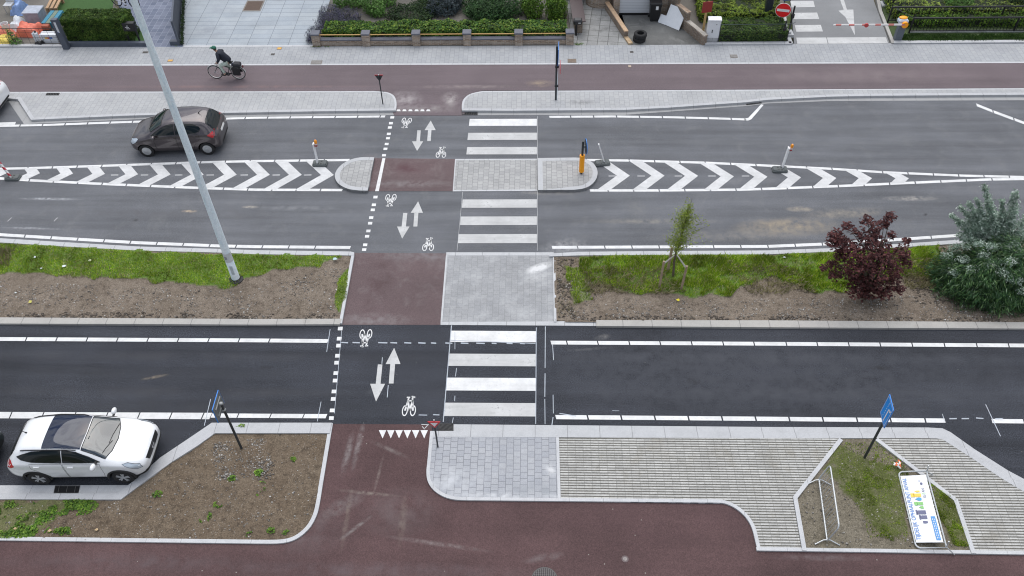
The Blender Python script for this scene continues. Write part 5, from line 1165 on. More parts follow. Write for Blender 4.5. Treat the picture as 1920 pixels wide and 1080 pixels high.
hatch_st = [(0, .36, .52, .58, .50, .66, .42, .65), (.05, .27, .66, .62, .63, .74, .52, .73), (.22, .20, .79, .72, .75, .85, .60, .83), (.55, .19, .86, .84, .81, .97, .64, .95), (.88, .19, .88, .93, .835, 1.06, .68, 1.03), (1.2, .19, .88, .965, .845, 1.27, .665, 1.20), (1.62, .19, .88, .985, .845, 1.50, .625, 1.42), (2.02, .19, .88, 1.0, .845, 1.59, .615, 1.515), (2.6, .19, .88, 1.02, .845, 1.605, .61, 1.535), (3.15, .19, .88, 1.04, .84, 1.585, .595, 1.52), (3.5, .21, .875, 1.06, .83, 1.535, .57, 1.465), (3.75, .24, .865, 1.06, .81, 1.36, .575, 1.30), (3.95, .27, .84, 1.0, .775, 1.06, .62, 1.03), (4.06, .31, .76, .84, .71, .92, .60, .90), (4.1, .38, .64, .72, .60, .80, .50, .79)]
hatch_spec = dict(ws=[(.98, 0), (1.02, .40), (1.12, .66), (1.40, .615), (1.66, .57), (1.63, .25), (1.62, 0), (1.63, -.25), (1.66, -.57), (1.40, -.615), (1.12, -.66), (1.02, -.40)],
    rw=[(3.56, 0), (3.56, .42), (3.60, .53), (3.80, .57), (3.93, .56), (3.96, .3), (3.97, 0), (3.96, -.3), (3.93, -.56), (3.80, -.57), (3.60, -.53), (3.56, -.42)],
    sw=[[(1.12, 1.03), (1.35, 1.17), (1.62, 1.315), (1.9, 1.42), (2.12, 1.455), (2.19, 1.455), (2.19, 1.06)], [(2.24, 1.06), (2.24, 1.46), (2.7, 1.46), (3.05, 1.435), (3.30, 1.34), (3.36, 1.25), (3.28, 1.15), (3.10, 1.10)]],
    doors=[([(1.22, .95), (1.22, .55), (1.30, .32), (2.20, .32), (2.20, 1.02), (1.7, .985)], (2.02, .93)), ([(2.23, 1.02), (2.23, .32), (2.86, .32), (2.95, .55), (3.10, .70), (3.24, .85), (3.24, 1.06)], (3.02, .97))],
    hl=[(.06, .62), (.10, .76), (.40, .86), (.52, .86), (.36, .72), (.16, .60)], tl=[(3.60, .99), (3.88, 1.12), (3.97, 1.11), (3.98, 1.0), (3.84, .86)], mirror=(1.30, 1.06), handle=P_BROWN,
    front=[('licence_plate', 'x-', [(-.26, .78), (.26, .78), (.26, .89), (-.26, .89)], PLATE), ('rear_bumper_trim', 'x-', [(-.55, .36), (.55, .36), (.5, .46), (-.5, .46)], CLAD), ('grille', 'x+', [(-.5, .36), (.5, .36), (.45, .52), (-.45, .52)], GRILLE)], ant=3.2,
    wiper=[[(1.02, .45), (1.06, 0), (1.12, -.5)]])
def seat_car(f, r, W, fo, ro, z=.0):
    f, r = P(*f, z), P(*r, z); d = (f-r).normalized(); n = Vector((-d.y, d.x, 0))
    if n.y < 0: n = -n
    return (f+r)/2+n*(W/2-.04)+d*((fo-ro)/2), atan2(d.y, d.x)
loc, rz = seat_car((275, 294), (388, 290), 1.765, .82, .67)
loc = loc+Vector((.155, 0, 0))
car('hatchback_car', 'brown grey metallic hatchback driving left on the upper road behind the lamp post', loc, rz, 3.87, 1.75, 1.57, hatch_st, P_BROWN, (1.255, -1.303), .308, hatch_spec)
suv_st = [(0, .46, .56, .70, .54, .76, .46, .75), (.07, .33, .72, .76, .70, .86, .58, .85), (.28, .25, .84, .86, .80, .97, .66, .955), (.65, .24, .885, .95, .835, 1.06, .70, 1.035), (1.02, .24, .89, 1.0, .85, 1.12, .72, 1.09), (1.32, .24, .89, 1.03, .86, 1.31, .69, 1.24), (1.72, .24, .89, 1.05, .86, 1.51, .645, 1.43), (2.15, .24, .89, 1.06, .86, 1.595, .635, 1.525), (2.8, .24, .89, 1.08, .855, 1.61, .625, 1.54), (3.35, .24, .89, 1.11, .845, 1.585, .60, 1.515), (3.75, .26, .885, 1.14, .825, 1.515, .575, 1.445), (4.0, .30, .875, 1.11, .79, 1.33, .58, 1.27), (4.2, .34, .83, .98, .75, 1.06, .62, 1.03), (4.3, .40, .75, .84, .70, .92, .58, .90), (4.33, .46, .66, .76, .62, .82, .50, .81)]
suv_spec = dict(wsm=WSCREEN, ws=[(.97, 0), (1.02, .42), (1.14, .70), (1.45, .64), (1.80, .585), (1.78, .3), (1.77, 0), (1.78, -.3), (1.80, -.585), (1.45, -.64), (1.14, -.70), (1.02, -.42)],
    rw=[(3.92, 0), (3.92, .45), (4.0, .54), (4.14, .55), (4.17, .3), (4.18, 0), (4.17, -.3), (4.14, -.55), (4.0, -.54), (3.92, -.45)], roof=[(1.835, .57), (1.805, 0), (1.835, -.57), (2.3, -.575), (2.98, -.565), (2.98, .565), (2.3, .575)],
    sw=[[(1.28, 1.09), (1.6, 1.26), (1.95, 1.41), (2.25, 1.465), (2.36, 1.465), (2.40, 1.12)], [(2.44, 1.12), (2.41, 1.468), (2.9, 1.465), (3.3, 1.43), (3.62, 1.34), (3.80, 1.27), (3.66, 1.21), (3.35, 1.155)]],
    doors=[([(1.30, 1.03), (1.30, .60), (1.36, .40), (2.42, .40), (2.42, 1.075), (1.9, 1.055)], (2.22, .96)), ([(2.45, 1.08), (2.45, .40), (3.02, .40), (3.12, .60), (3.28, .78), (3.44, .90), (3.44, 1.10)], (3.24, 1.0))],
    hl=[(.12, .72), (.18, .84), (.50, .955), (.66, .955), (.52, .86), (.26, .72)], tl=[(3.92, 1.0), (4.02, 1.12), (4.20, 1.08), (4.24, .95), (4.1, .90)], mirror=(1.42, 1.13), sill=[(1.36, .24), (1.36, .37), (3.05, .37), (3.05, .24)], arch=1,
    rail=[(1.95, .60, .008), (2.1, .60, .03), (2.8, .60, .035), (3.5, .575, .03), (3.66, .565, .008)], railm=plain('rail_black', (.02, .02, .022), .4, .3), ant=3.66,
    front=[('grille', 'x+', [(-.42, .66), (.42, .66), (.50, .82), (-.50, .82)], GRILLE), ('badge', 'x+', [(-.09, .68), (.09, .68), (.12, .80), (-.12, .80)], CHROME), ('lower_bumper', 'x+', [(-.72, .30), (.72, .30), (.70, .52), (-.70, .52)], CLAD), ('corner_trim', 'y-', [(2.03, .30), (1.62, .27), (1.66, .40), (1.98, .50)], CLAD), ('licence_plate', 'x+', [(-.25, .53), (.25, .53), (.25, .63), (-.25, .63)], PLATE)],
    wiper=[[(1.08, .5), (1.14, .1), (1.16, -.2)], [(1.10, -.1), (1.2, -.4), (1.24, -.56)]])
loc, rz = seat_car((232, 906), (71, 908.5), 1.78, .88, .81)
car('suv_car', 'white crossover car with dark glass roof parked in the bay beside the planter', loc+Vector((.085, 0, 0)), rz, 4.12, 1.75, 1.57, suv_st, P_WHITE, (1.27, -1.235), .328, suv_spec, 'alloy')
bay = Vector((cos(rz), sin(rz), 0))
q = P(8, 832, .6); c2 = Vector((q.x, loc.y-.08, 0))-bay*2.25
car('parked_car', 'dark green car nose just showing at the left edge behind the white crossover', c2, rz, 4.10, 1.765, 1.55, hatch_st, P_GREEN, (1.232, -1.326), .308, hatch_spec)
q = P(9, 200, .6); c3 = Vector((q.x-2.45, P(0, 205).y+.0, 0))
car('parked_car', 'white car with red tail light just showing in the upper left parking bay', c3, rad(180), 4.10, 1.765, 1.58, hatch_st, P_WHITE, (1.232, -1.326), .308, hatch_spec)

# ------------------------------------------------------------------ bicycles and the rider
def bicycle(name, label, loc, rz, frame, rimc, bags=False, guard=None, group=None):
    t = T(name, label, 'bicycle', loc, rz, group); r = .345; xf, xr = .55, -.55; RX = Matrix.Rotation(rad(90), 3, 'X')
    for x in (xf, xr):
        w = bpy.data.objects.new('wheel', None); C.objects.link(w); w.parent = t; w.location = (x, 0, r)
        MB().tube([((r-.014)*cos(a), 0, (r-.014)*sin(a)) for a in [2*pi*i/32 for i in range(33)]], .019, 7, caps=False).build('tyre', TYRE, w, smooth=True)
        MB().tube([((r-.040)*cos(a), 0, (r-.040)*sin(a)) for a in [2*pi*i/32 for i in range(33)]], .016, 6, caps=False).build('rim', rimc, w, smooth=True)
        mb = MB()
        for k in range(14): a = k*2*pi/14; mb.tube([(0, .02*(-1)**k, 0), ((r-.05)*cos(a), 0, (r-.05)*sin(a))], .0028, 3)
        mb.build('spokes', RIM, w); MB().lathe([(.025, -.05), (.025, .05)], 10, (0, 0, 0), RX).build('hub', RIM, w)
    bb = (-.07, 0, .29); st = (-.24, 0, .74); hd = (.34, 0, .80); hb = (.385, 0, .62)
    mb = MB()
    for a, b, q in ((bb, st, .018), (bb, hb, .020), ((-.19, 0, .60), hd, .016), (hd, hb, .021)): mb.tube([a, b], q, 8)
    for s in (-.05, .05): mb.tube([bb, (xr, s, r)], .010, 6); mb.tube([st, (xr, s, r)], .009, 6); mb.tube([hb, (.42, s, .56), (xf, s, r)], .012, 6)
    mb.build('frame', frame, t, smooth=40)
    MB().tube([(.34, 0, .80), (.32, 0, .98)], .014, 8).tube([(.16, -.28, 1.0), (.28, -.24, 1.03), (.34, -.08, 1.0), (.34, .08, 1.0), (.28, .24, 1.03), (.16, .28, 1.0)], .011, 7).build('handlebar', RIM, t, smooth=40)
    for s in (-.28, .28): MB().tube([(.25, s*.92, 1.025), (.13, s, .995)], .017, 7).build('grip', BLACK, t)
    MB().tube([st, (-.27, 0, .86)], .014, 8).build('seat_post', RIM, t)
    MB().add([(-.42, -.09, .88), (-.42, .09, .88), (-.22, .06, .90), (-.10, .02, .89), (-.10, -.02, .89), (-.22, -.06, .90), (-.42, -.08, .93), (-.42, .08, .93), (-.22, .05, .94), (-.10, .015, .925), (-.10, -.015, .925), (-.22, -.05, .94)],
             [(0, 1, 2, 3, 4, 5)[::-1], (6, 7, 8, 9, 10, 11)]+[(i, (i+1) % 6, 6+(i+1) % 6, 6+i) for i in range(6)]).build('saddle', BLACK, t)
    MB().lathe([(.09, -.06), (.09, -.05)], 20, bb, RX).build('chainring', DGREY, t)
    for s, a in ((-1, -.5), (1, pi-.5)):
        e = (bb[0]+.17*cos(a), s*.09, bb[2]+.17*sin(a)); MB().tube([(bb[0], s*.07, bb[2]), e], .010, 6).build('crank', RIM, t); MB().box((e[0], s*.14, e[2]), (.09, .10, .02)).build('pedal', BLACK, t)
    for x, a0, a1 in ((xf, .4, 2.6), (xr, .2, 3.0)): MB().tube([(x+(r+.03)*cos(a), 0, r+(r+.03)*sin(a)) for a in [lerp(a0, a1, i/12) for i in range(13)]], .020, 6).build('mudguard', guard or DGREY, t, smooth=40)
    mb = MB()
    for s in (-.07, .07): mb.tube([(-.26, s, .76), (-.80, s, .74)], .007, 5); mb.tube([(-.74, s, .74), (xr, s, r)], .007, 5)
    mb.tube([(-.78, -.07, .74), (-.78, .07, .74)], .007, 5).build('rear_rack', DGREY, t)
    MB().ell((.43, 0, .80), (.05, .045, .045), 10, 6).build('front_lamp', RIM, t)
    if bags:
        for s in (-1, 1): MB().cbox((-.55, s*.15, .53), (.36, .13, .40), .04).build('pannier', BLACK, t)
        MB().cbox((-.60, -.02, .80), (.36, .28, .14), .04).build('rack_bag', plain('bag_dark', (.03, .03, .035), .8, var=.4), t)
        MB().ell((-.42, -.19, .62), (.19, .06, .15), 12, 8).build('blue_bag', plain('bag_blue', (.045, .055, .13), .8, var=.5, scale=14), t, smooth=True)
        MB().cbox((-.86, 0, .70), (.04, .12, .10), .015).build('rear_lamp', plain('rear_lamp', (.10, .01, .01), .4), t)
    return t
def skin(name, pts, edges, mat, parent, sub=2, root=0):
    me = bpy.data.meshes.new(name); me.from_pydata([p[:3] for p in pts], edges, []); o = bpy.data.objects.new(name, me); C.objects.link(o)
    sk = o.modifiers.new('skin', 'SKIN'); ss = o.modifiers.new('s', 'SUBSURF'); ss.levels = ss.render_levels = sub
    for i, p in enumerate(pts):
        v = me.skin_vertices[0].data[i]; rr = p[3]; v.radius = rr if isinstance(rr, tuple) else (rr, rr); v.use_root = i == root
    dg = bpy.context.evaluated_depsgraph_get(); dg.update(); m2 = bpy.data.meshes.new_from_object(o.evaluated_get(dg)); bpy.data.objects.remove(o)
    m2.materials.clear(); m2.materials.append(mat); m2.polygons.foreach_set('use_smooth', [True]*len(m2.polygons))
    r = bpy.data.objects.new(name, m2); C.objects.link(r); r.parent = parent; return r
f, r_ = P(406.5, 147, .10), P(450.5, 148.3, .10); d = f-r_; brz = atan2(d.y, d.x); bloc = (f+r_)/2
WHT_FR = plain('bike_light_grey', (.33, .34, .34), .4, .3)
bicycle('bicycle', 'light grey city bicycle with black panniers being ridden along the upper cycle path', bloc, brz, plain('bike_dark', (.06, .06, .065), .4, .3), plain('bike_rim_pale', (.62, .60, .58), .4, .4), True, plain('guard_pale', (.5, .49, .48), .5))
def rider():
    t = T('person', 'cyclist in dark jacket, pale trousers and green cap riding left on the cycle path', 'person', bloc, brz)
    SK = plain('skin', (.45, .27, .19), .6, var=.05); JK = plain('jacket_navy', (.010, .014, .026), .8, var=.25); TR = plain('trousers_pale', (.46, .53, .47), .8, var=.15); SH = plain('shoe_dark', (.02, .02, .02), .7); CAP = plain('cap_green', (.02, .13, .085), .7, var=.2); HR = plain('hair_brown', (.07, .045, .03), .8)
    hip = (-.25, 0, .97)
    J = [(*hip, (.13, .15)), (-.14, 0, 1.10, (.12, .14)), (.0, 0, 1.24, (.12, .155)), (.10, 0, 1.36, (.095, .16)), (.17, 0, 1.44, .055), (.22, 0, 1.50, .05), (.255, 0, 1.57, (.075, .07)), (.285, 0, 1.615, (.085, .075))]
    E = [(0, 1), (1, 2), (2, 3), (3, 4), (4, 5), (5, 6), (6, 7)]; k = 8
    ft = {1: (-.07+.17*cos(-.5), .14, .29+.17*sin(-.5)+.10), -1: (-.07+.17*cos(pi-.5), -.14, .29+.17*sin(pi-.5)+.10)}
    legs = {}
    for s in (1, -1):
        a = ft[s]; hp = Vector((-.24, s*.10, .93)); an = Vector((a[0]-.05, s*.13, a[2]+.03)); D = an-hp; L1, L2 = .45, .45; dl = min(D.length, .89)
        u = D.normalized(); h = math.sqrt(max(L1*L1-(dl/2)**2, 0)); pp = Vector((1, 0, 0)); pp = (pp-u*pp.dot(u)).normalized(); kn = hp+D*.5+pp*h
        legs[s] = (hp, kn, an); i = len(J)
        J += [(*hp, .095), (*hp.lerp(kn, .5), .078), (*kn, .058), (*kn.lerp(an, .4), .052), (*an, .038), (an.x+.09, an.y, an.z-.045, (.035, .04)), (an.x+.17, an.y, an.z-.05, (.022, .035))]
        E += [(0, i), (i, i+1), (i+1, i+2), (i+2, i+3), (i+3, i+4), (i+4, i+5), (i+5, i+6)]
    arms = {}
    for s in (1, -1):
        sh = Vector((.10, s*.17, 1.38)); ha = Vector((.185, s*.275, 1.02)); el = Vector((.06, s*.30, 1.17)); arms[s] = (sh, el, ha); i = len(J)
        J += [(*sh, .062), (*el, .045), (*ha.lerp(el, .18), .030), (*ha, (.022, .038))]; E += [(3, i), (i, i+1), (i+1, i+2), (i+2, i+3)]
        for j, (dx, ln) in enumerate(((.045, .9), (.02, 1.0), (-.005, .95), (-.03, .75))):     # four fingers curled over the grip
            b = len(J); J += [(ha.x+dx, ha.y+s*.01, ha.z+.012, .010), (ha.x+dx+.015, ha.y+s*.04*ln, ha.z+.004, .009), (ha.x+dx+.012, ha.y+s*.045*ln, ha.z-.03, .008), (ha.x+dx, ha.y+s*.02, ha.z-.045, .007)]
            E += [(i+3, b), (b, b+1), (b+1, b+2), (b+2, b+3)]
        b = len(J); J += [(ha.x+.03, ha.y-s*.035, ha.z, .011), (ha.x+.05, ha.y-s*.03, ha.z-.03, .009)]; E += [(i+3, b), (b, b+1)]
    skin('body', J, E, SK, t)
    jk = [(-.31, 0, .90, (.17, .22)), (-.17, 0, 1.09, (.185, .21)), (0, 0, 1.23, (.185, .215)), (.10, 0, 1.35, (.15, .20)), (.165, 0, 1.43, .085)]; je = [(0, 1), (1, 2), (2, 3), (3, 4)]
    for s in (1, -1):
        i = len(jk); sh, el, ha = arms[s]; jk += [(*sh, .10), (*el, .078), (*ha.lerp(el, .10), .055)]; je += [(3, i), (i, i+1), (i+1, i+2)]
    skin('jacket', jk, je, JK, t)
    tr = [(-.25, 0, .93, (.12, .16))]; te = []
    for s in (1, -1):
        i = len(tr); hp, kn, an = legs[s]; tr += [(*hp.lerp(kn, .12), .108), (*hp.lerp(kn, .55), .095), (*kn, .080), (*kn.lerp(an, .5), .070), (*kn.lerp(an, .93), .058)]; te += [(0, i), (i, i+1), (i+1, i+2), (i+2, i+3), (i+3, i+4)]
    skin('trousers', tr, te, TR, t)
    for s in (1, -1):
        hp, kn, an = legs[s]; MB().ell((an.x+.07, an.y, an.z-.045), (.14, .05, .05), 12, 6).build('shoe', SH, t, smooth=True)
    c = Vector((.275, 0, 1.595))
    MB().ell(tuple(c+Vector((-.02, 0, .045))), (.115, .095, .085), 14, 8).box(tuple(c+Vector((.12, 0, .035))), (.10, .14, .012)).build('cap', CAP, t, smooth=True)
    MB().ell(tuple(c+Vector((-.045, 0, -.005))), (.085, .088, .09), 12, 8).build('hair', HR, t, smooth=True)
    mb = MB(); mb.ell(tuple(c+Vector((.098, 0, -.012))), (.02, .014, .02), 8, 6)
    mb.build('nose', SK, t, smooth=True)
    for s in (1, -1): MB().ell(tuple(c+Vector((.082, s*.03, .012))), .010, 8, 6).build('eye', BLACK, t); MB().ell(tuple(c+Vector((.0, s*.082, -.005))), (.02, .012, .03), 8, 6).build('ear', SK, t)
    MB().box(tuple(c+Vector((.088, 0, -.048))), (.012, .045, .010)).build('mouth', plain('lips', (.35, .12, .10), .6), t)
rider()

# ------------------------------------------------------------------ gardens, drives and walls along the top
YZ = .106
def yard(name, px, m, dz=0.0): return struct(name, MB().prism(PL(px, YZ+dz), -.04, YZ+dz), m)
DIRT = asphalt('yard_dirt', (.13, .12, .105), grain=.3, big=.3, streak=0)
CARPARK = asphalt('carpark_asphalt', (.205, .208, .212), grain=.18, big=.12, streak=.05)
DRIVE = asphalt('stained_concrete', (.135, .135, .13), grain=.2, big=.35, streak=.05, dust=((.25, .25, .24), .8))
yard('yard_ground', [(-400, 87.5), (128, 87.2), (118, -70), (-400, -70)], DIRT)
yard('garden_soil', [(128, 87.2), (248, 87.2), (262, 60), (215, 10), (205, -70), (100, -70)], DIRT)
yard('driveway', [(248, 88), (342, 88), (347, -70), (205, -70), (222, 10), (262, 62)], DARKTILE, .002)
yard('driveway', [(342.5, 88), (592, 87.5), (640, -70), (347, -70)], SLAB, .0)
yard('garden_soil', [(592, 87), (1074, 85), (1050, -70), (641, -70)], DIRT)
yard('entrance_path', [(1074, 85), (1182, 84.5), (1140, -70), (1052, -70)], OLDSLAB)
yard('garage_drive', [(1182, 84.5), (1320, 83.5), (1250, 5), (1142, 5)], DRIVE)
yard('garden_soil', [(1320, 83.5), (1478, 82), (1462, -70), (1230, -70)], DIRT)
car_park = yard('car_park_road', [(1489, 82.5), (1668, 81), (1612, -70), (1478, -70)], CARPARK)
yard('grass_bank', [(1676, 81), (2620, 76), (2500, -70), (1625, -70)], plain('bank_soil', (.05, .075, .025), .95, var=.4))
# pavement-side edgings of the plots
for px in ([(-400, 86.8), (118, 86.8)], [(1322, 83), (1484, 82)], [(1676, 80.5), (2620, 75)]):
    struct('edging', MB().band(PL(px, .17), PL([(x, y-4.5) for x, y in px], .17), -.04, .17), KERB_DIAG)
struct('edging', MB().band(PL([(1480, 81), (1470, 55), (1466, 20)], .17), PL([(1487, 81), (1477, 55), (1473, 20)], .17), -.04, .17), KERB_DIAG)
struct('edging', MB().band(PL([(1672, 80.5), (1648, 20), (1640, -20)], .16), PL([(1678, 80.5), (1654, 20), (1646, -20)], .16), -.04, .16), KERB_OLD)
struct('edging', MB().band(PL([(344, 88), (592, 87.3)], YZ+.012), PL([(344, 85), (592, 84.5)], YZ+.012), -.04, YZ+.012), EDGING)
Zc = YZ+.006
for poly in ([(1482, 2), (1525, 1.5), (1528, 13), (1484, 14)], [(1486, 24), (1532, 23.5), (1536, 35.5), (1489, 36)], [(1490, 47), (1539, 46.5), (1543, 59), (1493, 59.5)]): mark('zebra_stripe', car_park, [poly], Zc, PAINT_W)
mark('stop_line', car_park, [[(1493, 70.5), (1549, 70.3), (1552, 82), (1495, 82.3)], [(1550.5, 70.3), (1661, 69.5), (1665, 81), (1553.5, 82)]], Zc, PAINT_W)
mark('direction_arrow', car_park, [[(1603, 66), (1600, 18), (1588, 18), (1584, 5), (1578, -12), (1572, -12), (1577, 5), (1582, 18), (1572, 20), (1585, 32)]], Zc, PAINT_W)

BRICK_Y = brickmat('brick_buff', (.24, .165, .115), (.44, .33, .245), (.40, .37, .33)); BRICK_B = brickmat('brick_brown', (.20, .145, .105), (.28, .205, .15), (.27, .245, .215)); BRICK_T = brickmat('brick_tan', (.50, .36, .22), (.60, .44, .28), (.42, .36, .28), .2, .3)
STONE_CAP = plain('blue_stone_cap', (.115, .12, .145), .7, var=.2, scale=8); WOODY = plain('yellow_rail', (.50, .31, .11), .7, var=.15); SLATE = plain('slate_blue', (.075, .088, .115), .55, var=.2)
def wall_box(mb, a, b, thick, z0, z1, m=0, side=1):
    A = Vector((a[0], a[1])); B = Vector((b[0], b[1])); d = (B-A).normalized(); n = Vector((-d.y, d.x))*thick*side
    return mb.prism([tuple(A), tuple(B), tuple(B+n), tuple(A+n)], z0, z1, m)
# brick garden wall: piers, low panels, coping, yellow rails
p0, p1 = P(587, 88, YZ), P(1077, 85, YZ); ux = (p1-p0); L = ux.length; wrz = atan2(ux.y, ux.x)
gw = T('garden_wall', 'low brick garden wall with capped piers and yellow rails in front of the clipped hedge', 'wall', p0, wrz)
for x in (0, .207, .404, .6, .8, .967):
    x = {0: 0, .207: 94/490*L, .404: 188/490*L, .6: 283/490*L, .8: 379/490*L, .967: 474/490*L}[x]
    mb = MB(); mb.box((x+.19, .19, .31), (.38, .38, .62)); pr = mb.build('pier', BRICK_Y, gw)
    MB().cbox((x+.19, .19, .65), (.43, .43, .07), .02).build('pier_cap', STONE_CAP, pr)
for k in range(5):
    xa = (0, 94, 188, 283, 379)[k]/490*L+.38; xb = (94, 188, 283, 379, 474)[k]/490*L; c = (xa+xb)/2; w = xb-xa
    MB().box((c, .20, .14), (w-.004, .20, .28)).build('panel', BRICK_Y, gw)
    MB().box((c, .20, .305), (w-.004, .28, .05)).build('coping', STONE_CAP, gw); MB().box((c, .16, .555), (w-.004, .04, .035)).build('rail', WOODY, gw)
hedge('hedge', 'clipped bright green hedge behind the brick garden wall', 'hedge', P2(608, 79, YZ), P2(1062, 77, YZ), .95, .62, YZ, 13500, .115, G_LAUREL, .62, a=.12)
shrub('lavender', 'dark purple lavender bush at the corner of the light slabs', 'shrub', (625, 50), YZ, [(0, 0, .25, .85, .75, .45, 2400), (.7, .5, .25, .7, .6, .4, 1500), (-.35, -1.0, .2, .45, .45, .35, 900), (-.3, .9, .2, .6, .7, .45, 1300), (.9, -.1, .2, .6, .5, .35, 1000)], .16, G_LAV, .12, .3, jit=.6, stems=False, along=lambda p, n: Vector((n.x*.5, n.y*.5, 1)))
shrub('lavender', 'small purple lavender growing beside the left end pier', 'shrub', (590, 72), YZ, [(0, 0, .25, .38, .55, .35, 900), (-.12, -.35, .15, .22, .25, .25, 260)], .13, G_LAV, .12, .3, jit=.6, stems=False, along=lambda p, n: Vector((n.x*.5, n.y*.5, 1)))
for px, lab, bl, mt in (((640, 12), 'small leafy green plant behind the lavender, leftmost', [(0, 0, .4, .45, .45, .5, 700)], G_MID), ((668, 12), 'bushy pale green plant behind the lavender', [(0, 0, .35, .5, .45, .45, 800)], G_MID), ((700, 22), 'tall leafy green plant in the middle of the flower bed', [(0, 0, .45, .6, .6, .6, 1300), (.3, -.4, .3, .45, .4, .45, 700)], G_MID), ((728, 8), 'green plant at the back of the flower bed', [(0, 0, .35, .5, .5, .5, 800)], G_MID),
        ((770, 30), 'low dark olive ground plant behind the hedge', [(0, 0, .12, 1.3, 1.0, .28, 2600), (.9, .8, .15, 1.0, .8, .3, 1500)], G_DARK), ((832, 22), 'dark blue grey bush behind the hedge', [(0, 0, .3, .9, .8, .5, 2000), (.5, .6, .3, .6, .6, .45, 900)], G_BLUE), ((795, 8), 'small bright green sprig behind the hedge', [(0, 0, .4, .25, .2, .4, 260)], G_BRIGHT),
        ((915, 32), 'wide feathery dark green bush behind the hedge', [(0, 0, .35, 1.2, .9, .6, 3200), (.9, .3, .35, .9, .8, .6, 1900), (-.5, .7, .35, .9, .8, .6, 1600)], leafmat('leaf_feathery', [(0, (.018, .05, .018)), (.6, (.04, .10, .028)), (1, (.075, .15, .045))], amp=.35)),
        ((1000, 32), 'bright green leafy shrub left of the brown wall cover', [(0, 0, .55, .55, .5, .75, 1600), (-.3, .6, .5, .45, .45, .6, 900)], G_BRIGHT), ((1042, 35), 'tall bright green shrub against the brown wall cover', [(0, 0, .6, .6, .55, .85, 1900), (.0, .7, .5, .5, .5, .7, 1100)], G_BRIGHT)):
    shrub('garden_plant', lab, 'plant', px, YZ, bl, .12, mt, .45, .3, group='plants behind the garden wall')
# brown capped wall beside the entrance
a, b = P2(1078, 62, YZ), P2(1062, -40, YZ)
t = T('capped_wall', 'rendered wall with a wide dark brown sheet cover beside the entrance path', 'wall', (0, 0, YZ)); mb = MB(); wall_box(mb, a, b, .36, 0, .62, side=-1); mb.build('wall', BRICK_B, t); mb = MB()
d = (Vector(b)-Vector(a)).normalized(); n = Vector((d.y, -d.x)); A = Vector(a)-n*.12-d*.06; B = Vector(b)-n*.12
mb.prism([tuple(A), tuple(B), tuple(B+n*.62), tuple(A+n*.62)], .622, .66); mb.build('cover', plain('brown_sheet', (.058, .038, .040), .45, var=.12), t)
q = P(1080, 66, YZ); t = T('letter_box', 'black letter box on a post at the right end of the garden wall', 'letter box', q)
MB().cbox((0, 0, .34), (.10, .10, .68), .02).build('post', BLACK, t); MB().cbox((.06, .02, .76), (.42, .34, .22), .05).build('box', plain('box_black', (.02, .02, .023), .35, var=.2), t); MB().box((.14, -.155, .74), (.12, .01, .05)).build('name_plate', plain('tag_grey', (.5, .5, .5), .5), t)
# house front: brick bay, garage with white door
hb = T('garage', 'brick garage front with a white ribbed roller door', 'garage', (0, 0, YZ)); a, b = P2(1150, 29.5, YZ), P2(1262, 28.5, YZ)
x0, y0, x1 = a[0], a[1], b[0]; dx0, dx1 = P2(1160.5, 30, YZ)[0], P2(1219, 30, YZ)[0]
MB().box(((x0+dx0)/2, y0+.15, 1.3), (dx0-x0, .3, 2.6)).box(((x1+dx1)/2, y0+.15, 1.3), (x1-dx1, .3, 2.6)).box(((dx0+dx1)/2, y0+.15, 2.42), (dx1-dx0, .3, .36)).box((x0+.15, y0+2.8, 1.3), (.3, 5, 2.6)).box((x1-.15, y0+2.8, 1.3), (.3, 5, 2.6)).build('wall', BRICK_Y, hb)
MB().box(((x0+x1)/2, y0+2.6, 2.67), (x1-x0+.3, 5.6, .14)).build('roof', SLATE, hb)
def ribbed():
    t = NT('roller_door'); s = t.sep(); f = t.math('FRACT', t.math('DIVIDE', s[2], .085)); c = t.mix(t.math('LESS_THAN', f, .16), (.66, .68, .71), (.40, .42, .46)); t.bump(f, .3, .01); return t.done(c, .5)
MB().box(((dx0+dx1)/2, y0+.10, 1.18), (dx1-dx0-.02, .06, 2.12)).build('door', ribbed(), hb); MB().box(((dx0+dx1)/2, y0+.09, .055), (dx1-dx0-.02, .09, .11)).build('door_seal', BLACK, hb)
c = P(1126, 14, YZ); t = T('brick_bay', 'rounded brick bay of the house beside the garage', 'house', c)
MB().prism([(.62*cos(a_)*1.2, .5+.62*sin(a_)) for a_ in [pi+i*pi/10 for i in range(11)]]+[(.74, 3), (-.74, 3)], 0, 2.7).build('wall', BRICK_Y, t); MB().box((0, 1.7, 2.76), (1.8, 3, .12)).build('roof', SLATE, t); MB().box((-1.25, .9, .8), (1.0, .2, 1.6)).build('side_wall', BRICK_B, t); MB().box((-1.25, .78, .06), (1.0, .06, .12)).build('plinth', KERB_DIAG, t)
# divider wall between path and garage drive
dv = T('divider_wall', 'low tan brick wall between the entrance path and garage drive', 'wall', (0, 0, YZ)); a, b, c2 = P2(1186, 83, YZ), P2(1177, 71, YZ), P2(1141, 16, YZ)
mb = MB(); wall_box(mb, a, b, .20, 0, .10, side=1); mb.build('low_step', BRICK_T, dv); mb = MB(); wall_box(mb, (b[0], b[1]), c2, .20, 0, .34, side=1); mb.build('wall', BRICK_B, dv)
mb = MB(); wall_box(mb, (b[0], b[1]), c2, .21, .342, .40, side=1); mb.build('coping', plain('tan_coping', (.52, .36, .23), .8, var=.25, scale=9), dv)
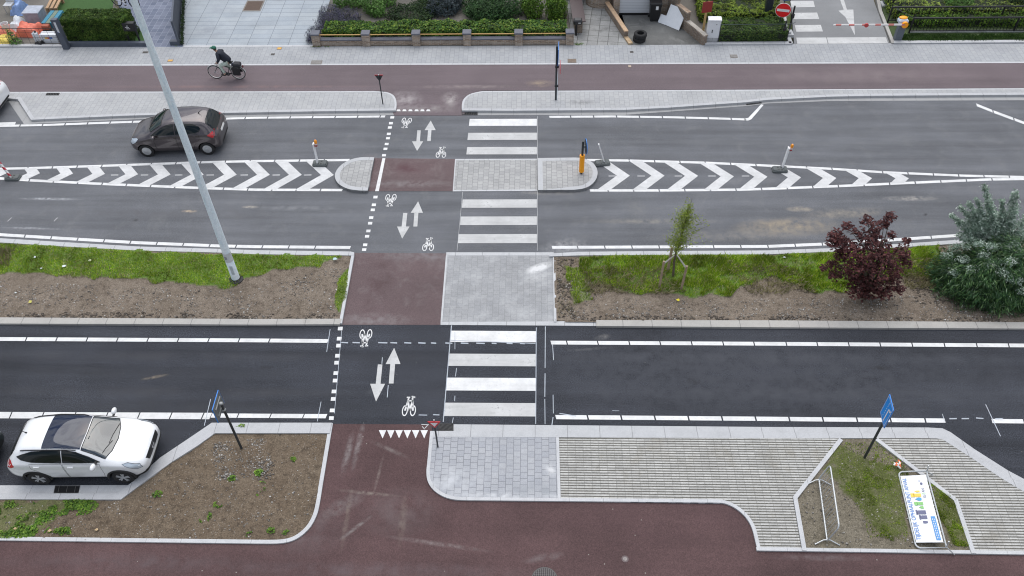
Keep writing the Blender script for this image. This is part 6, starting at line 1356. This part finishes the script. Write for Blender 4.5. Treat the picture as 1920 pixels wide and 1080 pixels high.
# stepped wall on the right of the drive
sw = T('stepped_wall', 'stepped brick wall descending along the right of the garage drive', 'wall', (0, 0, YZ))
for (u, v, h) in (((1317, 85), (1281, 55), .44), ((1284, 57), (1262, 40), .88), ((1264, 41), (1236, 18), 1.25)):
    a, b = P2(*u, YZ), P2(*v, YZ); mb = MB(); wall_box(mb, a, b, .22, 0, h, side=-1); o = mb.build('wall_step', BRICK_B, sw); mb = MB(); A = Vector(a); B = Vector(b); d = (B-A).normalized(); A2, B2 = A+d*.003, B-d*.003; wall_box(mb, A2, B2, .24, h+.002, h+.07, side=-1); mb.build('coping', BRICK_Y, o)
# tyres, bin, boards
q = P(1199, 80, YZ)
for k, lab in enumerate(('lower black car tyre of the stack on the garage drive', 'upper black car tyre of the stack on the garage drive')):
    MBt = MB(); MBt.lathe([(.17, .02), (.20, 0), (.28, .005), (.315, .04), (.315, .18), (.28, .215), (.20, .22), (.17, .20), (.17, .02)], 28)
    tag(MBt.build('tyre', TYRE, loc=(q.x+.03*k, q.y+.2-.03*k, YZ+.005+.225*k), smooth=40), lab, 'tyre', 'tyres stacked on the drive')
q = P(1226, 36, YZ); t = T('wheelie_bin', 'black wheeled refuse bin with a white sticker beside the garage door', 'bin', q)
mb = MB(); R0 = [(-.22, -.26), (.22, -.26), (.22, .26), (-.22, .26)]; R1 = [(-.27, -.33), (.27, -.33), (.27, .33), (-.27, .33)]
mb.add([(x, y, .06) for x, y in R0]+[(x, y, .95) for x, y in R1], [(3, 2, 1, 0), (4, 5, 6, 7), (0, 1, 5, 4), (1, 2, 6, 5), (2, 3, 7, 6), (3, 0, 4, 7)]); mb.build('bin_body', BLACK, t)
MB().cbox((0, 0, .99), (.60, .70, .08), .03).build('lid', BLACK, t); MB().box((.06, -.318, .78), (.13, .012, .2)).build('sticker', WHITE, t); MB().tube([(-.26, .30, .9), (.26, .30, .9)], .02, 6).build('handle', BLACK, t)
for s in (-1, 1): MB().lathe([(.10, -.03), (.10, .03)], 14, (s*.25, .26, .10), M3).build('wheel', BLACK, t)
BOARD = plain('white_board', (.72, .74, .77), .6, var=.06)
def leaning(name, label, base, w, h, rz, tilt, z0=YZ+.01):
    q = P(*base, z0); Mx = Matrix.Rotation(rz, 4, 'Z') @ Matrix.Rotation(tilt, 4, 'X'); mb = MB(); mb.box((0, 0, h/2), (w, .04, h)); o = mb.build(name, BOARD); o.matrix_world = Matrix.Translation(q) @ Mx; return tag(o, label, 'board', 'white boards leaning on the wall')
leaning('board', 'large white board leaning against the stepped brick wall', (1258, 51), .95, 1.0, rad(-42), rad(-30)); leaning('board', 'small white board leaning in front of the large one', (1240, 44), .40, .42, rad(-38), rad(-30))
# utility cabinet, red board on a stake
q = P(1334, 80, YZ); t = T('utility_cabinet', 'white street utility cabinet standing on a pale plinth', 'cabinet', q, rad(-3))
MB().cbox((0, .16, .13), (.56, .30, .26), .01).build('plinth', KERB_DIAG, t); MB().cbox((0, .16, .72), (.60, .34, .90), .015).build('cabinet_body', plain('cabinet_white', (.74, .75, .77), .5, var=.05), t); MB().cbox((0, .16, 1.19), (.64, .38, .05), .015).build('cabinet_roof', WHITE, t)
MB().box((0, -.012, .72), (.54, .006, .84)).build('door', plain('cabinet_door', (.70, .71, .73), .5, var=.05), t); MB().cbox((-.06, -.02, .62), (.04, .03, .16), .008).build('handle', BLACK, t); MB().box((.10, -.017, .98), (.06, .008, .05)).build('label_plate', plain('plate_grey', (.35, .35, .35), .5), t)
q = P(1317, 66, YZ); t = T('notice_board', 'red square board nailed to a wooden stake behind the cabinet', 'sign', q, rad(12))
MB().box((0, 0, .65), (.10, .05, 1.35)).build('stake', plain('fresh_wood', (.50, .34, .14), .8, var=.2), t); mb = MB(); mb.box((0, -.04, 1.52), (.50, .03, .56)); mb.build('board', plain('board_red', (.25, .022, .018), .6, var=.12), t)
# hedge behind wire fence, dark post, signs
hedge('hedge', 'rough green hedge behind a wire fence right of the white cabinet', 'hedge', P2(1346, 79, YZ), P2(1474, 78.5, YZ), 1.4, .55, YZ, 7800, .10, G_HEDGE, .5, a=.14)
hedge('hedge', 'low yellow green shrub bed behind the wire fence', 'hedge', P2(1312, 43, YZ), P2(1466, 43, YZ), 3.2, .52, YZ, 9500, .11, G_YEL, .5, a=.2, faces='tflr')
t = T('wire_fence', 'thin green wire fence with a top rail in front of the rough hedge', 'fence', P(1346, 80.5, YZ)); e = P(1474, 79.5, YZ)-P(1346, 80.5, YZ)
MB().tube([(0, 0, .98), (e.x, e.y, .98)], .016, 6).build('top_rail', plain('fence_green', (.03, .05, .045), .5), t); mb = MB()
for k in range(34): mb.tube([(e.x*k/33, e.y*k/33, .04), (e.x*k/33, e.y*k/33, .98)], .003, 3)
for k in range(9): mb.tube([(0, 0, .08+.11*k), (e.x, e.y, .08+.11*k)], .003, 3)
mb.build('mesh', DGREY, t)
for k in (0, 1): MB().tube([(e.x*k, e.y*k, 0), (e.x*k, e.y*k, 1.02)], .022, 7).build('post', DGREY, t)
q = P(1437, 38, YZ); t = T('dark_column', 'thick dark steel column standing in the shrub bed', 'column', q); MB().cbox((0, .1, 1.6), (.34, .3, 3.2), .04).build('column', plain('anthracite', (.022, .028, .04), .45, var=.15), t); MB().cbox((0, .1, .02), (.6, .5, .06), .02).build('base_plate', DGREY, t)
q = P(1454, 62, YZ); t = T('no_entry_sign', 'red round no entry sign with white bar at the car park entrance', 'sign', q)
MB().tube([(.10, .06, 0), (.10, .06, 2.6)], .03, 10).build('post', DGREY, t, smooth=40)
Md = Matrix.Rotation(rad(-14), 3, 'Z') @ Matrix.Rotation(rad(90), 3, 'X')
zc = 1.22
MB().lathe([(.37, -.010), (.37, .010)], 32, (.12, .0, zc), Md).build('rim', WHITE, t); MB().lathe([(.35, 0), (.35, .016)], 32, (.12, 0, zc), Md).build('disc', plain('no_entry_red', (.80, .012, .015), .4, var=.04), t)
mb = MB(); mb.box((.12, 0, zc), (.58, .044, .13), rad(-14)); mb.build('bar', WHITE, t)
MB().lathe([(.36, -.012), (.36, .012)], 30, (.12, .02, 2.05), Md).build('blue_disc', plain('old_blue', (.07, .11, .24), .5), t)
def gatepost(label, px, h, lean=(0, 0)):
    q = P(*px, YZ); t = T('gate_post', label, 'post', q, group='black gate posts at the car park entrance'); MB().tube([(0, 0, 0), (lean[0], lean[1], h)], .045, 8).build('post', BLACK, t); MB().cbox((lean[0]*.6, lean[1]*.6-.03, h*.6), (.16, .10, .20), .02).build('hinge_block', BLACK, t); MB().tube([(0, 0, h*.2), (.22, -.05, h*.35)], .02, 6).build('latch', plain('latch_grey', (.3, .3, .31), .4, .5), t)
gatepost('black gate post beside the wire fence end', (1466, 76), 1.05); gatepost('taller black gate post beside the car park kerb', (1480, 55), 1.25)
tag(MB().box((0, 0, .08), (.28, .5, .16)).box((-.05, -.1, .20), (.12, .12, .10)).build('concrete_block', KERB_DIAG, loc=P(1480, 66, YZ)), 'small concrete block beside the black gate posts', 'block')
# boom barrier
q = P(1683, 77, YZ); t = T('boom_barrier', 'grey boom barrier post with a yellow topped motor and red white arm', 'barrier', q)
MB().cbox((0, .1, .48), (.34, .30, .96), .03).build('cabinet', plain('barrier_grey', (.10, .12, .145), .5, var=.12), t); MB().cbox((-.02, .14, 1.03), (.46, .36, .16), .05).build('motor_hood', plain('hood_pale', (.50, .55, .63), .4), t); MB().ell((-.02, .2, 1.14), (.20, .14, .05), 14, 7).build('hood_top', YELLOW, t, smooth=True)
MB().lathe([(.0, -.10), (.13, -.10), (.15, -.05), (.15, .05), (.0, .06)], 20, (.02, -.12, .93), Matrix.Rotation(rad(90), 3, 'X')).build('hub', YELLOW, t, smooth=40)
qa = P(1690, 48, YZ+.93); qb = P(1562, 43.5, YZ+1.0); ln = (qb-q).x
def boomstripe():
    k = NT('boom_stripes'); s = k.sep(); f = k.math('LESS_THAN', k.math('FRACT', k.math('DIVIDE', k.math('ADD', s[0], 20), .62)), .42); return k.done(k.mix(f, (.74, .72, .70), (.62, .20, .18)), .5)
MB().box((ln/2, -.16, .965), (abs(ln), .045, .075)).build('arm', boomstripe(), t); MB().lathe([(.10, -.03), (.10, .03)], 18, (ln*.54, -.20, .965), Matrix.Rotation(rad(90), 3, 'X')).build('reflector', plain('reflector_red', (.5, .06, .06), .4), t)
# black fences and sliding gate, shrubs behind
def railfence(name, label, a, b, h, gap, r=.028, strut=False):
    A, B = P(*a, YZ), P(*b, YZ); t = T(name, label, 'fence', A); e = B-A; n = int(e.length/gap)
    MB().tube([(0, 0, h), (e.x, e.y, h)], .042, 8).build('top_rail', BLACK, t); MB().tube([(0, 0, .12), (e.x, e.y, .12)], .03, 6).build('bottom_rail', BLACK, t)
    mb = MB()
    for k in range(1, n): mb.tube([(e.x*k/n, e.y*k/n, .1), (e.x*k/n, e.y*k/n, h)], .015, 4)
    mb.build('bars', BLACK, t)
    for k in (0, .33, .66, 1): MB().cbox((e.x*k, e.y*k, h*.5), (.07, .07, h+.04), .01).build('post', BLACK, t)
    return t
railfence('metal_fence', 'long black railing behind the sliding gate', (1664, 42), (2300, 38), .82, .17)
t = railfence('sliding_gate', 'black barred sliding gate parked beside the boom barrier', (1704, 62), (2300, 58), .80, .16)
mb = MB(); e = P(2300, 58, YZ)-P(1704, 62, YZ); mb.box((e.x/2, e.y/2-.03, .05), (e.x, .05, .05)); mb.build('track', plain('track_pale', (.42, .43, .43), .6, .2, var=.5, scale=3), t); MB().tube([(0, 0, .80), (-.75, .55, 1.0)], .014, 6).build('strut', DGREY, t)
q = P(1662, 10, YZ); t = T('dark_column', 'dark steel column base on a pale foot at the car park kerb', 'column', q); MB().cbox((0, .1, 1.2), (.34, .34, 2.4), .03).build('column', SLATE, t); MB().cbox((0, .05, .05), (.55, .5, .12), .03).build('base_plate', KERB_DIAG, t)
tag(MB().tube([(0, 0, 0), (.05, 0, 1.6)], .05, 8).build('post', BLACK, loc=P(1668, 22, YZ)), 'slim black post where the railing meets the car park kerb', 'post')
grass('grass', 'mown grass strip in front of the sliding gate', [([(1690, 64), (2300, 60), (2300, 76), (1690, 80)], 1, 1)], YZ, 15000, .10, leafmat('leaf_lawn', [(0, (.02, .055, .012)), (.6, (.05, .11, .022)), (1, (.11, .19, .04))], amp=.4), seed=31, thr=-.6)
hedge('hedge', 'bright green shrub bed between the two black fences', 'hedge', P2(1690, 52, YZ), P2(2300, 48, YZ), .75, .42, YZ, 9000, .12, G_BRIGHT, .4, a=.18, faces='tflr')
hedge('hedge', 'yellow green ornamental grass bed behind the black railing', 'hedge', P2(1672, 36, YZ), P2(2300, 32, YZ), 3.6, .50, YZ, 16000, .15, G_YEL, .28, a=.25, faces='tflr')
for px, lab in (((1790, 22), 'dark green bush in the grass bed behind the railing, left'), ((1905, 18), 'dark green bush in the grass bed behind the railing, right')): shrub('bush', lab, 'shrub', px, YZ, [(0, 0, .4, .75, .6, .55, 1500)], .13, G_MID if px[0] < 1800 else G_DARK, .4, .3)
# left: hedge, dark low wall, letter boxes, slatted gate
hedge('hedge', 'dense dark green conifer hedge behind the slate wall at upper left', 'hedge', P2(130, 81, YZ), P2(249, 81, YZ), 1.05, 1.28, YZ, 17000, .10, G_HEDGE, .4, a=.11)
a, b = P2(127, 88, YZ), P2(282, 87.6, YZ); tag(wall_box(MB(), a, b, .22, 0, .20).build('low_wall', SLATE, loc=(0, 0, YZ)), 'low dark slate wall along the foot of the conifer hedge', 'wall')
q = P(254, 80, YZ); t = T('letter_box', 'black letter box cabinet on two legs beside the conifer hedge', 'letter box', q)
MB().cbox((0, 0, .90), (.58, .24, .42), .02).build('box', BLACK, t); mb = MB()
for x in (-.25, .25): MB().box((x, 0, .36), (.07, .07, .72)).build('leg', BLACK, t)
for x, z in ((-.05, .98), (-.12, .90), (-.02, .90), (-.08, .83), (.02, .83)): MB().box((x, -.123, z), (.08, .006, .03)).build('name_plate', plain('name_white', (.6, .6, .6), .5) if 'name_white' not in bpy.data.materials else bpy.data.materials['name_white'], t)
q = P(262, 76, YZ); o = struct('lawn', MB().sheet(PL([(248, 82), (275, 82), (268, 58), (240, 58)], YZ+.006), YZ+.006), plain('lawn_green', (.035, .09, .018), .9, var=.4, scale=30))
struct('lawn', MB().sheet(PL([(110, 25), (210, 25), (222, -60), (90, -60)], YZ+.006), YZ+.006), bpy.data.materials['lawn_green'])
a, b = P(337, 84, YZ), P(345, -60, YZ); t = T('slatted_gate', 'dark blue grey slatted gate panel along the right of the tiled drive', 'gate', a); e = b-a; M_SL = plain('slat_blue', (.062, .075, .105), .5, var=.15); n = 26
mb = MB(); wall_box(mb, (0, 0), (e.x, e.y), .035, .06, 1.25); mb.build('panel', plain('slat_dark', (.035, .042, .06), .6), t)
for k in range(n):
    c = Vector((e.x, e.y, 0))*((k+.5)/n); MB().box((c.x-.035, c.y, .66), (.03, e.length/n*.8, 1.18), atan2(e.y, e.x)-pi/2).build('slat', M_SL, t)
MB().box((e.x/2, e.y/2, 1.28), (.08, e.length, .05), atan2(e.y, e.x)-pi/2).build('top_rail', M_SL, t); MB().cbox((0, -.03, .65), (.10, .08, 1.32), .01).build('end_post', SLATE, t)
tag(MB().cbox((0, 0, .10), (.45, .22, .22), .02).build('low_wall', SLATE, loc=P(329, 83, YZ)), 'short slate block at the foot of the slatted gate', 'block')
hedge('ivy_strip', 'narrow strip of ivy between the slatted gate and light slabs', 'ivy', P2(339.5, 86, YZ), P2(346.5, -40, YZ), -.10, .25, YZ, 1500, .07, G_DARK, .6, a=.06) if False else None
mb = MB(); a, b = P(341, 86, YZ), P(347, -50, YZ); leaf_mesh(mb, [(a.lerp(b, RND.random())+Vector((RND.gauss(.02, .045), 0, RND.uniform(.02, .22)))-a, Vector((RND.uniform(-1, 1), RND.uniform(-1, 1), .6))) for _ in range(1900)], .075, .6); tag(mb.build('ivy_strip', G_DARK, loc=a, fixn=False), 'narrow strip of dark ivy between the slatted gate and light slabs', 'ivy')
weeds('weeds', 'small weeds in the joint by the gate and wall ends', [(336, 86, .18, .12, 90), (1090, 83, .5, .1, 160), (600, 88, .5, .05, 60)], YZ, G_BRIGHT, .05)
# parked bicycle at the top edge
f, r_ = P(262, 18, YZ), P(216, 10, YZ); d = f-r_
bicycle('bicycle', 'white framed bicycle parked on the dark tiles behind the conifer hedge', (f+r_)/2, atan2(d.y, d.x), plain('bike_white', (.66, .66, .66), .4), DGREY)
# slate gate pier and junk yard behind the wire fence
q = P(124, 93, .106); t = T('gate_pier', 'tall slate grey pier with an intercom panel at the pavement edge', 'pier', q)
MB().cbox((0, .12, .80), (.30, .24, 1.60), .015).build('pier', SLATE, t); MB().box((-.152, .12, 1.15), (.006, .18, .5)).build('side_label', plain('label_paper', (.55, .52, .42), .6, var=.4, scale=12), t); MB().box((.02, -.003, 1.2), (.10, .008, .55)).build('front_label', plain('label_white', (.62, .64, .66), .6, var=.2), t); MB().cbox((0, -.01, .95), (.05, .03, .05), .01).build('bell', plain('bell_blue', (.25, .3, .5), .4), t)
a = P(-300, 84.5, .17); b = P(113, 84.5, .17); t = T('mesh_fence', 'low black wire mesh fence in front of the cluttered yard', 'fence', a); L = (b-a).length
mb = MB()
for k in range(int(L/.36)+1): mb.tube([(k*.36, 0, 0), (k*.36, 0, .86)], .008, 4)
for z in (.12, .38, .64): mb.tube([(0, 0, z), (L, 0, z)], .007, 4)
mb.build('mesh', BLACK, t); MB().tube([(0, 0, .87), (L, 0, .87)], .014, 6).build('top_rail', BLACK, t)
for k in (0, .5, 1): MB().cbox((L*k, 0, .44), (.05, .05, .9), .01).build('post', BLACK, t)
def crumple(name, label, cat, px, size, m, seed, amp=.14):
    q = P(*px, YZ); R = random.Random(seed); n = 18; mb = MB(); vs = []
    for i in range(n+1):
        for j in range(n+1):
            x, y = (i/n-.5)*size[0], (j/n-.5)*size[1]; u = Vector((x*2.4+seed, y*2.4, seed)); k = max(0, 1-max(abs(i/n-.5), abs(j/n-.5))*2)
            z = size[2]*min(1, k*2.6)*(.75+.5*noise.noise(u))+amp*abs(noise.noise(u*2.2))*min(1, k*3)
            vs.append((x+.12*noise.noise(u*1.3+Vector((5, 0, 0))), y+.12*noise.noise(u*1.3+Vector((0, 7, 0))), max(.004, z)))
    mb.add(vs, [(i*(n+1)+j, (i+1)*(n+1)+j, (i+1)*(n+1)+j+1, i*(n+1)+j+1) for i in range(n) for j in range(n)]); o = mb.build(name, m, loc=q, smooth=30, fixn=False); return tag(o, label, cat)
crumple('tarpaulin', 'crumpled salmon orange tarpaulin heaped in the cluttered yard', 'tarpaulin', (58, 62), (1.35, .95, .50), plain('tarp_orange', (.66, .16, .10), .55, var=.15), 3)
crumple('tarpaulin', 'flat orange red sheet behind the white bucket', 'tarpaulin', (5, 58), (1.5, .8, .22), plain('tarp_red', (.60, .17, .11), .6, var=.2), 6)
crumple('plastic_sheet', 'yellow plastic sheet behind the mesh fence at far left', 'sheet', (5, 76), (1.1, .7, .22), plain('sheet_yellow', (.68, .52, .10), .6, var=.25), 9)
crumple('plastic_sheet', 'crumpled white plastic sack beside the orange tarpaulin', 'sack', (38, 50), (.60, 1.0, .42), plain('sack_white', (.60, .63, .66), .5, var=.15), 12)
crumple('plastic_sheet', 'blue translucent plastic wrap at the top left edge', 'sheet', (38, 22), (.7, .9, .62), plain('wrap_blue', (.22, .34, .60), .3, var=.3), 15)
q = P(14, 58, YZ); t = T('bucket', 'white bucket standing open in the cluttered yard', 'bucket', q); MB().lathe([(.15, .0), (.185, .42), (.20, .43), (.18, .43), (.145, .03), (.001, .03)], 22).build('bucket_body', plain('bucket_white', (.66, .68, .68), .5, var=.08), t, smooth=40); MB().tube([(.2*cos(a_), .02, .43-.12*sin(a_)) for a_ in [i*pi/10 for i in range(11)]], .006, 4).build('handle', RIM, t)
q = P(66, 44, YZ); t = T('storage_crate', 'grey plastic covered crate behind the orange tarpaulin', 'crate', q); MB().cbox((0, .3, .30), (.80, .75, .58), .03).build('crate_body', plain('crate_grey', (.30, .33, .38), .5, var=.25, scale=5), t); MB().cbox((0, .3, .61), (.86, .80, .05), .02).build('lid', plain('crate_lid', (.36, .39, .45), .5, var=.25, scale=5), t)
for k, (x, m_) in enumerate(((85, plain('panel_teal', (.03, .20, .30), .6, var=.25)), (93, plain('panel_green_grey', (.16, .21, .16), .8, var=.3)), (101, bpy.data.materials['panel_teal']))):
    q = P(x+3, 50, YZ); o = MB().box((0, .45, .16), (.20, 1.25, .30)).build('plank', m_, loc=q); tag(o, ('teal plank leftmost of the three beside the conifer hedge', 'weathered green plank between two teal planks', 'teal plank nearest the conifer hedge')[k], 'plank', 'planks stacked beside the hedge')
q = P(90, 64, YZ); t = T('brick_planter', 'terracotta coloured planter box in the cluttered yard', 'planter', q); MB().cbox((0, .1, .36), (.36, .26, .20), .03).build('planter_box', plain('terracotta', (.34, .085, .045), .7, var=.15), t); MB().box((0, .1, .13), (.34, .24, .25)).build('stand', DGREY, t)
q = P(96, 81.5, YZ); t = T('paint_carton', 'white carton printed with a row of coloured squares behind the mesh fence', 'carton', q)
MB().cbox((0, .18, .24), (.86, .34, .46), .01).build('carton_box', plain('carton_white', (.66, .68, .71), .6, var=.08), t)
for k, c_ in enumerate(((.75, .55, .05), (.75, .30, .04), (.60, .06, .05), (.06, .18, .55), (.04, .12, .40))): MB().box((-.16+.075*k, .0045, .30), (.07, .008, .09)).build('colour_square', plain('print_%s' % ('yellow orange red blue navy'.split()[k]) if k != 0 else 'print_sun', c_, .5), t)
q = P(70, 80, YZ); t = T('jerrycan', 'white plastic jerrycan beside the printed carton', 'jerrycan', q); MB().cbox((0, .12, .26), (.26, .22, .50), .05).build('can_body', plain('can_white', (.66, .69, .72), .4, var=.08), t); MB().lathe([(.05, .50), (.05, .58), (.001, .58)], 12, (.05, .12, 0)).build('cap', BLACK, t)
crumple('plastic_sheet', 'black plastic bag lying behind the mesh fence', 'bag', (73, 84), (.42, .3, .18), BLACK, 18)
shrub('weed_plant', 'scraggly green weed growing through the mesh fence', 'plant', (28, 81), YZ, [(0, 0, .30, .25, .22, .35, 220), (.15, -.1, .15, .35, .2, .2, 160), (-.15, .15, .5, .12, .12, .25, 70)], .09, G_MID, .45)
q = P(20, 26, YZ); t = T('garden_chair', 'white framed folding chair in the cluttered yard', 'chair', q)
MB().box((0, .2, .45), (.42, .42, .03)).build('seat', plain('chair_white', (.55, .56, .58), .5), t); MB().box((0, .42, .72), (.42, .03, .46)).build('backrest', bpy.data.materials['chair_white'], t)
for s in (-.2, .2):
    for yy in (.02, .4): MB().tube([(s, yy, 0), (s, yy, .45)], .016, 6).build('leg', RIM, t)
for k, x in enumerate((92, 100, 108)): q = P(x, 20, YZ); tag(MB().box((0, .4, .25), (.14, 1.3, .06), rad(8)).box((0, -.1, .11), (.12, .1, .22)).box((0, .8, .11), (.12, .1, .22)).build('timber', plain('timber', (.40, .26, .15), .8, var=.3) if 'timber' not in bpy.data.materials else bpy.data.materials['timber'], loc=q), ('brown timber board leftmost of three above the planks', 'brown timber board middle of three above the planks', 'brown timber board rightmost of three above the planks')[k], 'board', 'timber boards at the top edge')

# ------------------------------------------------------------------ camera, sky, sun
cam = bpy.data.cameras.new('camera'); co = bpy.data.objects.new('camera', cam); C.objects.link(co)
co.matrix_world = Matrix(((CR.x, CU.x, -CF.x, CP.x), (CR.y, CU.y, -CF.y, CP.y), (CR.z, CU.z, -CF.z, CP.z), (0, 0, 0, 1)))
cam.sensor_width = 36; cam.lens = 36*FL/1920; cam.clip_start = .5; cam.clip_end = 3000
SC.camera = co
SC.cycles.pixel_filter_type = 'BLACKMAN_HARRIS'; SC.cycles.filter_width = 1.1
SUN_EL, SUN_AZ = rad(62), rad(88)       # azimuth of the sun measured from +X towards +Y
w = bpy.data.worlds.new('World'); SC.world = w; w.use_nodes = True
nt = w.node_tree; bg = nt.nodes['Background']; sky = nt.nodes.new('ShaderNodeTexSky'); sky.sky_type = 'NISHITA'; sky.sun_disc = False
sky.sun_elevation = SUN_EL; sky.sun_rotation = rad(90)-SUN_AZ; sky.dust_density = 2; sky.altitude = 50
tc = nt.nodes.new('ShaderNodeTexCoord'); mp = nt.nodes.new('ShaderNodeMapping'); mp.inputs['Scale'].default_value = (1, 1, 2.2)
nt.links.new(tc.outputs['Generated'], mp.inputs[0])
no = nt.nodes.new('ShaderNodeTexNoise'); no.inputs['Scale'].default_value = 3.4; no.inputs['Detail'].default_value = 9; no.inputs['Roughness'].default_value = .6; no.inputs['Distortion'].default_value = .4
nt.links.new(mp.outputs[0], no.inputs['Vector'])
def mrange(src, a, b, c, d):
    k = nt.nodes.new('ShaderNodeMapRange'); nt.links.new(src, k.inputs[0])
    for i, q in enumerate((a, b, c, d)): k.inputs[i+1].default_value = q
    return k.outputs[0]
cr = nt.nodes.new('ShaderNodeValToRGB'); nt.links.new(no.outputs['Fac'], cr.inputs[0])
e = cr.color_ramp.elements; e[0].position = .47; e[0].color = (13, 13.6, 14.6, 1); e[1].position = .70; e[1].color = (5.0, 5.3, 5.8, 1)
mx = nt.nodes.new('ShaderNodeMix'); mx.data_type = 'RGBA'; nt.links.new(mrange(no.outputs['Fac'], .44, .54, 0, 1), mx.inputs['Factor'])
nt.links.new(sky.outputs[0], mx.inputs[6]); nt.links.new(cr.outputs[0], mx.inputs[7]); sz = nt.nodes.new('ShaderNodeSeparateXYZ'); nt.links.new(tc.outputs['Generated'], sz.inputs[0])
gm = nt.nodes.new('ShaderNodeVectorMath'); gm.operation = 'SCALE'; nt.links.new(mx.outputs[2], gm.inputs[0]); nt.links.new(mrange(sz.outputs[2], 0, 1, .35, 1.25), gm.inputs['Scale']); nt.links.new(gm.outputs[0], bg.inputs[0])   # overcast sky: brighter overhead than at the horizon
bg.inputs[1].default_value = .092
sun = bpy.data.lights.new('sun', 'SUN'); sun.energy = 1.5; sun.angle = rad(60); sun.color = (1, .97, .92)
so_ = bpy.data.objects.new('sun', sun); C.objects.link(so_)
so_.rotation_euler = Vector((cos(SUN_AZ)*cos(SUN_EL), sin(SUN_AZ)*cos(SUN_EL), sin(SUN_EL))).to_track_quat('Z', 'Y').to_euler()
vs = SC.view_settings; vs.view_transform = 'Standard'; vs.look = 'None'; vs.gamma = 1; vs.use_curve_mapping = False; vs.exposure = 0.42
